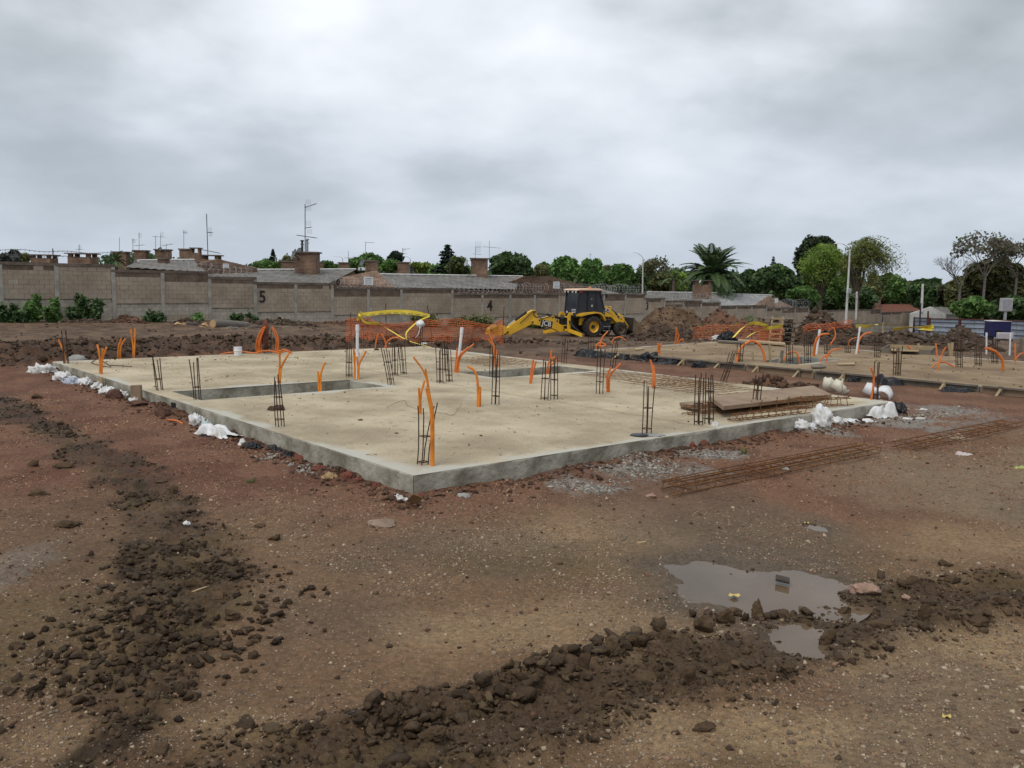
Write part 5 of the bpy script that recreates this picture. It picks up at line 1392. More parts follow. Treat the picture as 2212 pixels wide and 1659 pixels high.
def tree(label, x0, x1, yt, yv, d, pal, n=3200, leaf=.26, seed=0, lobes=16, kind='broadleaf_tree', droop=0.0, shape='round', trunkm=None, density=1.0, cat='tree', group='trees beyond the wall'):
    """crown spans x0..x1 and from yt down to yv on the photo grid, at distance d"""
    R = np.random.default_rng(seed + 1000)
    a = at(x0, yv, d); b = at(x1, yt, d); cx = (a.x + b.x) / 2; w = (b.x - a.x) / 2; zt = b.z; zb = a.z
    gz = float(base_z(cx, d)); zb = max(zb, gz + .3)
    root = thing(kind, label, cat, (cx, d, gz), group)
    h = (zt - zb) / 2; cz = (zt + zb) / 2
    pal = np.array(GREENS[pal] if isinstance(pal, str) else pal)
    pts = []; nr = []; cl = []; cents = []
    lobes = int(lobes * 1.7)
    for k in range(lobes):
        th = R.uniform(0, 2 * math.pi); u = R.uniform(-1, 1); q = R.uniform(.25, 1) ** .5
        rr = math.sqrt(1 - u * u) * q
        if shape == 'cone': rr = R.uniform(.1, 1) * (1 - (u + 1) / 2) * .95 + .03
        if shape == 'dome': u = abs(u) * 1.3 - .5; rr = math.sqrt(max(.05, 1 - u * u)) * q
        lc = np.array([cx + math.cos(th) * rr * w * .76, d + math.sin(th) * rr * w * .6, cz + u * h * .72])
        lr = np.array([w, w * .85, h]) * R.uniform(.17, .36) if shape != 'cone' else np.array([w * .3, w * .3, h * .16])
        if shape != 'cone': lr[2] = max(lr[2], lr[0] * .55); lr[0] = min(max(lr[0], h * .22), w * .45)
        m_ = max(6, int(n * 1.7 / lobes * R.uniform(.7, 1.3)))
        dr = R.normal(size=(m_, 3)); dr /= np.linalg.norm(dr, axis=1)[:, None]
        rad_ = R.uniform(.35, 1.0, m_) ** .45
        p = lc + dr * rad_[:, None] * lr
        if droop: p[:, 2] -= droop * (np.hypot(p[:, 0] - cx, p[:, 1] - d) / w) ** 2 * h * R.uniform(.3, 1, m_)
        c = pal[R.integers(0, len(pal), m_)] * (R.uniform(.75, 1.25) * R.uniform(.75, 1.25, m_))[:, None]
        pts.append(p); nr.append(dr * .7 + R.normal(size=(m_, 3)) * .6 + np.array([0, 0, .5])); cl.append(c); cents.append(lc)
    m_ = int(n * .55); dr = R.normal(size=(m_, 3)); dr /= np.linalg.norm(dr, axis=1)[:, None]; rad_ = R.uniform(.1, 1, m_) ** .5
    pf = np.array([cx, d, cz]) + dr * (rad_ * (.36 + .62 * vnoise(dr[:, 0] * 2.6 + seed, dr[:, 2] * 2.6 + dr[:, 1] * 1.3, seed)))[:, None] * np.array([w, w * .8, h])
    pts.append(pf); nr.append(dr * .5 + R.normal(size=(m_, 3)) * .7 + np.array([0, 0, .5])); cl.append(pal[R.integers(0, len(pal), m_)] * R.uniform(.6, 1.1, (m_, 1)))
    P = np.concatenate(pts); k = P[:, 2] > gz + .1
    P = P[k]; Nn = np.concatenate(nr)[k]; C = np.concatenate(cl)[k]
    sz = leaf * R.uniform(.6, 1.4, len(P))
    o = root.location
    me = leaves_mesh('crown', P - np.array(o), Nn, sz, C)
    link('crown', me, root)
    tm = trunkm or BARK
    m = MB(); fork = Vector((cx + R.normal() * .15, d, gz + max(.5, (zb - gz) * .9 + h * .3))); r0 = max(.10, w * .075)
    m.tube([Vector((cx, d, gz - .1)), (Vector((cx, d, gz)) + fork) / 2 + Vector((R.normal() * .1, 0, 0)), fork], [r0 * 1.2, r0, r0 * .8], 8); m.build('trunk', tm, root, smooth=True, world=True)
    m = MB()
    for lc in cents[:10]:
        e = Vector(lc); mid = fork.lerp(e, .5) + Vector((R.normal() * .15, R.normal() * .15, .15 * h)); m.tube([fork, mid, e], [r0 * .5, r0 * .32, r0 * .12], 5)
    m.build('limbs', tm, root, smooth=True, world=True)
    return root
def conifer(label, px, hw, yt, yb, d, pal='blue', seed=0, tiers=14, kind='conifer_tree', ragged=.3, n=130):
    R = np.random.default_rng(seed + 2000)
    t = at(px, yt, d); b = at(px, yb, d); gz = float(base_z(t.x, d)); W = hw / F * d; H = t.z - b.z
    root = thing(kind, label, 'tree', (t.x, d, gz), 'trees beyond the wall'); pal = np.array(GREENS[pal])
    P = []; Nn = []; C = []
    for k in range(tiers):
        f = (k + .5) / tiers; z = t.z - H * f; r = W * (f ** .85) * R.uniform(1 - ragged, 1 + ragged * .4)
        nb = 5 + int(8 * f)
        for j in range(nb):
            th = j / nb * 6.283 + R.uniform(-.4, .4); L_ = r * R.uniform(.65, 1.08); m_ = int(n * f / nb * 3) + 4
            s = R.uniform(.1, 1, m_) ** .7
            p = np.stack([t.x + np.cos(th) * L_ * s + R.normal(size=m_) * .06 * W, d + np.sin(th) * L_ * s + R.normal(size=m_) * .06 * W, z - H * .06 * s + H * .05 * s ** 3 + R.normal(size=m_) * H * .012], 1)
            P.append(p); Nn.append(np.tile([math.cos(th) * .3, math.sin(th) * .3, 1], (m_, 1)) + R.normal(size=(m_, 3)) * .35); C.append(pal[R.integers(0, 3, m_)] * R.uniform(.7, 1.3, (m_, 1)))
    P = np.concatenate(P); Nn = np.concatenate(Nn); C = np.concatenate(C)
    me = leaves_mesh('crown', P - np.array(root.location), Nn, W * .13 * R.uniform(.7, 1.4, len(P)), C, .5); link('crown', me, root)
    m = MB(); m.tube([Vector((t.x, d, gz - .1)), Vector((t.x, d, t.z))], [W * .08, W * .01], 7); m.build('trunk', BARK, root, world=True)
conifer('distant cone-shaped conifer left of the big brick chimney', 589.5, 12, 537, 572, 130, seed=1, tiers=16, ragged=.1, n=260)
conifer('dark cedar with spreading tiers behind the long grey roof', 967, 34, 527, 588, 92, seed=2, tiers=9, ragged=.45, kind='cedar_tree', n=420)
conifer('small dark conifer tips left of the large dark tree', 1671, 13, 553, 600, 125, seed=3, tiers=12, ragged=.3, n=260)
T = tree
T('low green trees behind the roof left of the cone-shaped conifer', 545, 605, 563, 588, 110, 'mid', 1500, .34, 11, 10)
T('greyish green bush behind the big brick chimney', 603, 650, 553, 585, 100, 'olive', 900, .3, 12, 8)
T('green hedge-like trees right of the big brick chimney', 675, 732, 564, 588, 105, 'mid', 1400, .32, 13, 10)
T('round green tree behind the air conditioner chimney', 752, 834, 549, 588, 98, 'mid', 2600, .30, 14, 14)
T('lower green tree right of the air conditioner chimney', 822, 866, 558, 588, 96, 'mid', 1400, .28, 15, 10)
T('dark flat-topped pine behind the far roof', 833, 880, 544, 570, 120, 'blue', 1500, .30, 16, 9, kind='pine_tree')
T('pale yellow-green trees right of the black flue', 882, 935, 567, 586, 125, 'yellow', 900, .36, 17, 9)
T('olive-green bush in front of the dark cedar', 962, 1020, 557, 596, 82, [(.075, .10, .025), (.10, .13, .035), (.06, .085, .022)], 1500, .26, 18, 10)
T('large dark green tree with hanging twigs right of the chimney with dishes', 1048, 1157, 543, 600, 92, 'dark', 3800, .26, 19, 18, droop=.35)
T('dull olive tree between the dark tree and the magnolia', 1150, 1192, 573, 600, 110, 'olive', 1100, .30, 20, 8)
T('glossy bright-leaved magnolia left of a second one', 1186, 1256, 550, 612, 84, 'glossy', 3000, .30, 21, 16, kind='magnolia_tree')
T('second glossy-leaved tree right of the magnolia', 1245, 1310, 557, 622, 83, 'glossy', 2800, .28, 22, 15, kind='magnolia_tree')
T('drooping light-green tree between the magnolia and the lamp', 1303, 1378, 568, 625, 86, 'mid', 2800, .26, 23, 14, droop=.5)
T('hazy olive bush under the sparse tree by the lamp', 1396, 1470, 590, 632, 100, [(.10, .115, .035), (.125, .13, .045), (.08, .09, .03)], 2000, .28, 24, 12)
T('dark green understorey between the magnolias and the lamp', 1360, 1400, 580, 628, 98, 'dark', 1100, .28, 25, 8)
T('dark bushes behind the right side of the palm tree', 1600, 1660, 592, 632, 120, 'dark', 1600, .34, 26, 10)
T('round dark green tree left of the big tree', 1622, 1733, 570, 636, 100, 'dark', 4200, .28, 27, 18, droop=.3)
T('tall dark tree, the highest of the group at the right', 1700, 1826, 502, 640, 118, [(.024, .040, .016), (.036, .056, .022), (.055, .078, .030)], 5500, .36, 28, 22)
T('low rounded bright bush before the round dark tree', 1694, 1778, 619, 655, 92, 'mid', 2400, .24, 29, 12)
T('dark trees right of the willow', 1880, 1952, 590, 648, 125, 'dark', 2600, .36, 30, 12)
T('olive-brown thicket behind the red tiled roof', 1925, 1998, 607, 655, 135, 'olive', 2600, .36, 31, 12)
T('dark green tree behind the white utility pole', 1984, 2050, 600, 660, 130, 'dark', 2600, .36, 32, 12)
T('brownish bare-looking thicket right of the white pole', 2010, 2090, 605, 668, 120, 'brown', 3000, .30, 33, 14)
T('big dark olive tree at the right border', 2068, 2235, 556, 690, 104, [(.055, .062, .022), (.080, .088, .032), (.115, .115, .042)], 7000, .32, 34, 24)
T('bright green shrubs behind the metal fence', 2050, 2150, 642, 692, 88, 'mid', 2800, .24, 35, 14)
T('dark shrubs at the right border behind the fence', 2130, 2240, 640, 697, 92, 'dark', 2600, .28, 36, 14)
T('dark hedge-like trees behind the tall concrete street lamp', 1735, 1905, 618, 672, 112, 'dark', 4200, .30, 45, 22)
T('shadowy thicket left of the red tiled roof', 1640, 1760, 615, 668, 118, 'dark', 3000, .32, 46, 16)
T('pale-leaved shrub on the ridge of the red tiled roof', 1903, 1940, 646, 656, 127, 'yellow', 500, .26, 37, 7)
T('dark thicket closing the gap behind the red tiled roof', 1850, 1925, 612, 668, 128, 'brown', 2600, .34, 38, 12)
T('hazy far trees at the left border behind the wall', -10, 60, 541, 575, 150, [(.10, .11, .10), (.13, .14, .125)], 700, .5, 39, 9)  # haze put into the leaves as a near-grey palette
T('yellowish garden bush at the far left above the wall', 42, 66, 547, 568, 70, 'olive', 500, .18, 40, 6)
T('far tree line behind the houses at the left', 180, 440, 560, 585, 170, 'dark', 1500, .5, 41, 14)
T('far tree line seen between the roofs in the middle', 880, 1080, 578, 600, 150, 'mid', 1500, .42, 42, 14)
T('far tree line between the palm and the lamp', 1380, 1640, 590, 640, 150, 'dark', 3000, .5, 43, 18)
T('far trees behind the metal fence and pole', 1960, 2240, 622, 690, 150, 'dark', 4000, .5, 44, 22)
B_ = [('mid', 1150, 1200, 566, 606, 118), ('olive', 1290, 1330, 574, 622, 112), ('mid', 1370, 1420, 578, 630, 125), ('bright', 1440, 1490, 584, 636, 108), ('dark', 1590, 1650, 580, 636, 122), ('mid', 1660, 1720, 586, 645, 108), ('mid', 1780, 1850, 585, 662, 106), ('olive', 1850, 1915, 592, 668, 118), ('mid', 1900, 1975, 596, 664, 122), ('dark', 1950, 2030, 603, 668, 112), ('olive', 2030, 2110, 598, 680, 116), ('mid', 2150, 2235, 585, 690, 112)]
BL = ['mid-green tree beside the dark hanging tree, low and ragged', 'olive tree filling the gap right of the second magnolia', 'green tree close left of the single-arm street lamp', 'bright bushy tree under the young palm', 'dark tree peeping out right of the large date palm', 'green tree before the small conifer tips', 'green tree at the foot of the tall concrete lamp', 'olive tree below the ragged willow', 'green tree above the red tiled roof', 'dark tree just left of the white utility pole', 'olive tree just right of the white utility pole', 'green tree at the right border above the fence']
for i, (pl, x0, x1, yt, yb, d) in enumerate(B_):
    T(BL[i], x0, x1, yt, yb, d, pl, 2400, .27, 60 + i, 16)
def distant_woods():
    R = np.random.default_rng(5); n = 26000
    px = R.uniform(-40, 2260, n); top = np.interp(px, [0, 300, 540, 900, 1200, 1500, 1800, 2000, 2212], [576, 578, 580, 582, 588, 598, 608, 616, 618]) + (fbm(px * .02, px * 0, 1.0, 4, 7) - .5) * 26
    d = R.uniform(165, 200, n); f = R.random(n) ** .8
    P = np.array([at(a, b, c)[:] for a, b, c in zip(px, top, d)]); gz = base_z(P[:, 0], P[:, 1]); P[:, 2] = gz + (P[:, 2] - gz) * f
    pal = np.array([(.060, .085, .040), (.080, .105, .045), (.055, .070, .038), (.095, .105, .050)])  # distance haze is mixed into these leaf colours
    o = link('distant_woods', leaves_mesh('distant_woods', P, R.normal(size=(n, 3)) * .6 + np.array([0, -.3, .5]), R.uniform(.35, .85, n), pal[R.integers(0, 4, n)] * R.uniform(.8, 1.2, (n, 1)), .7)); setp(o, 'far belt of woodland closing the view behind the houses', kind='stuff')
distant_woods()
def willow(label, x0, x1, yt, yb, d, pal, n=190, seed=0, wind=1.0):
    R = np.random.default_rng(seed + 3000)
    a = at(x0, yb, d); b = at(x1, yt, d); cx = a.x * .58 + b.x * .42; gz = float(base_z(cx, d)); H = b.z - gz; W = b.x - a.x
    root = thing('willow_tree', label, 'tree', (cx, d, gz), 'trees beyond the wall'); pal = np.array(GREENS[pal] if isinstance(pal, str) else pal)
    P = []; Nn = []; C = []; m = MB()
    fork = Vector((cx, d, gz + H * .35)); r0 = .22
    m.tube([Vector((cx, d, gz - .1)), fork], [r0 * 1.2, r0], 8); m.build('trunk', BARK, root, world=True)
    lim = MB()
    for k in range(n):
        f = R.uniform(0, 1); sx = R.uniform(-.45, .30 if wind > .8 else .45)
        hz = gz + H * (.50 + .5 * math.sqrt(max(0, 1 - (sx * 1.9) ** 2)) * R.uniform(.55, 1.0))
        s = Vector((cx + sx * W, d + R.uniform(-.3, .3) * W, hz))
        if k < 26: lim.tube([fork, fork.lerp(s, .55) + Vector((0, 0, H * .06)), s], [r0 * .55, r0 * .3, .03], 5)
        L_ = H * R.uniform(.25, .5); wd = wind * R.uniform(.35, 1.0)
        m_ = 26; t = np.linspace(0, 1, m_)
        p = np.stack([s.x + wd * L_ * t ** 1.1, s.y + R.normal() * .3 * t, s.z + L_ * (.25 * np.sin(t * 2.4) - (.9 - .45 * min(1, wd)) * t ** 1.7)], 1) + R.normal(size=(m_, 3)) * .06
        P.append(p); Nn.append(R.normal(size=(m_, 3)) + np.array([.2, -.4, .6])); C.append(pal[R.integers(0, len(pal), m_)] * R.uniform(.75, 1.25) * R.uniform(.8, 1.2, (m_, 1)))
    lim.build('limbs', BARK, root, world=True)
    P = np.concatenate(P); me = leaves_mesh('crown', P - np.array(root.location), np.concatenate(Nn), .21 * R.uniform(.6, 1.3, len(P)), np.concatenate(C), .22); link('crown', me, root)
willow('bright green willow left of the tall lamp, bent by the wind', 1730, 1838, 531, 652, 100, 'bright', 300, 1, .55)
willow('ragged willow right of the tall lamp with streaming twigs', 1815, 1912, 520, 655, 96, [(.17, .22, .045), (.20, .23, .06), (.21, .19, .07), (.14, .17, .05)], 250, 2, 1.0)
def bare_tree(label, px, hw, yt, yb, d, m, seed, pods=None, depth=5, leafn=0):
    R = random.Random(seed); a = at(px, yb, d); t = at(px, yt, d); gz = float(base_z(a.x, d)); H = t.z - gz; W = hw / F * d
    root = thing('bare_tree', label, 'tree', (a.x, d, gz), 'trees beyond the wall')
    br = MB(); tips = []; zf = at(px, yb, d).z
    def grow(p, dr, L_, r, k):
        e = p + dr * L_; mid = p + dr * L_ * .5 + Vector((R.uniform(-1, 1), R.uniform(-1, 1), R.uniform(-.5, .8))) * L_ * .08
        br.tube([p, mid, e], [r, r * .8, r * .62], 4 if k < 3 else 5, cap=False)
        if k == 0: tips.append(e); return
        for _ in range(3):
            nd = (dr + Vector((R.uniform(-1, 1) * .85, R.uniform(-1, 1) * .8, R.uniform(-.15, .35)))).normalized()
            grow(e, nd, L_ * R.uniform(.60, .84), r * .60, k - 1)
    f = Vector((a.x, d, max(gz, zf))); tr = MB(); tr.tube([Vector((a.x, d, gz - .1)), f], [.17, .13], 7); tr.build('trunk', m, root, world=True)
    for k0 in range(4): grow(f, Vector((R.uniform(-.8, .8), R.uniform(-.5, .5), 1)).normalized(), (t.z - f.z) * R.uniform(.30, .40), .085, depth - 1)
    br.build('branches', m, root, world=True)
    if pods:
        P = np.array([q[:] for q in tips]); P = np.repeat(P, 3, 0) + np.random.default_rng(seed).normal(size=(len(P) * 3, 3)) * .26
        c = np.array(pods)[np.random.default_rng(seed).integers(0, len(pods), len(P))]
        link('crown', leaves_mesh('crown', P - np.array(root.location), rng.normal(size=P.shape), np.full(len(P), .17), c, .8), root)
bare_tree('sparse half-bare tree right of the street lamp with the single arm', 1408, 33, 568, 624, 104, BARK, 5, [(.12, .13, .06), (.10, .12, .045), (.16, .15, .08)], 5)
bare_tree('bare grey tree with fine twigs left of the seed-pod tree', 2074, 44, 552, 624, 100, BARKG, 6, None, 5)
bare_tree('tall tree hung with dark seed pods above the dark olive tree, left crown', 2128, 56, 517, 600, 98, BARKG, 7, [(.15, .135, .10), (.20, .18, .145), (.13, .15, .07)], 5)
bare_tree('tall tree hung with dark seed pods at the right border', 2196, 52, 514, 600, 99, BARKG, 8, [(.15, .135, .10), (.20, .18, .145), (.13, .15, .07)], 5)
FROND = mat('palm_frond', (.105, .16, .056), (.055, .092, .034), 1.5, rough=.45)
def frond_mesh(L_, droop, seed, k=34):
    R = random.Random(seed); m = MB(); pts = []
    for i in range(k + 1):
        t = i / k; pts.append(Vector((L_ * (t - .16 * droop * t * t), 0, L_ * (.42 * t - (.42 + .62 * droop) * t * t))))
    m.tube(pts[::2], [.035 * (1 - .85 * i / (k // 2)) for i in range(k // 2 + 1)], 4)
    for i in range(2, k + 1):
        t = i / k; p = pts[i]; tg = (pts[i] - pts[i - 1]).normalized(); ll = L_ * .19 * (math.sin(math.pi * min(1, t * .9 + .12)) ** .6) * R.uniform(.85, 1.1)
        for s in (-1, 1):
            side = Vector((tg.x * .55, s * .85, tg.z * .55 + .22)).normalized(); w = tg * .05 * L_ / 3
            e = p + side * ll + Vector((0, 0, -.22 * ll)); q = p + side * ll * .5 + Vector((0, 0, .05 * ll))
            m.add([p - w * .4, p + w * .6, q + w, e, q - w], [(0, 1, 2, 3, 4)])
    me = bpy.data.meshes.new('frond'); me.from_pydata(m.v, [], m.f); me.materials.append(FROND); return me
def palm(label, px, py, d, L_, n, trunk=True, seed=0, kind='palm_tree'):
    c = at(px, py, d); gz = float(base_z(c.x, d)); R = random.Random(seed)
    root = thing(kind, label, 'palm tree', (c.x, d, gz))
    ms = [frond_mesh(L_, k, seed + i) for i, k in enumerate((.20, .42, .68, .95))]
    for i in range(n):
        f = (i + .5) / n; el = rad(88 - 98 * f ** 1.1 + R.uniform(-7, 7)); az = i * 2.39996 + R.uniform(-.2, .2)
        k = min(3, int(f * 4)); o = link('frond', ms[k], root, Vector((0, 0, c.z - gz)))
        o.rotation_euler = (R.uniform(-.3, .3), -el + rad(22), az); s = R.uniform(.85, 1.08) * (1.06 - .18 * abs(f - .4)); o.scale = (s, s, s)
    m = MB(); r = L_ * .10
    m.tube([Vector((0, 0, -.1)), Vector((0, 0, (c.z - gz) * .6)), Vector((0, 0, c.z - gz - .1)), Vector((0, 0, c.z - gz + .35))], [r, r * .9, r * 1.35, r * .5], 10); m.build('trunk', BARK, root, smooth=True)
    if trunk:
        q = MB()
        for i in range(10):
            th = R.uniform(0, 6.28); e = Vector((math.cos(th) * L_ * .34, math.sin(th) * L_ * .34, c.z - gz - R.uniform(.1, .6))); q.tube([Vector((0, 0, c.z - gz + .1)), e * .6 + Vector((0, 0, (c.z - gz) * .4 + .25)), e], [.05, .04, .05], 4)
        q.build('fruit_stalk', mat('orange_fruit', (.30, .13, .03), (.22, .10, .03), 6, rough=.7), root)
palm('large date palm with a wide crown behind the low roofs', 1538, 600, 92, 4.3, 62, seed=3)
palm('small garden palm with blurred fronds above the left wall', 250, 566, 46, .75, 16, trunk=False, seed=9, kind='small_palm')
palm('thin dark young palm left of the large date palm', 1456, 604, 90, 1.7, 7, trunk=False, seed=12, kind='small_palm')
# weeds and bushes along the foot of the wall
def bush(label, x0, x1, yt, yb, d=None, pal='mid', n=600, leaf=.085, seed=0, group='weeds along the foot of the wall', kind='weed_bush'):
    xm = (x0 + x1) / 2
    if d is None: d = wall_t(xm)[1] - .9
    R = np.random.default_rng(seed + 4000)
    a = at(x0, yb, d); b = at(x1, yt, d); cx = (a.x + b.x) / 2; w = (b.x - a.x) / 2; gz = float(base_z(cx, d)); H = b.z - gz
    root = thing(kind, label, 'bush', (cx, d, gz), group); pal = np.array(GREENS[pal] if isinstance(pal, str) else pal)
    P = []; Nn = []; st = MB()
    ns = max(5, int(15 * w)); n = int(n * 1.5)
    for k in range(ns):
        sx = R.uniform(-.85, .85); hh = H * (R.uniform(.35, .85) if k % 3 else R.uniform(.9, 1.35)) * (1 - .25 * abs(sx)); base = np.array([cx + sx * w * .55, d + R.uniform(-.35, .35), gz]); tip = np.array([cx + sx * w, base[1] + R.uniform(-.3, .3), gz + hh])
        st.tube([Vector(base), Vector((base + tip) / 2) + Vector((0, 0, .05)), Vector(tip)], [.016, .012, .006], 3)
        m_ = int(n / ns); t = R.uniform(.12, 1.05, m_); p = base + (tip - base) * t[:, None] + R.normal(size=(m_, 3)) * np.array([.14, .12, .09]) * (.5 + w * .3)
        P.append(p); Nn.append(R.normal(size=(m_, 3)) * .7 + np.array([0, -.3, .8]))
    P = np.concatenate(P); P[:, 2] = np.maximum(P[:, 2], gz + .02)
    link('foliage', leaves_mesh('foliage', P - np.array(root.location), np.concatenate(Nn), leaf * R.uniform(.6, 1.4, len(P)), pal[R.integers(0, len(pal), len(P))] * R.uniform(.7, 1.25, (len(P), 1)), .65), root)
    st.build('stem', BARK, root, world=True)
bush('dark weed bush at the far left border before the wall', -15, 30, 660, 697, pal='dark', n=900, seed=1)
bush('low weed clump right of the far left bush', 22, 60, 666, 697, pal='dark', n=700, seed=2)
bush('tall thin weed bush left of the first wall post', 66, 98, 648, 693, pal='mid', n=700, seed=3)
bush('weed bush straddling the first wall post', 98, 130, 652, 690, pal='mid', n=600, seed=4)
bush('big dense weed bush, the largest before the left wall', 150, 218, 648, 700, pal='dark', n=2200, seed=5)
bush('small weed tuft before the third wall panel', 318, 334, 676, 690, pal='dark', n=160, seed=6)
bush('small weed tuft beside the fourth wall post', 338, 352, 678, 692, pal='dark', n=160, seed=7)
bush('weed tuft behind the felled logs', 416, 440, 682, 700, pal='mid', n=260, seed=8)
bush('weed clump behind the right end of the log pile', 498, 526, 680, 700, pal='dark', n=300, seed=9)
bush('small weed right of the log pile', 536, 552, 680, 694, pal='dark', n=160, seed=10)
bush('yellowish weeds behind the orange netting', 885, 955, 684, 704, pal='olive', n=900, seed=11)
bush('low weeds at the wall behind the digger bucket', 960, 1075, 686, 702, pal='olive', n=1100, seed=12)
bush('green weeds under the digger boom', 1120, 1180, 698, 716, d=55.5, pal='mid', n=900, seed=13)
bush('grassy weeds at the wall behind the soil heaps', 1590, 1660, 690, 702, pal='mid', n=700, seed=14)
# ------------------------------------------------------------------ backhoe loader
YEL = mat('yellow_paint', (.80, .47, .028), (.66, .365, .024), 1.5, rough=.38, spec=.5, detail=3)
BLKP = mat('black_paint_machine', (.020, .020, .022), (.032, .030, .028), 3, rough=.5)
GLASS = mat('tinted_cab_glass', (.040, .047, .062), (.028, .034, .046), 2, rough=.12, spec=.5)
TYRE = mat('muddy_rubber', (.060, .048, .038), (.022, .020, .018), 5, rough=.9, bump=.2)
ROOFP = mat('faded_orange_roof', (.76, .53, .38), (.66, .43, .29), 2, rough=.6)
CHROME = mat('bright_steel', (.55, .55, .56), (.42, .42, .43), 6, rough=.3, metal=.7)
MUDY = mat('mud_stained_steel', (.20, .145, .085), (.12, .085, .05), 4, rough=.8)
WHT = mat('white_paint', (.74, .74, .74), (.66, .66, .66), 4, rough=.5)
LAMPR = mat('red_lens', (.35, .03, .02), (.28, .03, .02), 4, rough=.3)
LAMPO = mat('orange_lens', (.70, .22, .03), (.6, .18, .03), 4, rough=.3)
def digger():
    p = at(1261, 725.5, 52); gz = ground(p.x, p.y)
    root = thing('backhoe_loader', 'yellow backhoe loader with black cab parked with its digging arm to the left', 'backhoe loader', (p.x, p.y, gz + .0), rotz=rad(28))
    def xz(poly, y0, y1):
        m = MB(); m.prism(poly, y0, y1, lambda a, b, t: Vector((a, t, b))); return m
    RX = Matrix.Rotation(rad(90), 4, 'X')
    for (x, r, w, y) in ((0, .64, .44, .90), (0, .64, .44, -.90), (2.08, .45, .33, .84), (2.08, .45, .33, -.84)):
        wl = link('wheel', None, root, (x, y, r - .02)); wl.empty_display_size = .1
        q = MB(); ri = r * .54
        q.lathe([(ri, -w / 2), (r * .86, -w / 2), (r * .95, -w * .40), (r * .97, 0), (r * .95, w * .40), (r * .86, w / 2), (ri, w / 2)], 32, RX)
        n = 18
        for k in range(n):
            for s in (-1, 1):
                th = 2 * math.pi * (k + (.5 if s > 0 else 0)) / n
                Rt = Matrix.Rotation(-th, 3, 'Y') @ Matrix.Rotation(s * rad(32), 3, 'X')
                c = Vector((math.cos(th) * r * .965, s * w * .23, math.sin(th) * r * .965))
                q.box(c, (r * .085, w * .50, r * .07), Matrix.Rotation(-th, 3, 'Y') @ Matrix.Rotation(s * rad(35), 3, 'X'))
        q.build('tyre', TYRE, wl)
        q = MB(); sgn = -1 if y < 0 else 1
        q.lathe([(ri * 1.02, -w * .42), (ri * 1.02, w * .42)], 28, RX)
        dd = lambda d: d * (-sgn)
        q.lathe([(ri * 1.0, dd(w * .42)), (ri * .86, dd(w * .30)), (ri * .80, dd(w * .12)), (ri * .45, dd(w * .10)), (ri * .42, dd(w * .2)), (.001, dd(w * .2))], 28, RX)
        q.build('rim', YEL if r > .5 else MUDY, wl, smooth=True)
        q = MB(); q.lathe([(ri * .36, dd(w * .2)), (ri * .33, dd(w * .33)), (.001, dd(w * .34))], 16, RX); q.build('hub', BLKP, wl)
    q = MB(); q.box((.8, 0, .62), (3.4, .62, .34)); q.box((0, 0, .64), (.3, 1.5, .26)); q.box((2.08, 0, .46), (.22, 1.4, .2)); q.build('chassis', BLKP, root, bevel=.02)
    # bonnet
    xz([(.98, .80), (2.45, .72), (2.62, .86), (2.58, 1.22), (2.3, 1.36), (.98, 1.60)], -.46, .46).build('bonnet', YEL, root, bevel=.04)
    q = MB()
    for k in range(5): q.box((1.35 + k * .2, -.465, 1.12), (.11, .02, .26))
    q.box((2.60, 0, 1.02), (.03, .7, .34)); q.build('grille', BLKP, root)
    q = MB(); q.tube([(1.5, .30, 1.45), (1.5, .30, 2.05), (1.43, .30, 2.18)], .05, 8); q.build('exhaust', BLKP, root, smooth=True)
    # side tanks and steps
    for s in (-1, 1):
        q = MB(); q.box((1.02, s * .68, .74), (.72, .42, .58)); q.build('side_tank', BLKP, root, bevel=.04)
        q = MB(); q.box((1.0, s * .92, .62), (.5, .10, .03)); q.box((1.0, s * .92, .36), (.48, .10, .03)); q.tube([(.78, s * .9, .36), (.78, s * .9, .64)], .015, 5); q.tube([(1.22, s * .9, .36), (1.22, s * .9, .64)], .015, 5); q.build('step', CHROME, root)
        q = MB()
        for xx in (.98, 1.08): q.lathe([(.085, -.02), (.085, .02)], 14, Matrix.Translation((xx, s * .9, 1.02)) @ RX)
        q.tube([(.85, s * .86, 1.0), (1.35, s * .86, 1.0)], .08, 10); q.build('air_reservoir', BLKP, root)
    # cab
    cabp = [(-.98, 1.22), (-.86, 2.66), (.62, 2.70), (.96, 1.72), (1.0, 1.18), (.9, .95), (.62, .95), (.45, 1.22)]
    xz([(-.98, 1.14), (-.97, 1.34), (.98, 1.34), (1.0, 1.0), (.92, .86), (.70, .86), (.5, 1.14)], -.72, .72).build('cab_body', BLKP, root, bevel=.02)
    g = xz([(-.945, 1.345), (-.84, 2.66), (.60, 2.68), (.93, 1.72), (.955, 1.345)], -.685, .685); g.build('cab_glass', GLASS, root)
    for s in (-1, 1):
        for a, b, r in (((-.965, 1.34), (-.86, 2.68), .045), ((-.30, 1.34), (-.27, 2.69), .035), ((-.22, 1.34), (-.19, 2.69), .02), ((.36, 1.34), (.36, 2.69), .03), ((.975, 1.34), (.95, 1.73), .04), ((.95, 1.72), (.62, 2.70), .04)):
            q = MB(); q.tube([(a[0], s * .70, a[1]), (b[0], s * .70, b[1])], r, 6); q.build('pillar', BLKP, root)
        q = MB(); q.tube([(-.27, s * .71, 1.9), (.36, s * .71, 1.9)], .012, 5); q.build('door_rail', BLKP, root)
        q = MB(); q.box((.13, s * .716, 1.52), (.40, .02, .16)); q.build('vent', BLKP, root)
        q = MB(); q.lathe([(.001, -.003), (.07, -.003), (.07, .003), (.001, .003)], 14, Matrix.Translation((.08, s * .692, 1.86)) @ RX); q.build('sticker', WHT, root)
        q = MB(); q.box((.05, s * .69, 2.26), (.035, .008, .10)); q.build('yellow_tag', YEL, root)
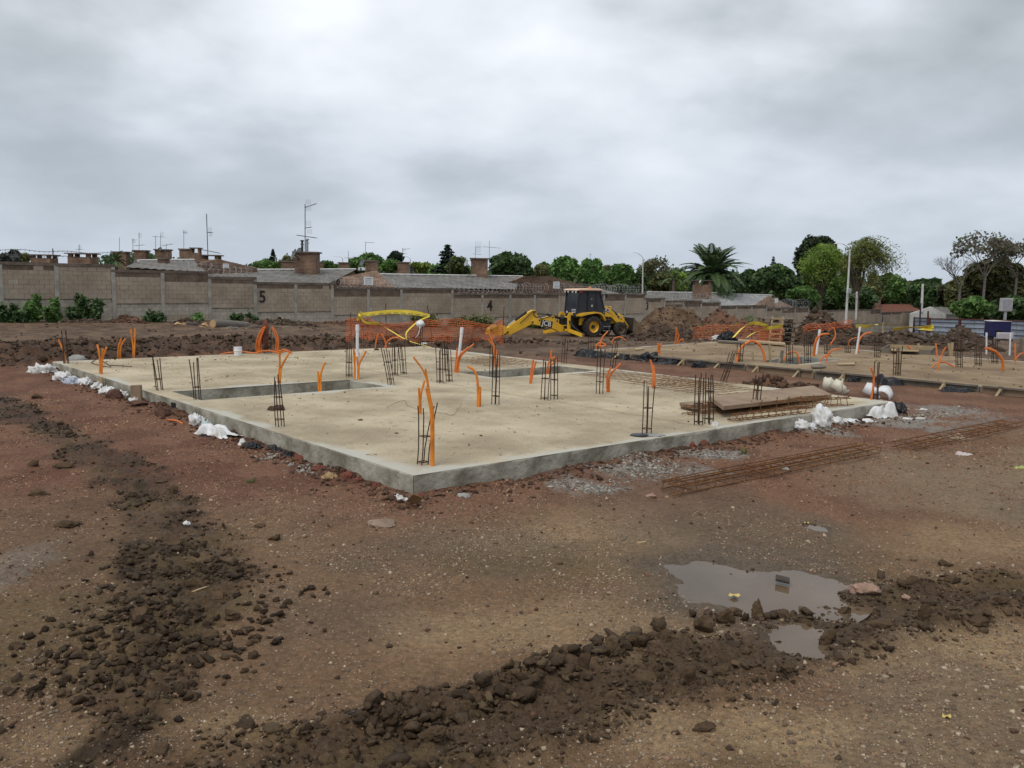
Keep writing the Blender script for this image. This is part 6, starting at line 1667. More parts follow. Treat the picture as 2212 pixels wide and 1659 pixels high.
        q = MB(); q.tube([(.66, s * .72, 2.64), (.86, s * .98, 2.66), (.88, s * 1.0, 2.56)], .015, 5); q.box((.88, s * 1.0, 2.45), (.05, .16, .26)); q.build('mirror', BLKP, root)
        q = MB(); q.box((.52, s * .66, 2.40), (.14, .02, .18)); q.build('inner_mirror', BLKP, root)
    xz([(-1.06, 2.74), (-1.03, 2.80), (-.8, 2.84), (.55, 2.87), (.74, 2.82), (.76, 2.76)], -.80, .80).build('roof', ROOFP, root, bevel=.03)
    q = MB(); q.box((-.15, 0, 2.70), (1.70, 1.52, .07)); q.build('roof_lining', BLKP, root)
    q = MB(); q.lathe([(.075, 0), (.075, .04), (.06, .10), (.03, .13), (.001, .135)], 14, Matrix.Translation((.10, -.35, 2.86))); q.build('beacon', LAMPO, root, smooth=True)
    for yy in (-.62, -.25, .25, .62):
        q = MB(); q.lathe([(.001, -.02), (.055, -.02), (.055, .03)], 12, Matrix.Translation((-1.03, yy, 2.66)) @ Matrix.Rotation(rad(90), 4, 'Y')); q.build('work_light', WHT, root)
    q = MB(); q.box((-.78, -.76, 2.66), (.18, .06, .09)); q.build('tail_light', LAMPR, root)
    q = MB()
    for k, w in enumerate((.44, .50, .42)): q.box((-.955, -.30, 1.62 - .09 * k), (.012, w, .035))
    q.lathe([(.001, -.004), (.06, -.004), (.06, .004), (.001, .004)], 12, Matrix.Translation((-.965, .45, 1.44)) @ Matrix.Rotation(rad(90), 4, 'Y') @ Matrix.Scale(1.6, 4, (0, 1, 0)))
    q.build('window_print', WHT, root)
    # rear fenders
    for s in (-1, 1):
        y0, y1 = (s * .62, s * 1.14)
        top = [(-.98, 1.24), (-.98, 1.36), (-.55, 1.44), (.15, 1.50), (.45, 1.46), (.66, 1.30), (.80, .98), (.76, .97), (.60, 1.24), (.42, 1.38), (.12, 1.42), (-.5, 1.34), (-.90, 1.24)]
        xz(top, min(y0, y1), max(y0, y1)).build('fender', YEL, root)
        q = MB(); q.box((-.35, s * .60, .98), (.75, .10, .55)); q.build('side_panel', YEL, root)
    # loader
    arm = [(.92, 1.80), (1.18, 1.84), (1.62, 1.56), (2.05, 1.04), (2.36, .90), (2.78, .48), (2.66, .34), (2.22, .66), (1.86, .86), (1.50, 1.16), (.92, 1.22)]
    for s in (-1, 1):
        c = s * .64
        xz(arm, c - .055, c + .055).build('loader_arm', YEL, root, bevel=.015)
        q = MB(); q.tube([(1.32, c, 1.74), (1.95, c, 1.32)], .06, 10); q.build('cylinder', BLKP, root, smooth=True)
        q = MB(); q.tube([(1.95, c, 1.32), (2.46, c, .98)], .03, 8); q.build('piston_rod', CHROME, root, smooth=True)
        q = MB(); q.tube([(2.40, c, 1.06), (2.88, c, .50)], .045, 6); q.box((2.42, c, 1.0), (.12, .1, .2)); q.build('bucket_link', YEL, root)
        xz([(1.36, 1.40), (1.36, 1.80), (1.46, 1.82), (1.48, 1.40)], c - .09, c + .09).build('lever', YEL, root)
    me = text_mesh('JCB', .27, .004); me.materials.append(WHT)
    o = link('logo_lettering', me, root, (1.22, -.705, 1.58)); o.rotation_euler = (rad(90), rad(22), 0)
    xz([(.98, 1.54), (1.02, 1.74), (1.46, 1.58), (1.40, 1.38)], -.701, -.696).build('logo_plate', BLKP, root)
    q = MB(); prof = [(2.88, 1.14), (2.82, .66), (2.80, .34), (2.92, .12), (3.14, .03), (3.70, .01)]; th = .04
    full = prof + [(x + .05 if i < 3 else x, z + (.0 if i < 3 else th)) for i, (x, z) in reversed(list(enumerate(prof)))]
    q.prism(full, -1.12, 1.12, lambda a, b, t: Vector((a, t, b))); q.build('front_bucket', BLKP, root)
    for s in (-1, 1):
        q = xz([(2.88, 1.14), (2.82, .66), (2.80, .34), (2.92, .10), (3.14, .02), (3.70, .01), (3.42, .60)], s * 1.12 - .015, s * 1.12 + .015); q.build('bucket_side', MUDY, root)
    q = MB(); q.box((3.70, 0, .02), (.14, 2.26, .03)); q.build('cutting_edge', MUDY, root)
    # backhoe end: king post frame, stabilisers
    q = MB(); q.box((-1.22, 0, .78), (.34, .86, .95)); q.build('rear_frame', BLKP, root)
    for s in (-1, 1):
        q = MB(); q.box((-1.40, s * .52, .82), (.18, .12, 1.0)); q.box((-1.30, s * .52, 1.36), (.26, .13, .16)); q.build('frame_post', YEL, root, bevel=.02)
    q = MB(); q.box((-1.42, 0, 1.18), (.12, 1.0, .09)); q.box((-1.42, 0, .40), (.14, 1.0, .12)); q.box((-1.42, 0, .66), (.1, .5, .05)); q.build('cross_bar', YEL, root)
    q = MB()
    for k in range(5): q.tube(spline([(-1.30, -.2 + .1 * k, 1.25), (-1.62, -.16 + .08 * k, 1.05 + .04 * k), (-1.70, -.1 + .05 * k, .7)], 5), .022, 5)
    q.build('hoses', BLKP, root)
    for s, xo, yo in ((1, -1.85, 1.75), (-1, -1.02, 1.50)):
        a = Vector((-1.42, s * .5, .40)); b = Vector((xo, s * yo, .14)); d = b - a
        q = MB(); rot = d.to_track_quat('X', 'Z').to_matrix(); q.box((a + b) / 2, (d.length, .12, .20), rot, taper=.9); q.build('stabiliser_leg', YEL, root)
        q = MB(); q.tube([Vector((-1.42, s * .55, .95)), a.lerp(b, .45) + Vector((0, 0, .25))], .06, 8); q.tube([a.lerp(b, .45) + Vector((0, 0, .25)), b + Vector((0, 0, .1))], .03, 6); q.build('stabiliser_cylinder', BLKP, root)
        q = MB(); q.box((b.x, b.y, .03), (.44, .36, .05)); q.box((b.x, b.y, .12), (.12, .12, .14)); q.build('foot_plate', MUDY, root)
    boom = [(-1.44, .30), (-1.52, .62), (-1.70, .70), (-2.06, .90), (-2.22, 1.24), (-2.36, 1.24), (-3.26, 1.06), (-3.56, 1.08), (-3.74, .92), (-3.66, .74), (-2.32, .50), (-1.80, .27)]
    xz(boom, -.15, .15).build('boom', YEL, root, bevel=.02)
    dip = [(-3.66, 1.58), (-3.46, 1.58), (-3.28, 1.20), (-3.40, 1.00), (-3.80, .70), (-5.10, .14), (-5.38, .12), (-5.42, .45), (-5.12, .70), (-4.20, 1.24), (-3.90, 1.46)]
    xz(dip, -.12, .12).build('dipper', YEL, root, bevel=.02)
    q = MB(); q.tube([(-4.02, 0, 1.46), (-4.75, 0, 1.0)], .075, 10); q.build('cylinder', BLKP, root, smooth=True)
    q = MB(); q.tube([(-4.7, 0, 1.03), (-5.2, 0, .70)], .035, 8); q.build('piston_rod', CHROME, root, smooth=True)
    q = MB(); q.tube([(-1.5, 0, 1.02), (-2.6, 0, 1.32)], .075, 10); q.tube([(-2.6, 0, 1.32), (-3.45, 0, 1.36)], .035, 8); q.build('boom_cylinder', BLKP, root, smooth=True)
    q = MB()
    for dy in (-.16,): q.tube(spline([(-2.4, dy, 1.22), (-3.1, dy, 1.10), (-3.55, dy, 1.25), (-3.62, dy, 1.5), (-3.9, dy, 1.30), (-4.2, dy, 1.05), (-4.5, dy, .80)], 6), .022, 5)
    q.build('hose_line', BLKP, root)
    for (x, z) in ((-2.30, 1.15), (-3.66, .88), (-3.52, 1.48), (-1.52, .42), (-5.3, .3), (-3.2, .98)):
        q = MB(); q.lathe([(.001, -.18), (.05, -.18), (.05, .18), (.001, .18)], 10, Matrix.Translation((x, 0, z)) @ RX); q.build('pivot_pin', BLKP, root)
    sl = math.atan2(.14, .72)
    q = MB(); q.box((-2.72, -.155, .78), (.80, .012, .37), Matrix.Rotation(sl, 3, 'Y')); q.build('logo_plate', BLKP, root)
    me = text_mesh('JCB', .41, .004); me.materials.append(WHT)
    o = link('logo_lettering', me, root, (-2.72, -.166, .775)); o.rotation_euler = (rad(90), sl, 0)
    q = MB(); q.lathe([(.001, -.01), (.11, -.01), (.11, .0)], 14, Matrix.Translation((-4.90, -.121, .42)) @ RX); q.build('round_sticker', WHT, root)
    # rear bucket
    prof = [(-5.30, .50), (-5.62, .70), (-6.05, .74), (-6.42, .52), (-6.52, .20), (-6.40, .02)]
    q = MB(); full = prof + [(x * .985 - .09, z - .05 if z > .1 else z + .03) for x, z in reversed(prof)]
    q.prism(prof + [(-6.34, .06), (-6.42, .22), (-6.34, .48), (-6.04, .67), (-5.66, .64), (-5.38, .46)], -.33, .33, lambda a, b, t: Vector((a, t, b))); q.build('rear_bucket', YEL, root)
    for s in (-1, 1):
        xz([(-5.30, .50), (-5.62, .70), (-6.05, .74), (-6.42, .52), (-6.52, .20), (-6.40, .02), (-5.9, .10), (-5.5, .28)], s * .33 - .012, s * .33 + .012).build('bucket_side', YEL, root)
    q = MB()
    for k in range(5): q.box((-6.36, -.27 + .135 * k, .0), (.06, .05, .16))
    q.build('tooth', MUDY, root)
digger()

# ------------------------------------------------------------------ heaps of soil
HEAP = mat('heap_soil', (.165, .104, .060), (.078, .047, .028), 1.6, rough=.92, bump=.8, bscale=9, detail=9, bdist=.08)
HEAPR = mat('heap_soil_red', (.165, .085, .050), (.09, .05, .032), 1.6, rough=.92, bump=.8, bscale=9, detail=9, bdist=.08)
HEAPD = mat('heap_soil_dark', (.090, .055, .034), (.042, .026, .017), 2.2, rough=.85, bump=.9, bscale=10, detail=9, bdist=.08)
def heap(label, x0, x1, ytop, d, m, seed, dep=None, skew=0, clods=120, rough=.35, n=56):
    a = at(x0, ytop, d); b = at(x1, ytop, d); cx = (a.x + b.x) / 2; hw = (b.x - a.x) / 2; dep = dep or hw * .75
    g0 = float(base_z(cx, d)); H = a.z / 2 + b.z / 2 - g0
    root = thing('soil_heap', label, 'soil heap', (cx, d, g0), 'heaps of dug soil')
    X, Y = np.meshgrid(np.linspace(-1.1, 1.1, n), np.linspace(-1.1, 1.1, n))
    wx = cx + X * hw; wy = d + Y * dep
    r = np.hypot(X - skew * (1 - np.abs(X)), Y) + (fbm(wx, wy, 1.1, 3, seed) - .5) * .5
    prof = np.clip(1 - r, 0, 1) ** .85
    Z = base_z(wx, wy) - .12 + H * (prof * 1.18 + prof * (fbm(wx, wy, 1.3, 4, seed + 5) - .5) * rough * 2) + (fbm(wx, wy, 4.5, 4, seed + 9) - .5) * .28 * sstep(0, .12, prof)
    idx = np.arange(n * n).reshape(n, n)
    Fc = np.stack([idx[:-1, :-1], idx[:-1, 1:], idx[1:, 1:], idx[1:, :-1]], 2).reshape(-1, 4)
    link('soil_body', mesh_np('soil_body', np.stack([wx - cx, wy - d, Z - g0], 2).reshape(-1, 3), Fc, True, (m,)), root)
    R = np.random.default_rng(seed)
    k = R.integers(0, n * n, clods * 8); k = k[prof.ravel()[k] > .03][:clods * 3]
    P = np.stack([(wx - cx).ravel()[k], (wy - d).ravel()[k], (Z - g0).ravel()[k] + .01], 1)
    s = np.exp(R.normal(math.log(.055), .5, len(k))).clip(.02, .18) * min(1.0, .45 + hw * .25)
    base = np.array({'heap_soil': [(.12, .08, .052), (.16, .11, .075), (.075, .05, .034)], 'heap_soil_red': [(.15, .08, .05), (.10, .058, .038)], 'heap_soil_dark': [(.065, .042, .028), (.10, .065, .043), (.16, .13, .10)]}[m.name])
    setp(link('clods', scatter_mesh('clods', ICO1, P, s, base[R.integers(0, len(base), len(k))] * R.uniform(.7, 1.2, (len(k), 1)), clod_m, .3, (.45, 1)), root), kind='stuff')
heap('large brown soil heap touching the digger front bucket', 1362, 1562, 661, 57.5, HEAP, 1, dep=3.2, skew=-.12, clods=260)
heap('lower reddish soil heap right of the large one', 1470, 1660, 679, 57.5, HEAPR, 2, dep=2.8, skew=-.15, clods=200, rough=.5)
heap('dark crumbly heap in front of the large soil heap', 1325, 1545, 706, 40, HEAPD, 3, dep=2.2, clods=260, rough=.5)
heap('long dark soil heap right of the pallet stack', 1690, 1905, 686, 31, HEAPD, 4, dep=2.0, skew=-.2, clods=300, rough=.4)
heap('low dark soil heap continuing right behind the darker slab', 1830, 2110, 708, 28, HEAPD, 5, dep=1.8, skew=-.1, clods=300, rough=.45)
heap('pointed small soil heap near the metal fence', 1985, 2165, 712, 26, HEAPD, 6, dep=1.3, clods=160, rough=.25)
heap('low soil bank behind the felled logs', 360, 450, 685, 38, HEAPD, 7, dep=.8, clods=120)
heap('reddish soil bank left of the felled logs', 225, 330, 678, 37, HEAPR, 8, dep=.8, clods=120)
heap('dark soil bank below the big weed bush', 120, 250, 687, 36.4, HEAPD, 9, dep=.7, clods=120)
heap('brown soil bank at the wall right of the log pile', 505, 700, 686, 41.5, HEAPD, 10, dep=1.0, clods=180)
heap('reddish soil bank behind the orange netting', 690, 880, 690, 46, HEAPR, 11, dep=1.2, clods=150)
heap('red soil mound between the two slabs beside the planks', 1590, 1770, 803, 13.9, HEAPR, 12, dep=.55, clods=200, rough=.5)

# ------------------------------------------------------------------ felled logs
CUT = mat('fresh_cut_wood', (.50, .34, .18), (.40, .26, .13), 9, rough=.8)
def log(label, xa, ya, xb, yb, rpx, d, dd=.6, bark=None):
    A = at(xa, ya, d); B = at(xb, yb, d + dd); r = rpx / F * d
    ax = (B - A).normalized(); 
    root = thing('felled_log', label, 'log', A, 'felled logs before the wall')
    q = MB(); q.tube([Vector((0, 0, 0)), (B - A) * .35 + Vector((0, 0, .02)), (B - A) * .7, B - A], [r * 1.02, r, r * .95, r * .86], 14); q.build('bark', bark or BARK, root, smooth=True)
    q = MB(); q.tube([-ax * .015, ax * .01], r * .93, 14); q.build('cut_face', CUT, root)
    q = MB(); q.tube([(B - A) - ax * .01, (B - A) + ax * .015], r * .80, 14); q.build('cut_face', CUT, root)
log('thickest log with a pale round cut face', 460, 699.5, 534, 703, 9.5, 35.9, 1.9, BARKG)
log('short thick log with pale cut face at the left of the pile', 397, 704, 425, 703, 8.0, 35.9, .9)
log('grey log in front of the thickest one', 489, 713, 512, 711, 6.2, 35.2, .6, BARKG)
log('short log with a ring-shaped cut face', 478, 716, 460, 712, 5.2, 35.1, .5)
log('log with brown cut face at the right end of the pile', 532, 715, 556, 707, 7.4, 35.2, 1.0)
log('stub log before the right end of the pile', 525, 714, 532, 713, 5.0, 35.2, .25)
log('lying log with bark to the right of the pile', 613, 710, 632, 713, 5.4, 38, .25, BARKG)
log('second lying log with bark to the right of the pile', 628, 713, 650, 715, 5.4, 37.4, .25, BARKG)
log('lone small log near the orange netting', 700, 715, 717, 715.5, 4.4, 38.5, .2)
def stick(label, pts, r, m, name='stick', cat='stick', group=None):
    P = [on_ground(*p) + Vector((0, 0, r * .8)) for p in pts]
    o = P[0].copy(); q = MB(); q.tube(spline([p - o for p in P], 4), [r * (1 - .35 * i / 12) for i in range(len(spline([p - o for p in P], 4)))], 5)
    ob = q.build(name, m, smooth='all'); ob.location = o
    return setp(ob, label, cat, group)
for i, (lab, pts) in enumerate([('splintered pale wood piece at the left end of the log pile', [(377, 703), (392, 701)]), ('pale split branch lying before the log pile', [(415, 711), (460, 713)]), ('pale crooked splinter on top of the log pile', [(437, 702), (450, 706)])]):
    d = 35.6; A = at(*pts[0], d); B = at(*pts[1], d)
    root = MB(); root.tube([Vector((0, 0, 0)), (B - A) * .5 + Vector((0, 0, .06)), B - A], [.07, .09, .04], 5); ob = root.build('wood_splinter', CUT); ob.location = A; setp(ob, lab, 'wood splinter')

# ------------------------------------------------------------------ netting, tape, bags at the back
NET = mat('orange_net', (.56, .150, .050), (.44, .11, .036), 4, rough=.7)
NET_P = mat('steel_post_rust', (.055, .038, .030), (.035, .025, .02), 10, rough=.8)
def netting(label, ctrl, posts, cell=.042, seed=0, thick=.0068, parent_d=0):
    """ctrl: list of (px, ytop, ybot, d)"""
    C = [(at(x, yt, d), at(x, yb, d)) for x, yt, yb, d in ctrl]
    root = thing('safety_netting', label, 'netting', C[0][1], 'orange safety netting')
    def P(s, t):
        f = s * (len(C) - 1); i = min(int(f), len(C) - 2); f -= i; f = f * f * (3 - 2 * f) * .5 + f * .5
        b = C[i][1].lerp(C[i + 1][1], f); tp = C[i][0].lerp(C[i + 1][0], f); p = b.lerp(tp, t)
        w = (float(vnoise(np.array([s * 17.]), np.array([t * 3.1 + seed]), seed)[0]) - .5)
        w2 = (float(vnoise(np.array([s * 40.]), np.array([t * 8.]), seed + 2)[0]) - .5)
        return p + Vector((.06 * w2, .35 * w * (1 - .3 * t), .05 * w + .03 * w2))
    L_ = sum((C[i + 1][1] - C[i][1]).length for i in range(len(C) - 1)); H = (C[0][0] - C[0][1]).length
    nu = int(L_ / cell); nv = max(4, int(H / cell))
    G = [[P(i / nu, j / nv) for j in range(nv + 1)] for i in range(nu + 1)]
    q = MB()
    for i in range(nu + 1): q.tube(G[i], thick * .8, 3, cap=False)
    for j in range(nv + 1): q.tube([G[i][j] for i in range(nu + 1)], thick * 1.25, 3, cap=False)
    q.build('mesh_strands', NET, root, world=True)
    for (x0, yt, x1, yb, d) in posts:
        q = MB(); t = at(x0, yt, d); b = at(x1, yb, d); q.tube([b - Vector((0, 0, .2)), t], .010, 6); q.build('steel_post', NET_P, root, world=True)
netting('long orange safety netting behind the far corner of the pale slab', [(750, 687, 748, 22.0), (800, 690, 752, 22.0), (850, 700, 755, 21.8), (900, 692, 757, 21.6), (960, 688, 757, 21.4), (1020, 694, 757, 21.6), (1060, 702, 757, 21.9), (1086, 690, 757, 22.0)],
        [(757, 676, 760, 754, 22.1), (833, 657, 836, 754, 21.9), (923, 659, 940, 757, 21.6), (1089, 663, 1083, 757, 22.0)], seed=3)
netting('orange netting round the pallets behind the darker slab', [(1497, 706, 731, 27), (1540, 703, 732, 26.6), (1590, 702, 733, 26.2), (1640, 703, 734, 26), (1690, 706, 735, 26)], [(1625, 690, 1624, 734, 26.1), (1540, 700, 1541, 732, 26.5)], .06, 5, .007)
netting('orange netting draped over the long dark soil heap', [(1735, 703, 716, 29.2), (1770, 700, 713, 28.8), (1800, 697, 711, 28.8), (1838, 692, 708, 29.0)], [], .055, 7, .008)
YTAPE = mat('yellow_tape', (.80, .64, .075), (.68, .50, .05), 3, rough=.5)
def tape(label, pts, wid, prints=0, seed=0):
    """pts: (px, py, d, twist degrees)"""
    P = spline([at(x, y, d) for x, y, d, _ in pts], 8); tw = np.interp(np.linspace(0, len(pts) - 1, len(P)), range(len(pts)), [p[3] for p in pts])
    root = thing('warning_tape', label, 'warning tape', P[0], 'yellow warning tapes')
    q = MB(); vs = []
    for i, p in enumerate(P):
        t = (P[min(i + 1, len(P) - 1)] - P[max(i - 1, 0)]).normalized(); s = t.cross(Vector((0, 0, 1)))
        if s.length < 1e-4: s = Vector((0, 1, 0))
        s.normalize(); u = s.cross(t).normalized(); a = rad(tw[i]); w = (u * math.cos(a) + s * math.sin(a)) * wid / 2
        vs += [p - w, p + w]
    q.add(vs, [(2 * i, 2 * i + 2, 2 * i + 3, 2 * i + 1) for i in range(len(P) - 1)])
    o = q.build('tape_band', YTAPE, root, world=True, smooth=False); so = o.modifiers.new('solid', 'SOLIDIFY'); so.thickness = .002
    if prints:
        q = MB()
        for k in range(prints):
            f = (k + .7) / (prints + .4) * (len(P) - 1); i = int(f); p = P[i].lerp(P[min(i + 1, len(P) - 1)], f - i); t = (P[min(i + 1, len(P) - 1)] - P[i])
            rot = t.to_track_quat('X', 'Z').to_matrix()
            for c in range(4): q.box(p + rot @ Vector((-.05 + c * .034, 0, -wid * .12)) + Vector((0, -.012, 0)), (.022, .004, wid * .17), rot)
        q.build('tape_print', INK, root, world=True)
tape('wide band of yellow warning tape stretched between two posts over the netting', [(774, 682, 22.0, 0), (830, 675.5, 21.8, 4), (880, 675.5, 21.6, 0), (928, 682, 21.4, 6)], .088, 9)
tape('upper strand of yellow tape bowed above the wide band', [(775, 678, 22.0, 0), (840, 671, 21.8, 5), (890, 672, 21.6, 0), (928, 681, 21.4, 0)], .035)
tape('yellow tape hanging from the right post in a curve', [(928, 683, 21.4, 20), (905, 693, 21.2, 40), (885, 710, 21.0, 50), (877, 722, 20.9, 60), (880, 740, 20.8, 80), (886, 752, 20.7, 80)], .035)
tape('twisted yellow tape running down to the slab corner', [(779, 686, 22.0, 0), (790, 697, 21.8, 15), (815, 699, 21.5, 30), (840, 712, 21.2, 80), (880, 735, 20.6, 85), (932, 751, 20.0, 85)], .07)
tape('knot of yellow tape on the left netting post', [(771, 691, 21.95, 0), (777, 684, 21.9, 60), (775, 676, 21.95, 10), (779, 673, 22.0, 60), (781, 681, 21.9, 0)], .06)
tape('thin yellow tape sloping left of the pallets', [(1522, 720, 26, 70), (1550, 714, 26, 75), (1578, 707, 26.2, 60), (1593, 700, 26.3, 30)], .07)
tape('yellow tape arched high over the black bag', [(1584, 729, 24.8, 70), (1603, 709, 25.2, 70), (1620, 699, 25.6, 30), (1636, 698, 25.7, 10), (1650, 702, 25.8, 20), (1661, 707, 25.8, 70)], .10)
tape('yellow tape sloping up to the pallet stack', [(1613, 729, 25, 70), (1629, 719, 25.2, 75), (1646, 713, 25.4, 70), (1663, 708, 25.5, 10), (1690, 704, 25.6, 20)], .10)
tape('yellow tape tied to the white pipe and running right', [(1850, 704, 21.8, 10), (1872, 705, 22.5, 20), (1890, 703, 23.2, 70), (1899, 700, 23.5, 80), (1940, 704, 24, 85), (1990, 708, 24.5, 80), (2012, 707, 24.8, 0)], .09)
tape('loose yellow tape end fluttering over the dark soil heap', [(1930, 711, 24.2, 30), (1965, 708, 24.4, 70), (1995, 706, 24.6, 60), (2014, 705, 24.8, 0), (2010, 711, 24.8, 30), (1985, 712, 24.6, 80)], .10)
SHEETW = mat('white_sheeting', (.76, .77, .78), (.44, .41, .37), 7, rough=.45, spec=.4)
SHEETB = mat('black_sheeting', (.016, .016, .019), (.010, .010, .012), 5, rough=.42, spec=.28)
SHEETG = mat('grey_blue_sheeting', (.30, .34, .42), (.40, .42, .46), 4, rough=.5)
RAGR = mat('red_brown_rag', (.18, .055, .035), (.11, .038, .026), 8, rough=.8)
TEAL = mat('teal_plastic', (.10, .36, .34), (.55, .60, .58), 5, rough=.4)
CARD = mat('cardboard', (.36, .25, .13), (.27, .18, .09), 5, rough=.9)
def sheet(label, px, py, wpx, hpx, m, seed, z=None, back=.35, name='plastic_sheet', cat='plastic sheet', lpx=None, rot=0, fold=1.0, h=None, group=None, depth=None):
    """crumpled sheet whose foot is at photo point (px, py)"""
    B = on_ground(px, py) if z is None else on_z(px, py, z)
    d = B.y; w = wpx / F * d; hh = h if h else hpx / F * d * 1.25; l = depth if depth else max(w * .6, hh * .9)
    if hpx / wpx > .33 and fold >= 1:
        me = lump_mesh(name, (w * .47, l * .45, hh * .62), m, seed, .62, ICO4, 2.4, True, -hh * .12, 2.4)
    else:
        me = sheet_mesh(name, w, l, hh, seed, m, 20, 16, fold)
    o = link(name, me, None, B + Vector((0, l * back, 0))); o.rotation_euler = (0, 0, rad(rot))
    return setp(o, label, cat, group)
S = sheet
S('white plastic bag bundled at the foot of the far left slab corner', 86, 806, 50, 19, SHEETW, 1, rot=20)
S('small white bag scrap right of the bundled bag', 105, 806, 30, 9, SHEETW, 2, rot=30)
S('white bag over a grey-blue one along the left slab side', 134, 822, 50, 20, SHEETW, 3, rot=-30)
S('grey-blue plastic under the white bags at the left slab side', 152, 829, 42, 14, SHEETG, 4, rot=-30)
S('crumpled white bag in the middle of the left row', 181, 832, 32, 16, SHEETW, 5, rot=-35)
S('flattened white bag beyond the wooden peg', 206, 840, 34, 14, SHEETW, 6, rot=-35)
S('white bag half under a brown clod at the left slab side', 228, 851, 40, 15, SHEETW, 7, rot=-35)
S('white wrinkled bag strip before the wooden wedge', 262, 858, 34, 14, SHEETW, 8, rot=-35)
S('last white bag of the left row, by the board', 290, 871, 28, 17, SHEETW, 9, rot=-35)
S('white and blue printed sack standing by the slab side', 422, 920, 30, 25, SHEETW, 10, rot=-30, name='plastic_sack', cat='sack')
S('teal and white plastic scrap behind the pale sheet', 445, 924, 22, 16, TEAL, 11, rot=-20)
S('stiff white sheet folded like a tent at the left slab side', 459, 942, 78, 26, SHEETW, 12, rot=-20, fold=.6)
S('black plastic lying under the stiff white sheet', 437, 944, 28, 8, SHEETB, 13)
S('white paper scrap at the slab side near black plastic', 522, 962, 14, 13, SHEETW, 14)
S('black plastic strip along the left slab side', 545, 970, 40, 14, SHEETB, 15, rot=-30)
S('dark plastic scrap nearer along the left slab side', 588, 976, 44, 14, SHEETB, 16, rot=-30)
S('dark plastic fold with a raised tip at the slab side', 622, 990, 26, 16, SHEETB, 17, rot=-25)
S('large red-brown rag at the left slab side', 640, 996, 50, 15, RAGR, 18, rot=-15)
S('red-brown rag left of the slab corner', 690, 1019, 34, 12, RAGR, 19, rot=-20)
S('brown cardboard scrap among the rags', 712, 1036, 36, 12, CARD, 20, rot=-10, name='cardboard_scrap', cat='scrap')
S('dark red rag standing near the slab corner', 748, 1036, 26, 16, RAGR, 21, rot=-40)
S('small brown rag close to the slab corner', 770, 1042, 24, 10, RAGR, 22)
S('dark red rag closest to the slab corner on its left side', 808, 1056, 26, 12, RAGR, 23, rot=-50)
S('white and yellow plastic wrapper at the near slab corner', 862, 1086, 36, 15, SHEETW, 24, name='wrapper', cat='wrapper')
S('red plastic scrap right of the cardboard at the near corner', 908, 1078, 24, 12, RAGR, 25)
S('dark crumpled scrap leaning on the right slab side', 965, 1056, 18, 16, SHEETB, 26, name='paper_scrap', cat='scrap')
S('dark red scrap on the soil beside the right slab side', 1003, 1041, 34, 8, RAGR, 27)
S('reddish tile shard left of a second one at the right slab side', 1494, 966, 18, 11, RAGR, 28)
S('reddish tile shard right of a similar one at the slab side', 1516, 962, 26, 10, RAGR, 29)
S('white crumpled plastic standing against the right slab side', 1776, 921, 40, 38, SHEETW, 30, rot=10)
S('white plastic bag left of the standing plastic', 1738, 926, 44, 18, SHEETW, 31)
S('white plastic folds right of the standing plastic', 1805, 917, 34, 16, SHEETW, 32)
S('long white plastic strip along the right end of the slab', 1850, 912, 72, 9, SHEETW, 33, rot=12, depth=.14)
S('large translucent white sheet at the right corner of the slab', 1912, 903, 66, 32, SHEETW, 34, rot=15, fold=.6)
S('black plastic behind the large white sheet', 1946, 893, 26, 24, SHEETB, 35)
S('flat white plastic strip on the cement wash', 1975, 908, 60, 6, SHEETW, 36, depth=.12)
S('thin white strip of plastic lying right of the slab corner', 1992, 886, 26, 4, SHEETW, 37, depth=.06)
S('pale torn sack lying on the farther rebar cage', 2066, 950, 66, 12, mat('jute_sack', (.40, .33, .24), (.30, .24, .17), 8, rough=.9), 38, name='torn_sack', cat='sack', rot=8)
S('dirty white plastic scrap with red print on the gravel at the right', 2086, 985, 38, 8, mat('dirty_white_plastic', (.52, .48, .45), (.45, .36, .33), 6, rough=.6), 39)
S('pale green scrap at the right border', 2206, 1016, 22, 9, mat('pale_green_plastic', (.42, .47, .16), (.36, .40, .14), 6, rough=.6), 40)
S('white plastic knot over the right slab side', 1546, 930, 14, 20, SHEETW, 41, z=SLZ - .05, depth=.08)
S('reddish wire tangle on the gravel', 694, 1324, 40, 10, mat('red_wire', (.30, .07, .06), (.24, .06, .05), 8, rough=.6), 42, name='wire_tangle', cat='wire tangle', fold=2.2, depth=.10, h=.02)
S('white chip of paper at the head of the left mud track', 402, 1133, 13, 7, SHEETW, 43, name='paper_scrap', cat='scrap')
# dark sheeting along the board edge of the darker slab
S('black sheeting bunched at the left corner of the darker slab', 1275, 771, 66, 17, SHEETB, 50, back=.05, rot=-10)
S('black sheeting strip right of the left corner of the darker slab', 1325, 774, 60, 14, SHEETB, 51, back=.05, rot=-8)
S('black sheeting hanging in folds under the darker slab edge', 1358, 777, 50, 14, SHEETB, 52, back=.05, rot=-8)
S('pointed black sheeting before the stub conduit of the darker slab', 1405, 781, 44, 19, SHEETB, 53, back=.05, rot=-8)
S('long black sheeting tail along the darker slab edge', 1446, 786, 60, 13, SHEETB, 54, back=.05, rot=-8)
S('small black sheeting scrap near the leaning cage', 1512, 794, 24, 13, SHEETB, 55, back=.05)
S('black scrap at the first brace of the board edge', 1774, 815, 16, 14, SHEETB, 56, back=.05)
S('pale blue plastic at the board edge of the darker slab', 1826, 820, 34, 8, mat('pale_blue_plastic', (.50, .60, .66), (.40, .46, .50), 6, rough=.5), 57)
S('dark plastic right of the pale blue one', 1846, 825, 22, 12, SHEETB, 58, back=.05)
S('black tent-shaped sheeting at the board edge', 1918, 831, 54, 24, SHEETB, 59, back=.05, fold=.5)
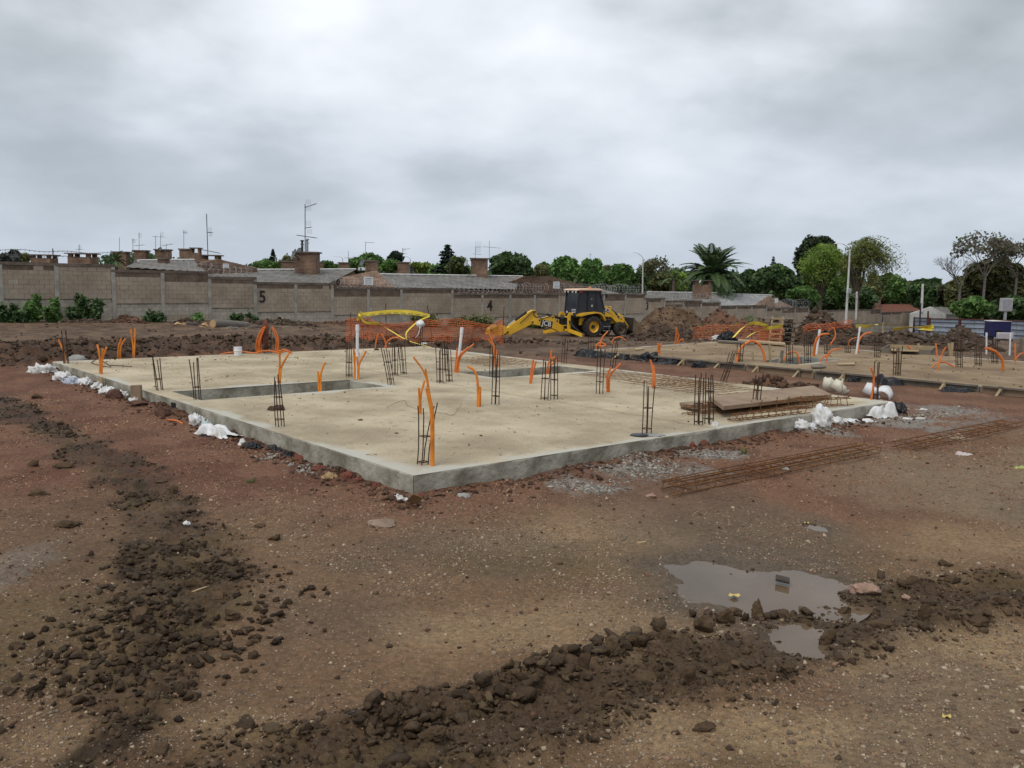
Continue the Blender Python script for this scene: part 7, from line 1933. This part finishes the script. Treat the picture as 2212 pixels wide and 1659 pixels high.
S('black sheeting strip at the far right of the board edge', 2070, 846, 60, 12, SHEETB, 60, back=.05)
S('black rubbish bag behind the boards on the darker slab', 1573, 734, 34, 17, SHEETB, 61, z=0)
S('white bag lying left of the black rubbish bag', 1549, 733, 20, 9, SHEETW, 62, z=0)
S('white plastic bag tied on top of the rebar cage', 908, 712, 24, 16, SHEETW, 63, z=.0) if False else None
def cage_bag():
    c = at(908, 700, on_z(908, 747, SLZ).y)
    me = lump_mesh('plastic_bag', (.10, .08, .085), SHEETW, 64, .35, ICO2, 1.9, True); o = link('plastic_bag', me, None, c); setp(o, 'white plastic bag tied on top of a cage before the netting', 'bag')
    q = MB(); q.tube(spline([Vector((0, -.05, -.05)), Vector((-.03, -.08, -.22)), Vector((-.11, -.06, -.32))], 4), [.03, .03, .03, .03, .026, .026, .02, .016, .01], 6, flat=.5); q.build('tail', SHEETW, o, smooth='all')
    c = on_z(575, 763, SLZ); c = at(573, 722, c.y)
    me = lump_mesh('rag', (.07, .06, .30), RAGR, 65, .3, ICO2, 1.6, True); setp(link('rag', me, None, c), 'brown rag wrapped round the bars between the conduit bundles', 'rag')
    for px, py, lab in ((854, 747, 'pale lump of foam behind the slab corner, left'), (924, 745, 'white block of foam behind the slab corner, right')):
        q = MB(); q.box((0, 0, .05), (.32, .2, .12), Matrix.Rotation(.2, 3, 'Z')); o = q.build('foam_block', SHEETW, bevel=.02); o.location = on_z(px, py + 5, 0); setp(o, lab, 'foam block')
cage_bag()
def bags_cement(label, px, py, wpx, hpx, m, seed, z=None):
    B = on_ground(px, py) if z is None else on_z(px, py, z); w = wpx / 2 / F * B.y; h = hpx / F * B.y
    me = lump_mesh('cement_lump', (w, w * .8, h), m, seed, .22, ICO3, 1.4, True, -.02); return setp(link('cement_lump', me, None, B), label, 'cement lump')
CEMG = mat('set_cement', (.34, .335, .31), (.22, .215, .20), 6, rough=.9, bump=.5, bscale=25)
bags_cement('grey cement lump at the far left corner of the pale slab', 165, 779, 40, 12, CEMG, 71, SLZ - .02)
bags_cement('round grey cement lump on the board edge', 2004, 822, 26, 16, CEMG, 72)
bags_cement('wide grey cement spill under the board edge', 2015, 832, 110, 16, CEMG, 73)
bags_cement('grey cement spill at the right end of the board edge', 2100, 842, 90, 10, CEMG, 74)
bags_cement('pale flat stone at the right slab side', 1000, 1074, 36, 8, CEMG, 75)
def mud_on_slab(label, px, py, wpx, hpx, seed, m):
    B = on_z(px, py, SLZ); w = wpx / 2 / F * B.y; h = hpx / F * B.y
    setp(link('mud_heap', lump_mesh('mud_heap', (w, w * .7, h), m, seed, .5, ICO3, 2.2, False, -.01), None, B), label, 'mud heap')
mud_on_slab('heap of dark mud on the slab behind the splayed cage', 598, 886, 34, 11, 81, HEAPD)
mud_on_slab('small dark clod on the slab before the far corner', 813, 757, 10, 4, 82, HEAPD)
mud_on_slab('pale sand bump on the slab near the front edge', 803, 982, 22, 3, 83, SAND)
mud_on_slab('low grey smear of cement at the lonely cage', 1405, 940, 60, 2.0, 84, CEMG)

# ------------------------------------------------------------------ planks, pallets, boards, stakes
WOOD = mat('weathered_plank', (.315, .225, .150), (.215, .150, .100), 3, rough=.85, bump=.3, bscale=40)
WOODP = mat('pale_timber', (.42, .32, .19), (.32, .235, .135), 4, rough=.85, bump=.2, bscale=30)
WOODG = mat('grey_timber', (.20, .17, .13), (.12, .10, .08), 4, rough=.9, bump=.3, bscale=30)
def board(label, corners, thick, m, name='plank', cat='plank', group=None):
    """corners: top face as (px, py, z)"""
    T = [on_z(x, y, z) for x, y, z in corners]
    o = (T[0] + T[2]) / 2; n = (T[1] - T[0]).cross(T[3] - T[0]).normalized(); n = n if n.z > 0 else -n
    q = MB(); q.add([t - o for t in T] + [t - o - n * thick for t in T], [(0, 1, 2, 3), (7, 6, 5, 4)] + [(i, i + 4, (i + 1) % 4 + 4, (i + 1) % 4) for i in range(4)])
    ob = q.build(name, m, bevel=.004); ob.location = o
    return setp(ob, label, cat, group)
board('wide brown plank lying tilted on top of the stack', [(1533, 855, SLZ + .17), (1563, 877, SLZ + .14), (1797, 851.5, SLZ + .07), (1757, 832.5, SLZ + .10)], .05, WOOD)
board('plank end sticking out left under the wide one', [(1468, 869, SLZ + .085), (1500, 876, SLZ + .085), (1700, 862, SLZ + .085), (1660, 855, SLZ + .085)], .045, WOOD)
board('lowest plank of the stack, lying on the slab', [(1470, 876.5, SLZ + .038), (1520, 885, SLZ + .038), (1700, 868, SLZ + .038), (1660, 860, SLZ + .038)], .034, WOOD)
board('dark board lying at the back edge of the darker slab', [(1550, 734, .16), (1551, 736, .16), (1630, 741, .16), (1628, 738.5, .16)], .05, WOODG)
board('long pale board lying at the back edge of the darker slab', [(1594, 732, .18), (1595, 734.5, .18), (1697, 742.5, .18), (1695, 739.5, .18)], .05, WOODP)
board('small pale board scrap near the left of the darker slab', [(1372, 752.5, .13), (1374, 755, .13), (1392, 753, .13), (1388, 750.5, .13)], .02, WOODP)
board('grey board with a block at the pit of the darker slab', [(1752, 788, .14), (1755, 793, .14), (1785, 791, .14), (1776, 786, .14)], .03, WOODG)
board('pale board lying right of the pit of the darker slab', [(1808, 784, .14), (1810, 786.5, .14), (1847, 785.5, .14), (1846, 782.5, .14)], .03, WOODP)
board('thin white board along the box form on the darker slab', [(1925, 753.5, .2), (1926, 755.5, .2), (1985, 757.5, .2), (1985, 756, .2)], .03, WOODP)
board('brown square of cardboard at the near slab corner', [(893, 1066, .13), (876, 1082, .02), (903, 1088, .01), (914, 1074, .09)], .006, CARD, 'cardboard_scrap', 'scrap')
board('brown wooden scrap on the mud left of the heaps', [(1292, 757, .05), (1294, 758.5, .05), (1330, 757, .05), (1326, 755.5, .05)], .03, WOODG)
board('dark wet board end floating in the puddle', [(1676, 1240, .015), (1675, 1250, .015), (1706, 1257, .015), (1706, 1247, .015)], .014, mat('soaked_wood', (.055, .038, .026), (.035, .025, .018), 9, rough=.7), 'board_scrap')
# formwork along the front of the darker slab
def formwork():
    a = from_uv2(S2LU + .02, -.03); b = from_uv2(0, -.03)
    root = thing('formwork', 'line of wet timber formwork boards along the front of the darker slab', 'formwork', (a[0], a[1], 0))
    n = 9
    for i in range(n):
        u0 = S2LU * (1 - i / n) - .01; u1 = S2LU * (1 - (i + 1) / n) + .01
        x0, y0 = from_uv2(u0, -.03); x1, y1 = from_uv2(u1, -.03); c = ((x0 + x1) / 2, (y0 + y1) / 2, .02)
        q = MB(); q.box(c, (abs(u0 - u1), .028, .17), Matrix.Rotation(math.atan2(S2U[1], S2U[0]), 3, 'Z')); q.build('board', WOODG if i % 3 else WOOD, root, world=True)
        q = MB(); q.box((*from_uv2((u0 + u1) / 2, -.055), .115), (abs(u0 - u1) * .96, .07, .028), Matrix.Rotation(math.atan2(S2U[1], S2U[0]), 3, 'Z')); q.build('top_rail', WOODG, root, world=True)
    for i, u in enumerate(np.arange(.5, S2LU, .85)):
        q = MB(); x, y = from_uv2(u, -.08); q.box((x, y, .02), (.05, .05, .24)); q.build('peg', WOODP if i % 2 else WOODG, root, world=True)
        q = MB(); x2, y2 = from_uv2(u + .02, -.30); q.tube([(x, y, .10), (x2, y2, -.04)], .022, 4); q.build('brace', WOODP, root, world=True)
formwork()
def stake(label, px, yb, tx, yt, z, w, m=WOODG):
    B = on_z(px, yb, z); Tp = at(tx, yt, B.y)
    q = MB(); d = Tp - B; q.box(d / 2 - d.normalized() * .05, (w, w * .6, d.length + .1), d.to_track_quat('Z', 'X').to_matrix()); ob = q.build('wooden_stake', m); ob.location = B
    setp(ob, label, 'stake')
stake('dark square stake at the near corner of the pit in the darker slab', 1686, 790, 1690, 757, 0, .06)
stake('pale slanted peg leaning on the dark square stake', 1679, 791, 1686, 774, 0, .035, WOODP)
stake('pale upright stake right of the orange arch', 1664, 778, 1662, 745, S2Z, .05, WOODP)
stake('pale short stake left of the orange arch foot', 1627, 778, 1626, 760, S2Z, .04, WOODP)
stake('pale slanted peg at the foot of the leaning cage', 1594, 789, 1602, 770, 0, .04, WOODP)
stake('timber stake standing inside the tall front cage of the darker slab', 1940, 809, 1942, 746, S2Z, .055, WOODP)
stake('stake behind the box form, left', 1951, 760, 1951, 739, 0, .05, WOODG)
stake('pale stake behind the box form, right', 1984, 764, 1984, 742, 0, .05, WOODP)
stake('left one of a crossed pair of pale stakes', 2053, 772, 2049, 742, 0, .05, WOODP)
stake('right one of a crossed pair of pale stakes', 2054, 772, 2057, 740, 0, .06, WOODP)
stake('wooden peg sticking up at the left slab side', 220, 840, 217, 815, 0, .06, WOODP)
stake('wooden board end wedged upright at the left slab side', 297, 873, 294, 832, 0, .12, WOOD)
stake('thin stake behind the soil heap with tape', 1907, 730, 1907, 697, -.3, .05, WOODP)
stake('stake standing at the right border beyond the slab', 2205, 756, 2206, 728, 0, .06, WOODG)
def box_form():
    a = on_z(1890, 768, S2Z); root = thing('box_form', 'low timber box form standing on the darker slab behind the tall cage', 'formwork', a)
    P = [on_z(1905, 762, S2Z), on_z(2010, 766, S2Z), on_z(2020, 757, S2Z), on_z(1920, 753, S2Z)]
    for i in range(4):
        p, q_ = P[i], P[(i + 1) % 4]; d = q_ - p; m = MB(); m.box((p + q_) / 2 + Vector((0, 0, .055)), (d.length, .03, .11), Matrix.Rotation(math.atan2(d.y, d.x), 3, 'Z')); m.build('board', WOODG if i != 2 else WOODP, root, world=True)
box_form()
def pallet_mesh(w, l):
    deck, block = MB(), []
    for i in range(6): deck.box((0, -l / 2 + (i + .5) * l / 6, .125), (w, l / 6 * .72, .022))
    for i in (-1, 0, 1):
        for j in (-1, 0, 1): block.append((i * (w / 2 - .05), j * (l / 2 - .06), .065))
        deck.box((i * (w / 2 - .05), 0, .011), (.10, l, .022))
    return deck, block
def pallets():
    d = 28.5; c = at(1676, 732, d); gz = ground(c.x, d); R = random.Random(4)
    dk, bl = pallet_mesh(1.0, 1.0)
    proto = None
    for k in range(6):
        z = gz + .02 + k * .146; ang = R.uniform(-.10, .10); dx = R.uniform(-.05, .05)
        if proto is None:
            proto = thing('wooden_pallet', 'lowest grey wooden pallet of the stack', 'pallet', (c.x + dx, d, z), 'stacked pallets behind the darker slab', ang)
            dk.build('deck', WOODG, proto)
            for (bx, by, bz) in bl: qb = MB(); qb.box((bx, by, bz), (.10, .12, .09)); qb.build('block', WOOD, proto)
        else:
            dup(proto, (c.x + dx, d, z), ['', 'second grey pallet from the bottom of the stack', 'third grey pallet from the bottom of the stack', 'third grey pallet from the top of the stack', 'second grey pallet from the top of the stack', 'topmost grey wooden pallet of the stack'][k], ang)
    q = MB(); a = at(1659, 734, 27.6); 
    root = thing('pallet_frame', 'pallet standing on edge like a ladder before the pallet stack', 'pallet', (a.x, 27.5, ground(a.x, 27.5)))
    h = at(1668, 684, 27.6).z - root.location.z
    for s in (0, .34):
        q = MB(); q.tube([(s, 0, 0), (s + .16, .25, h)], .03, 4); q.build('rail', WOODP, root)
    for k in range(6):
        t = .08 + k * .17; q = MB(); q.box((.17 + .16 * t, .25 * t - .03, h * t), (.42, .025, .06)); q.build('slat', WOODP, root)
    b = at(1676, 734, 27.4); root = thing('brick_stack', 'stack of red hollow bricks wrapped in netting beside the pallets', 'brick stack', (b.x, 27.9, ground(b.x, 27.9)))
    m = None
    me = bpy.data.meshes.new('brick'); qq = MB(); qq.box((0, 0, 0), (.24, .12, .115)); me.from_pydata(qq.v, [], qq.f); me.materials.append(mat('hollow_brick', (.36, .13, .06), (.27, .095, .045), 7, rough=.9))
    for i in range(3):
        for k in range(5):
            for j in range(2): 
                o = link('brick', me, root, (-.27 + i * .255, j * .13, .06 + k * .122))
pallets()

# ------------------------------------------------------------------ rebar lying about
def lying(label, A, B, w, h, step, m=RUSTO, r=.006, seed=0, loops=True, tilt=0):
    A, B = Vector(A), Vector(B); ax = (B - A); L_ = ax.length; t = ax.normalized(); s = Vector((-t.y, t.x, 0)).normalized(); up = Vector((0, 0, 1))
    root = thing('rebar_cage', label, 'rebar cage', A, 'rebar cages lying on their side'); R = random.Random(seed)
    for cx, cz in ((-1, 0), (1, 0), (1, 1), (-1, 1)):
        e0, e1 = R.uniform(-.10, .04), R.uniform(-.04, .10); q = MB()
        pts = [t * (e0 + (L_ - e0 + e1) * k / 5) + s * (cx * w / 2) + up * (cz * h + r + R.uniform(0, .006)) for k in range(6)]
        q.tube(pts, r, 6); q.build('bar', m, root)
    for k in range(int(L_ / step) + 1):
        c = t * (k * step + R.uniform(-.02, .02)); sl = R.uniform(-.05, .05); q = MB()
        loop = [(-1.08, -.02), (1.08, -.02), (1.08, 1.08), (-1.08, 1.08), (-1.08, -.02)]
        q.tube([c + s * (x * w / 2) + up * (z * h + r) + t * sl * z for x, z in loop], r * .8, 5)
        if loops: q.tube([c + s * (-w / 2 * 1.08) + up * (h * 1.08), c + s * (-w / 2 * .9) + up * (h * 1.5) + t * .03, c + s * (-w / 2 * .5) + up * (h * 1.08)], r * .8, 5)
        q.build('stirrup', m, root)
g = on_z
lying('long rusty cage lying along the right edge of the pale slab, rear one', g(1492, 895, SLZ + .01), g(1828, 875, SLZ + .01), .10, .085, .20, seed=1)
lying('short rusty cage lying in front of the rear one on the slab edge', g(1580, 909, SLZ + .01), g(1733, 893, SLZ + .01), .09, .06, .13, seed=2)
lying('rusty cage lying behind the rear one near the big plank', g(1530, 886, SLZ + .01), g(1780, 871, SLZ + .01), .09, .08, .20, seed=3)
gp = lambda x, y: on_ground(x, y) + Vector((0, 0, .02))
lying('nearest rusty cage lying on the gravel right of the slab', gp(1446, 1069), gp(1878, 981), .20, .05, .20, r=.0055, seed=4, loops=False)
lying('slimmer rusty cage nested on the nearest one on the gravel', gp(1456, 1060) + Vector((0, 0, .02)), gp(1862, 976) + Vector((0, 0, .02)), .10, .04, .30, r=.0050, seed=5, loops=False)
lying('farther rusty cage lying on the gravel at the right', gp(1952, 973), gp(2185, 923), .20, .05, .24, r=.0062, seed=6, loops=False)
def rebar_mat(label, u0, u1, v0, v1, step, rot, seed, r=.0030, z=SLZ + .012, miss=.0):
    R = random.Random(seed); cu, cv = (u0 + u1) / 2, (v0 + v1) / 2; x, y = from_uv(cu, cv)
    root = thing('rebar_mat', label, 'rebar mat', (x, y, z)); ca, sa = math.cos(rot), math.sin(rot)
    def P(u, v, k=0):
        du, dv = u - cu, v - cv; px, py = from_uv(cu + du * ca - dv * sa, cv + du * sa + dv * ca); return Vector((px, py, z + .004 + k * r * 2 + .006 * R.random()))
    for i in range(int((u1 - u0) / step) + 1):
        u = u0 + i * step + R.uniform(-.02, .02); e = R.uniform(-.15, .15); q = MB(); q.tube([P(u, v0 + e), P(u, cv), P(u, v1 + R.uniform(-.1, .1))], r, 5); q.build('bar', RUSTO, root, world=True)
    for i in range(int((v1 - v0) / step) + 1):
        v = v0 + i * step + R.uniform(-.02, .02); q = MB(); q.tube([P(u0 + R.uniform(-.3, .2), v, 1), P(cu, v, 1), P(u1 + R.uniform(-.2, .3), v, 1)], r, 5); q.build('bar', RUSTO, root, world=True)
rebar_mat('rusty mat of crossed bars lying along the far right edge of the slab', 2.3, 4.6, 6.2, 7.35, .15, -.05, 1)
rebar_mat('second rusty mat of bars nearer the planks', 1.6, 3.3, 5.9, 7.1, .19, .08, 2)
rebar_mat('rusty mat of crossed bars beside the right pit at the far corner', 6.35, 8.0, 5.9, 7.2, .17, .12, 3)
def wire(label, pts, z=SLZ, r=.0016, m=RUST, name='tie_wire'):
    P = [on_z(x, y, z + .008) for x, y in pts]; o = P[0].copy(); q = MB(); q.tube(spline([p - o for p in P], 5), r, 4); ob = q.build(name, m); ob.location = o; setp(ob, label, 'wire')
wire('thin tie wire curling on the slab left of the near conduits', [(835, 882), (850, 872), (874, 865), (880, 876), (902, 883)])
wire('thin tie wire trailing right of the near conduits', [(936, 890), (960, 893), (978, 897), (990, 882), (997, 872)])
wire('bent rusty bar lying at the far left of the slab', [(197, 783), (213, 776), (240, 793), (206, 787), (197, 783)], r=.007)
wire('rusty bar lying on the slab left of the left pit', [(238, 789), (258, 790), (285, 792)], r=.006)
# wire mesh of dropped bits: black lid, socket, buckets
def lid():
    B = on_z(1381, 941, SLZ); q = MB(); q.lathe([(.001, .012), (.085, .012), (.095, .006), (.095, -.01)], 20); o = q.build('black_lid', SHEETB, smooth=True); o.location = B; setp(o, 'flat black round lid on the slab edge', 'lid')
    B = on_z(514, 768, SLZ); r = 8.2 / F * B.y; h = 19 / F * B.y
    q = MB(); q.lathe([(r, -.02), (r, h * .5), (r * 1.1, h * .52), (r * 1.12, h * .60), (r * 1.04, h * .64), (r * 1.04, h), (r * .92, h), (r * .92, h * .3)], 20); o = q.build('pipe_socket', WHITE_P, smooth=True); o.location = B; setp(o, 'short wide white pipe socket standing at the back edge of the slab', 'pipe socket')
CREAM = mat('cream_plastic', (.66, .62, .50), (.56, .52, .41), 5, rough=.5)
lid()
def shard(label, px, py, r, h, arc, rot, tilt, m=CREAM, z=0.0):
    B = on_z(px, py, z); q = MB(); n = 14; vs = []
    for i in range(n + 1):
        th = rad(-arc / 2 + arc * i / n); hh = h * (1 + .08 * math.sin(i * 1.9) + .12 * math.sin(i * .5)) 
        vs += [Vector((r * math.cos(th), r * math.sin(th), 0)), Vector((r * 1.08 * math.cos(th), r * 1.08 * math.sin(th), hh))]
    q.add(vs, [(2 * i, 2 * i + 2, 2 * i + 3, 2 * i + 1) for i in range(n)]); o = q.build('broken_bucket', m, smooth='all'); so = o.modifiers.new('solid', 'SOLIDIFY'); so.thickness = .006
    o.location = B + Vector((0, 0, .02)); o.rotation_euler = (rad(tilt), 0, rad(rot)); setp(o, label, 'bucket', 'broken cream buckets at the far right of the slab')
shard('upright cream bucket shard at the end of the big plank', 1786, 845, .11, .17, 200, -60, -15)
shard('rounded cream bucket half lying behind the big plank', 1806, 849, .13, .14, 190, -90, -40)
shard('narrow curved cream bucket shard standing alone', 1842, 857, .16, .22, 50, 160, 12)
shard('white broken bucket left of the thin bars', 1876, 857, .11, .15, 260, -90, -30, WHITE_P)
shard('white bucket lying right of the thin bars', 1904, 862, .11, .17, 300, -40, -70, WHITE_P)

# ------------------------------------------------------------------ single stones, clods, leaves and twigs on the soil
ROCKP = mat('pinkish_stone', (.36, .23, .165), (.26, .165, .12), 9, rough=.85, bump=.5, bscale=40)
ROCKG = mat('grey_stone', (.30, .285, .26), (.20, .19, .175), 9, rough=.85, bump=.5, bscale=40)
MUDC = mat('clod_mud', (.110, .072, .043), (.060, .039, .023), 9, rough=.85, bump=.9, bscale=28, detail=9, spec=.10)
MUDR = mat('clod_red', (.125, .062, .040), (.07, .038, .026), 9, rough=.85, bump=.9, bscale=28, detail=9)
def rock(label, px, py, wpx, hpx, m, seed, name='stone', cat='stone', amp=.28, sub=ICO3, group=None, thin=1.0):
    B = on_ground(px, py); w = wpx / 2 / F * B.y * 1.05; h = hpx / F * B.y * 1.1
    me = lump_mesh(name, (w, w * .75 * thin, h * .60), m, seed, amp, ICO4, 1.5, False, None, 1.5, 9)
    o = link(name, me, None, B + Vector((0, w * .3, h * .36))); o.rotation_euler = (0, 0, seed * 1.3); o.rotation_euler = (0, 0, 0)
    return setp(o, label, cat, group)
rock('pinkish flat-topped stone half sunk in mud right of the puddle', 1872, 1288, 54, 26, ROCKP, 1, amp=.18)
rock('reddish stone lying left of the rebar cage on the gravel', 1404, 1078, 24, 10, ROCKP, 2)
rock('pinkish stone at the right edge of the mud near the border', 1962, 1296, 22, 10, ROCKP, 3)
rock('flat pale stone sunk in the soil below the near slab corner', 831, 1138, 62, 12, mat('dusty_stone', (.30, .22, .165), (.20, .145, .105), 9, rough=.9, bump=.6, bscale=40), 9, amp=.2)
rock('grey cement stone below the farther rebar cage', 1698, 1017, 20, 10, ROCKG, 4)
rock('brown clod beside the slab wedge at the left', 240, 862, 44, 20, MUDR, 5, 'soil_clod', 'clod')
rock('red clod below the square hole in the left slab side', 352, 900, 32, 22, MUDR, 6, 'soil_clod', 'clod')
rock('red clod at the right end of the row of white bags', 300, 876, 40, 10, MUDR, 7, 'soil_clod', 'clod')
CL = [(1208, 1446, 30, 34), (1262, 1455, 22, 50), (1135, 1478, 34, 40), (1325, 1424, 50, 40), (1375, 1400, 46, 36), (1440, 1392, 60, 34), (1512, 1366, 54, 36), (1574, 1352, 44, 40), (1640, 1338, 28, 42), (1690, 1340, 50, 24), (1740, 1354, 40, 20),
      (1060, 1515, 60, 24), (990, 1540, 70, 26), (1495, 1478, 36, 50), (1692, 1456, 40, 22), (1600, 1448, 56, 22), (1788, 1398, 40, 34), (1560, 1460, 40, 24), (1400, 1478, 60, 26), (2000, 1340, 26, 32), (2048, 1342, 36, 24), (2110, 1352, 46, 26), (1974, 1274, 36, 30), (2040, 1226, 34, 20), (2056, 1262, 28, 22), (2160, 1306, 40, 18), (930, 1600, 60, 30), (1240, 1540, 50, 24), (1900, 1360, 60, 24), (1330, 1530, 44, 22),
      (1528, 1582, 50, 20), (1830, 1330, 30, 22)]
for i, (x, y, w, h) in enumerate(CL):
    rock('dark mud clod squeezed up along the tyre track in the foreground', x, y, w, h * .9, MUDC, 20 + i, 'mud_clod', 'clod', .40, ICO4, 'mud clods along the near tyre track', .45 if h > w * .8 else .7)
CL2 = [(255, 1292, 36, 14), (300, 1340, 46, 22), (420, 1272, 60, 26), (470, 1300, 44, 22), (455, 1380, 40, 20), (375, 1180, 34, 12), (140, 1140, 50, 12), (30, 1410, 44, 22), (268, 1430, 26, 16), (490, 1200, 30, 10), (370, 1066, 26, 18), (590, 1168, 24, 10), (345, 1047, 30, 10), (140, 1010, 40, 12), (85, 1072, 34, 14), (70, 1010, 24, 14), (80, 862, 22, 10), (210, 960, 18, 10), (500, 1336, 44, 18), (320, 1400, 40, 20), (300, 1540, 40, 16), (905, 1544, 40, 20), (560, 1140, 24, 8)]
for i, (x, y, w, h) in enumerate(CL2):
    rock('dark mud clod lying in the churned track at the left', x, y, w, h, MUDC, 60 + i, 'mud_clod', 'clod', .38, ICO4, 'mud clods along the left track')
for i, (x, y, lab) in enumerate([(1586, 1302, 'yellow leaf floating at the front of the wide puddle'), (1742, 1134, 'pair of yellow leaves beside the tiny puddle'), (2045, 1552, 'yellow leaf lying among the gravel at the lower right')]):
    B = on_ground(x, y); B.z = max(B.z, -.017); q = MB(); n = 10
    s = .026 if i == 0 else .015
    q.add([Vector((math.cos(k / n * 6.283) * s * (1.2 + .2 * math.sin(k * 2.6)), math.sin(k / n * 6.283) * s * (.9 + .2 * math.cos(k * 3.1)), .006 + .006 * math.sin(k * 2))) for k in range(n)] + [Vector((0, 0, .004))], [(k, (k + 1) % n, n) for k in range(n)])
    o = q.build('fallen_leaf', mat('yellow_leaf', (.55, .42, .13), (.46, .36, .12), 30, rough=.7)); o.location = B + Vector((0, 0, .004)); setp(o, lab, 'leaf')
stick('thin curved black cable lying above the lower mud track', [(755, 1546), (790, 1534), (830, 1532), (880, 1535)], .006, SHEETB, 'cable', 'cable')
stick('short grey stick on the soil at the left', [(406, 1285), (430, 1275), (452, 1268)], .006, WOODP)
stick('brown twig standing out of the clods right of centre', [(1338, 1172), (1350, 1165), (1341, 1148)], .008, WOODG)
stick('pale wood chip lying right of the brown twig', [(1376, 1176), (1396, 1173)], .010, WOODP)
stick('dark twig lying on the gravel at the far right', [(1953, 1158), (1975, 1157), (1996, 1160)], .008, WOODG)
stick('pale twig at the edge of the wide puddle', [(1684, 1222), (1692, 1240)], .006, WOODP)
stick('thin dark twig on the gravel above the mud track', [(1330, 1338), (1370, 1332), (1420, 1336)], .004, WOODG)
stick('pale twig right of the left track head', [(536, 1128), (560, 1140)], .006, WOODP)
stick('pale bent twig at the right slab side', [(1003, 1062), (1011, 1052), (1008, 1046)], .005, WOODP)
stick('orange plastic strip on the soil at the left slab side', [(362, 908), (382, 911), (395, 917)], .012, ORANGE2, 'plastic_strip', 'plastic strip')
def tuft(label, px, py, wpx, hpx, seed):
    B = on_ground(px, py); R = random.Random(seed); q = MB(); w = wpx / 2 / F * B.y; h = hpx / F * B.y
    for k in range(26):
        a = R.uniform(0, 6.28); r0 = R.uniform(0, w * .5); p = Vector((math.cos(a) * r0, math.sin(a) * r0, -.005)); e = p + Vector((math.cos(a) * w * .7, math.sin(a) * w * .7, h * R.uniform(.4, 1))); s = Vector((-math.sin(a), math.cos(a), 0)) * .004
        q.add([p - s, p + s, (p + e) / 2 + Vector((0, 0, h * .2)), e], [(0, 1, 2), (1, 3, 2)])
    o = q.build('grass_tuft', mat('grass_blade', (.10, .15, .04), (.16, .17, .06), 20, rough=.7)); o.location = B; setp(o, label, 'grass')
tuft('tiny green weed on the red soil before the left slab side', 542, 1043, 24, 16, 1)
tuft('dry grass tuft by the cement crumbs at the right', 1606, 981, 16, 20, 2)
def socket_hole():
    p = on_z(345, 892, .03); u, v = to_uv(p.x, p.y); x, y = from_uv(u, -.012)
    q = MB(); q.box((0, 0, 0), (.12, .02, .11), Matrix.Rotation(math.atan2(Ud[1], Ud[0]), 3, 'Z')); o = q.build('drain_opening', BLACKV); o.location = (*from_uv(to_uv(*on_z(338, 886, .04)[:2])[0], -.006), .06); setp(o, 'square dark drain hole in the left side of the slab', 'drain hole')
socket_hole()
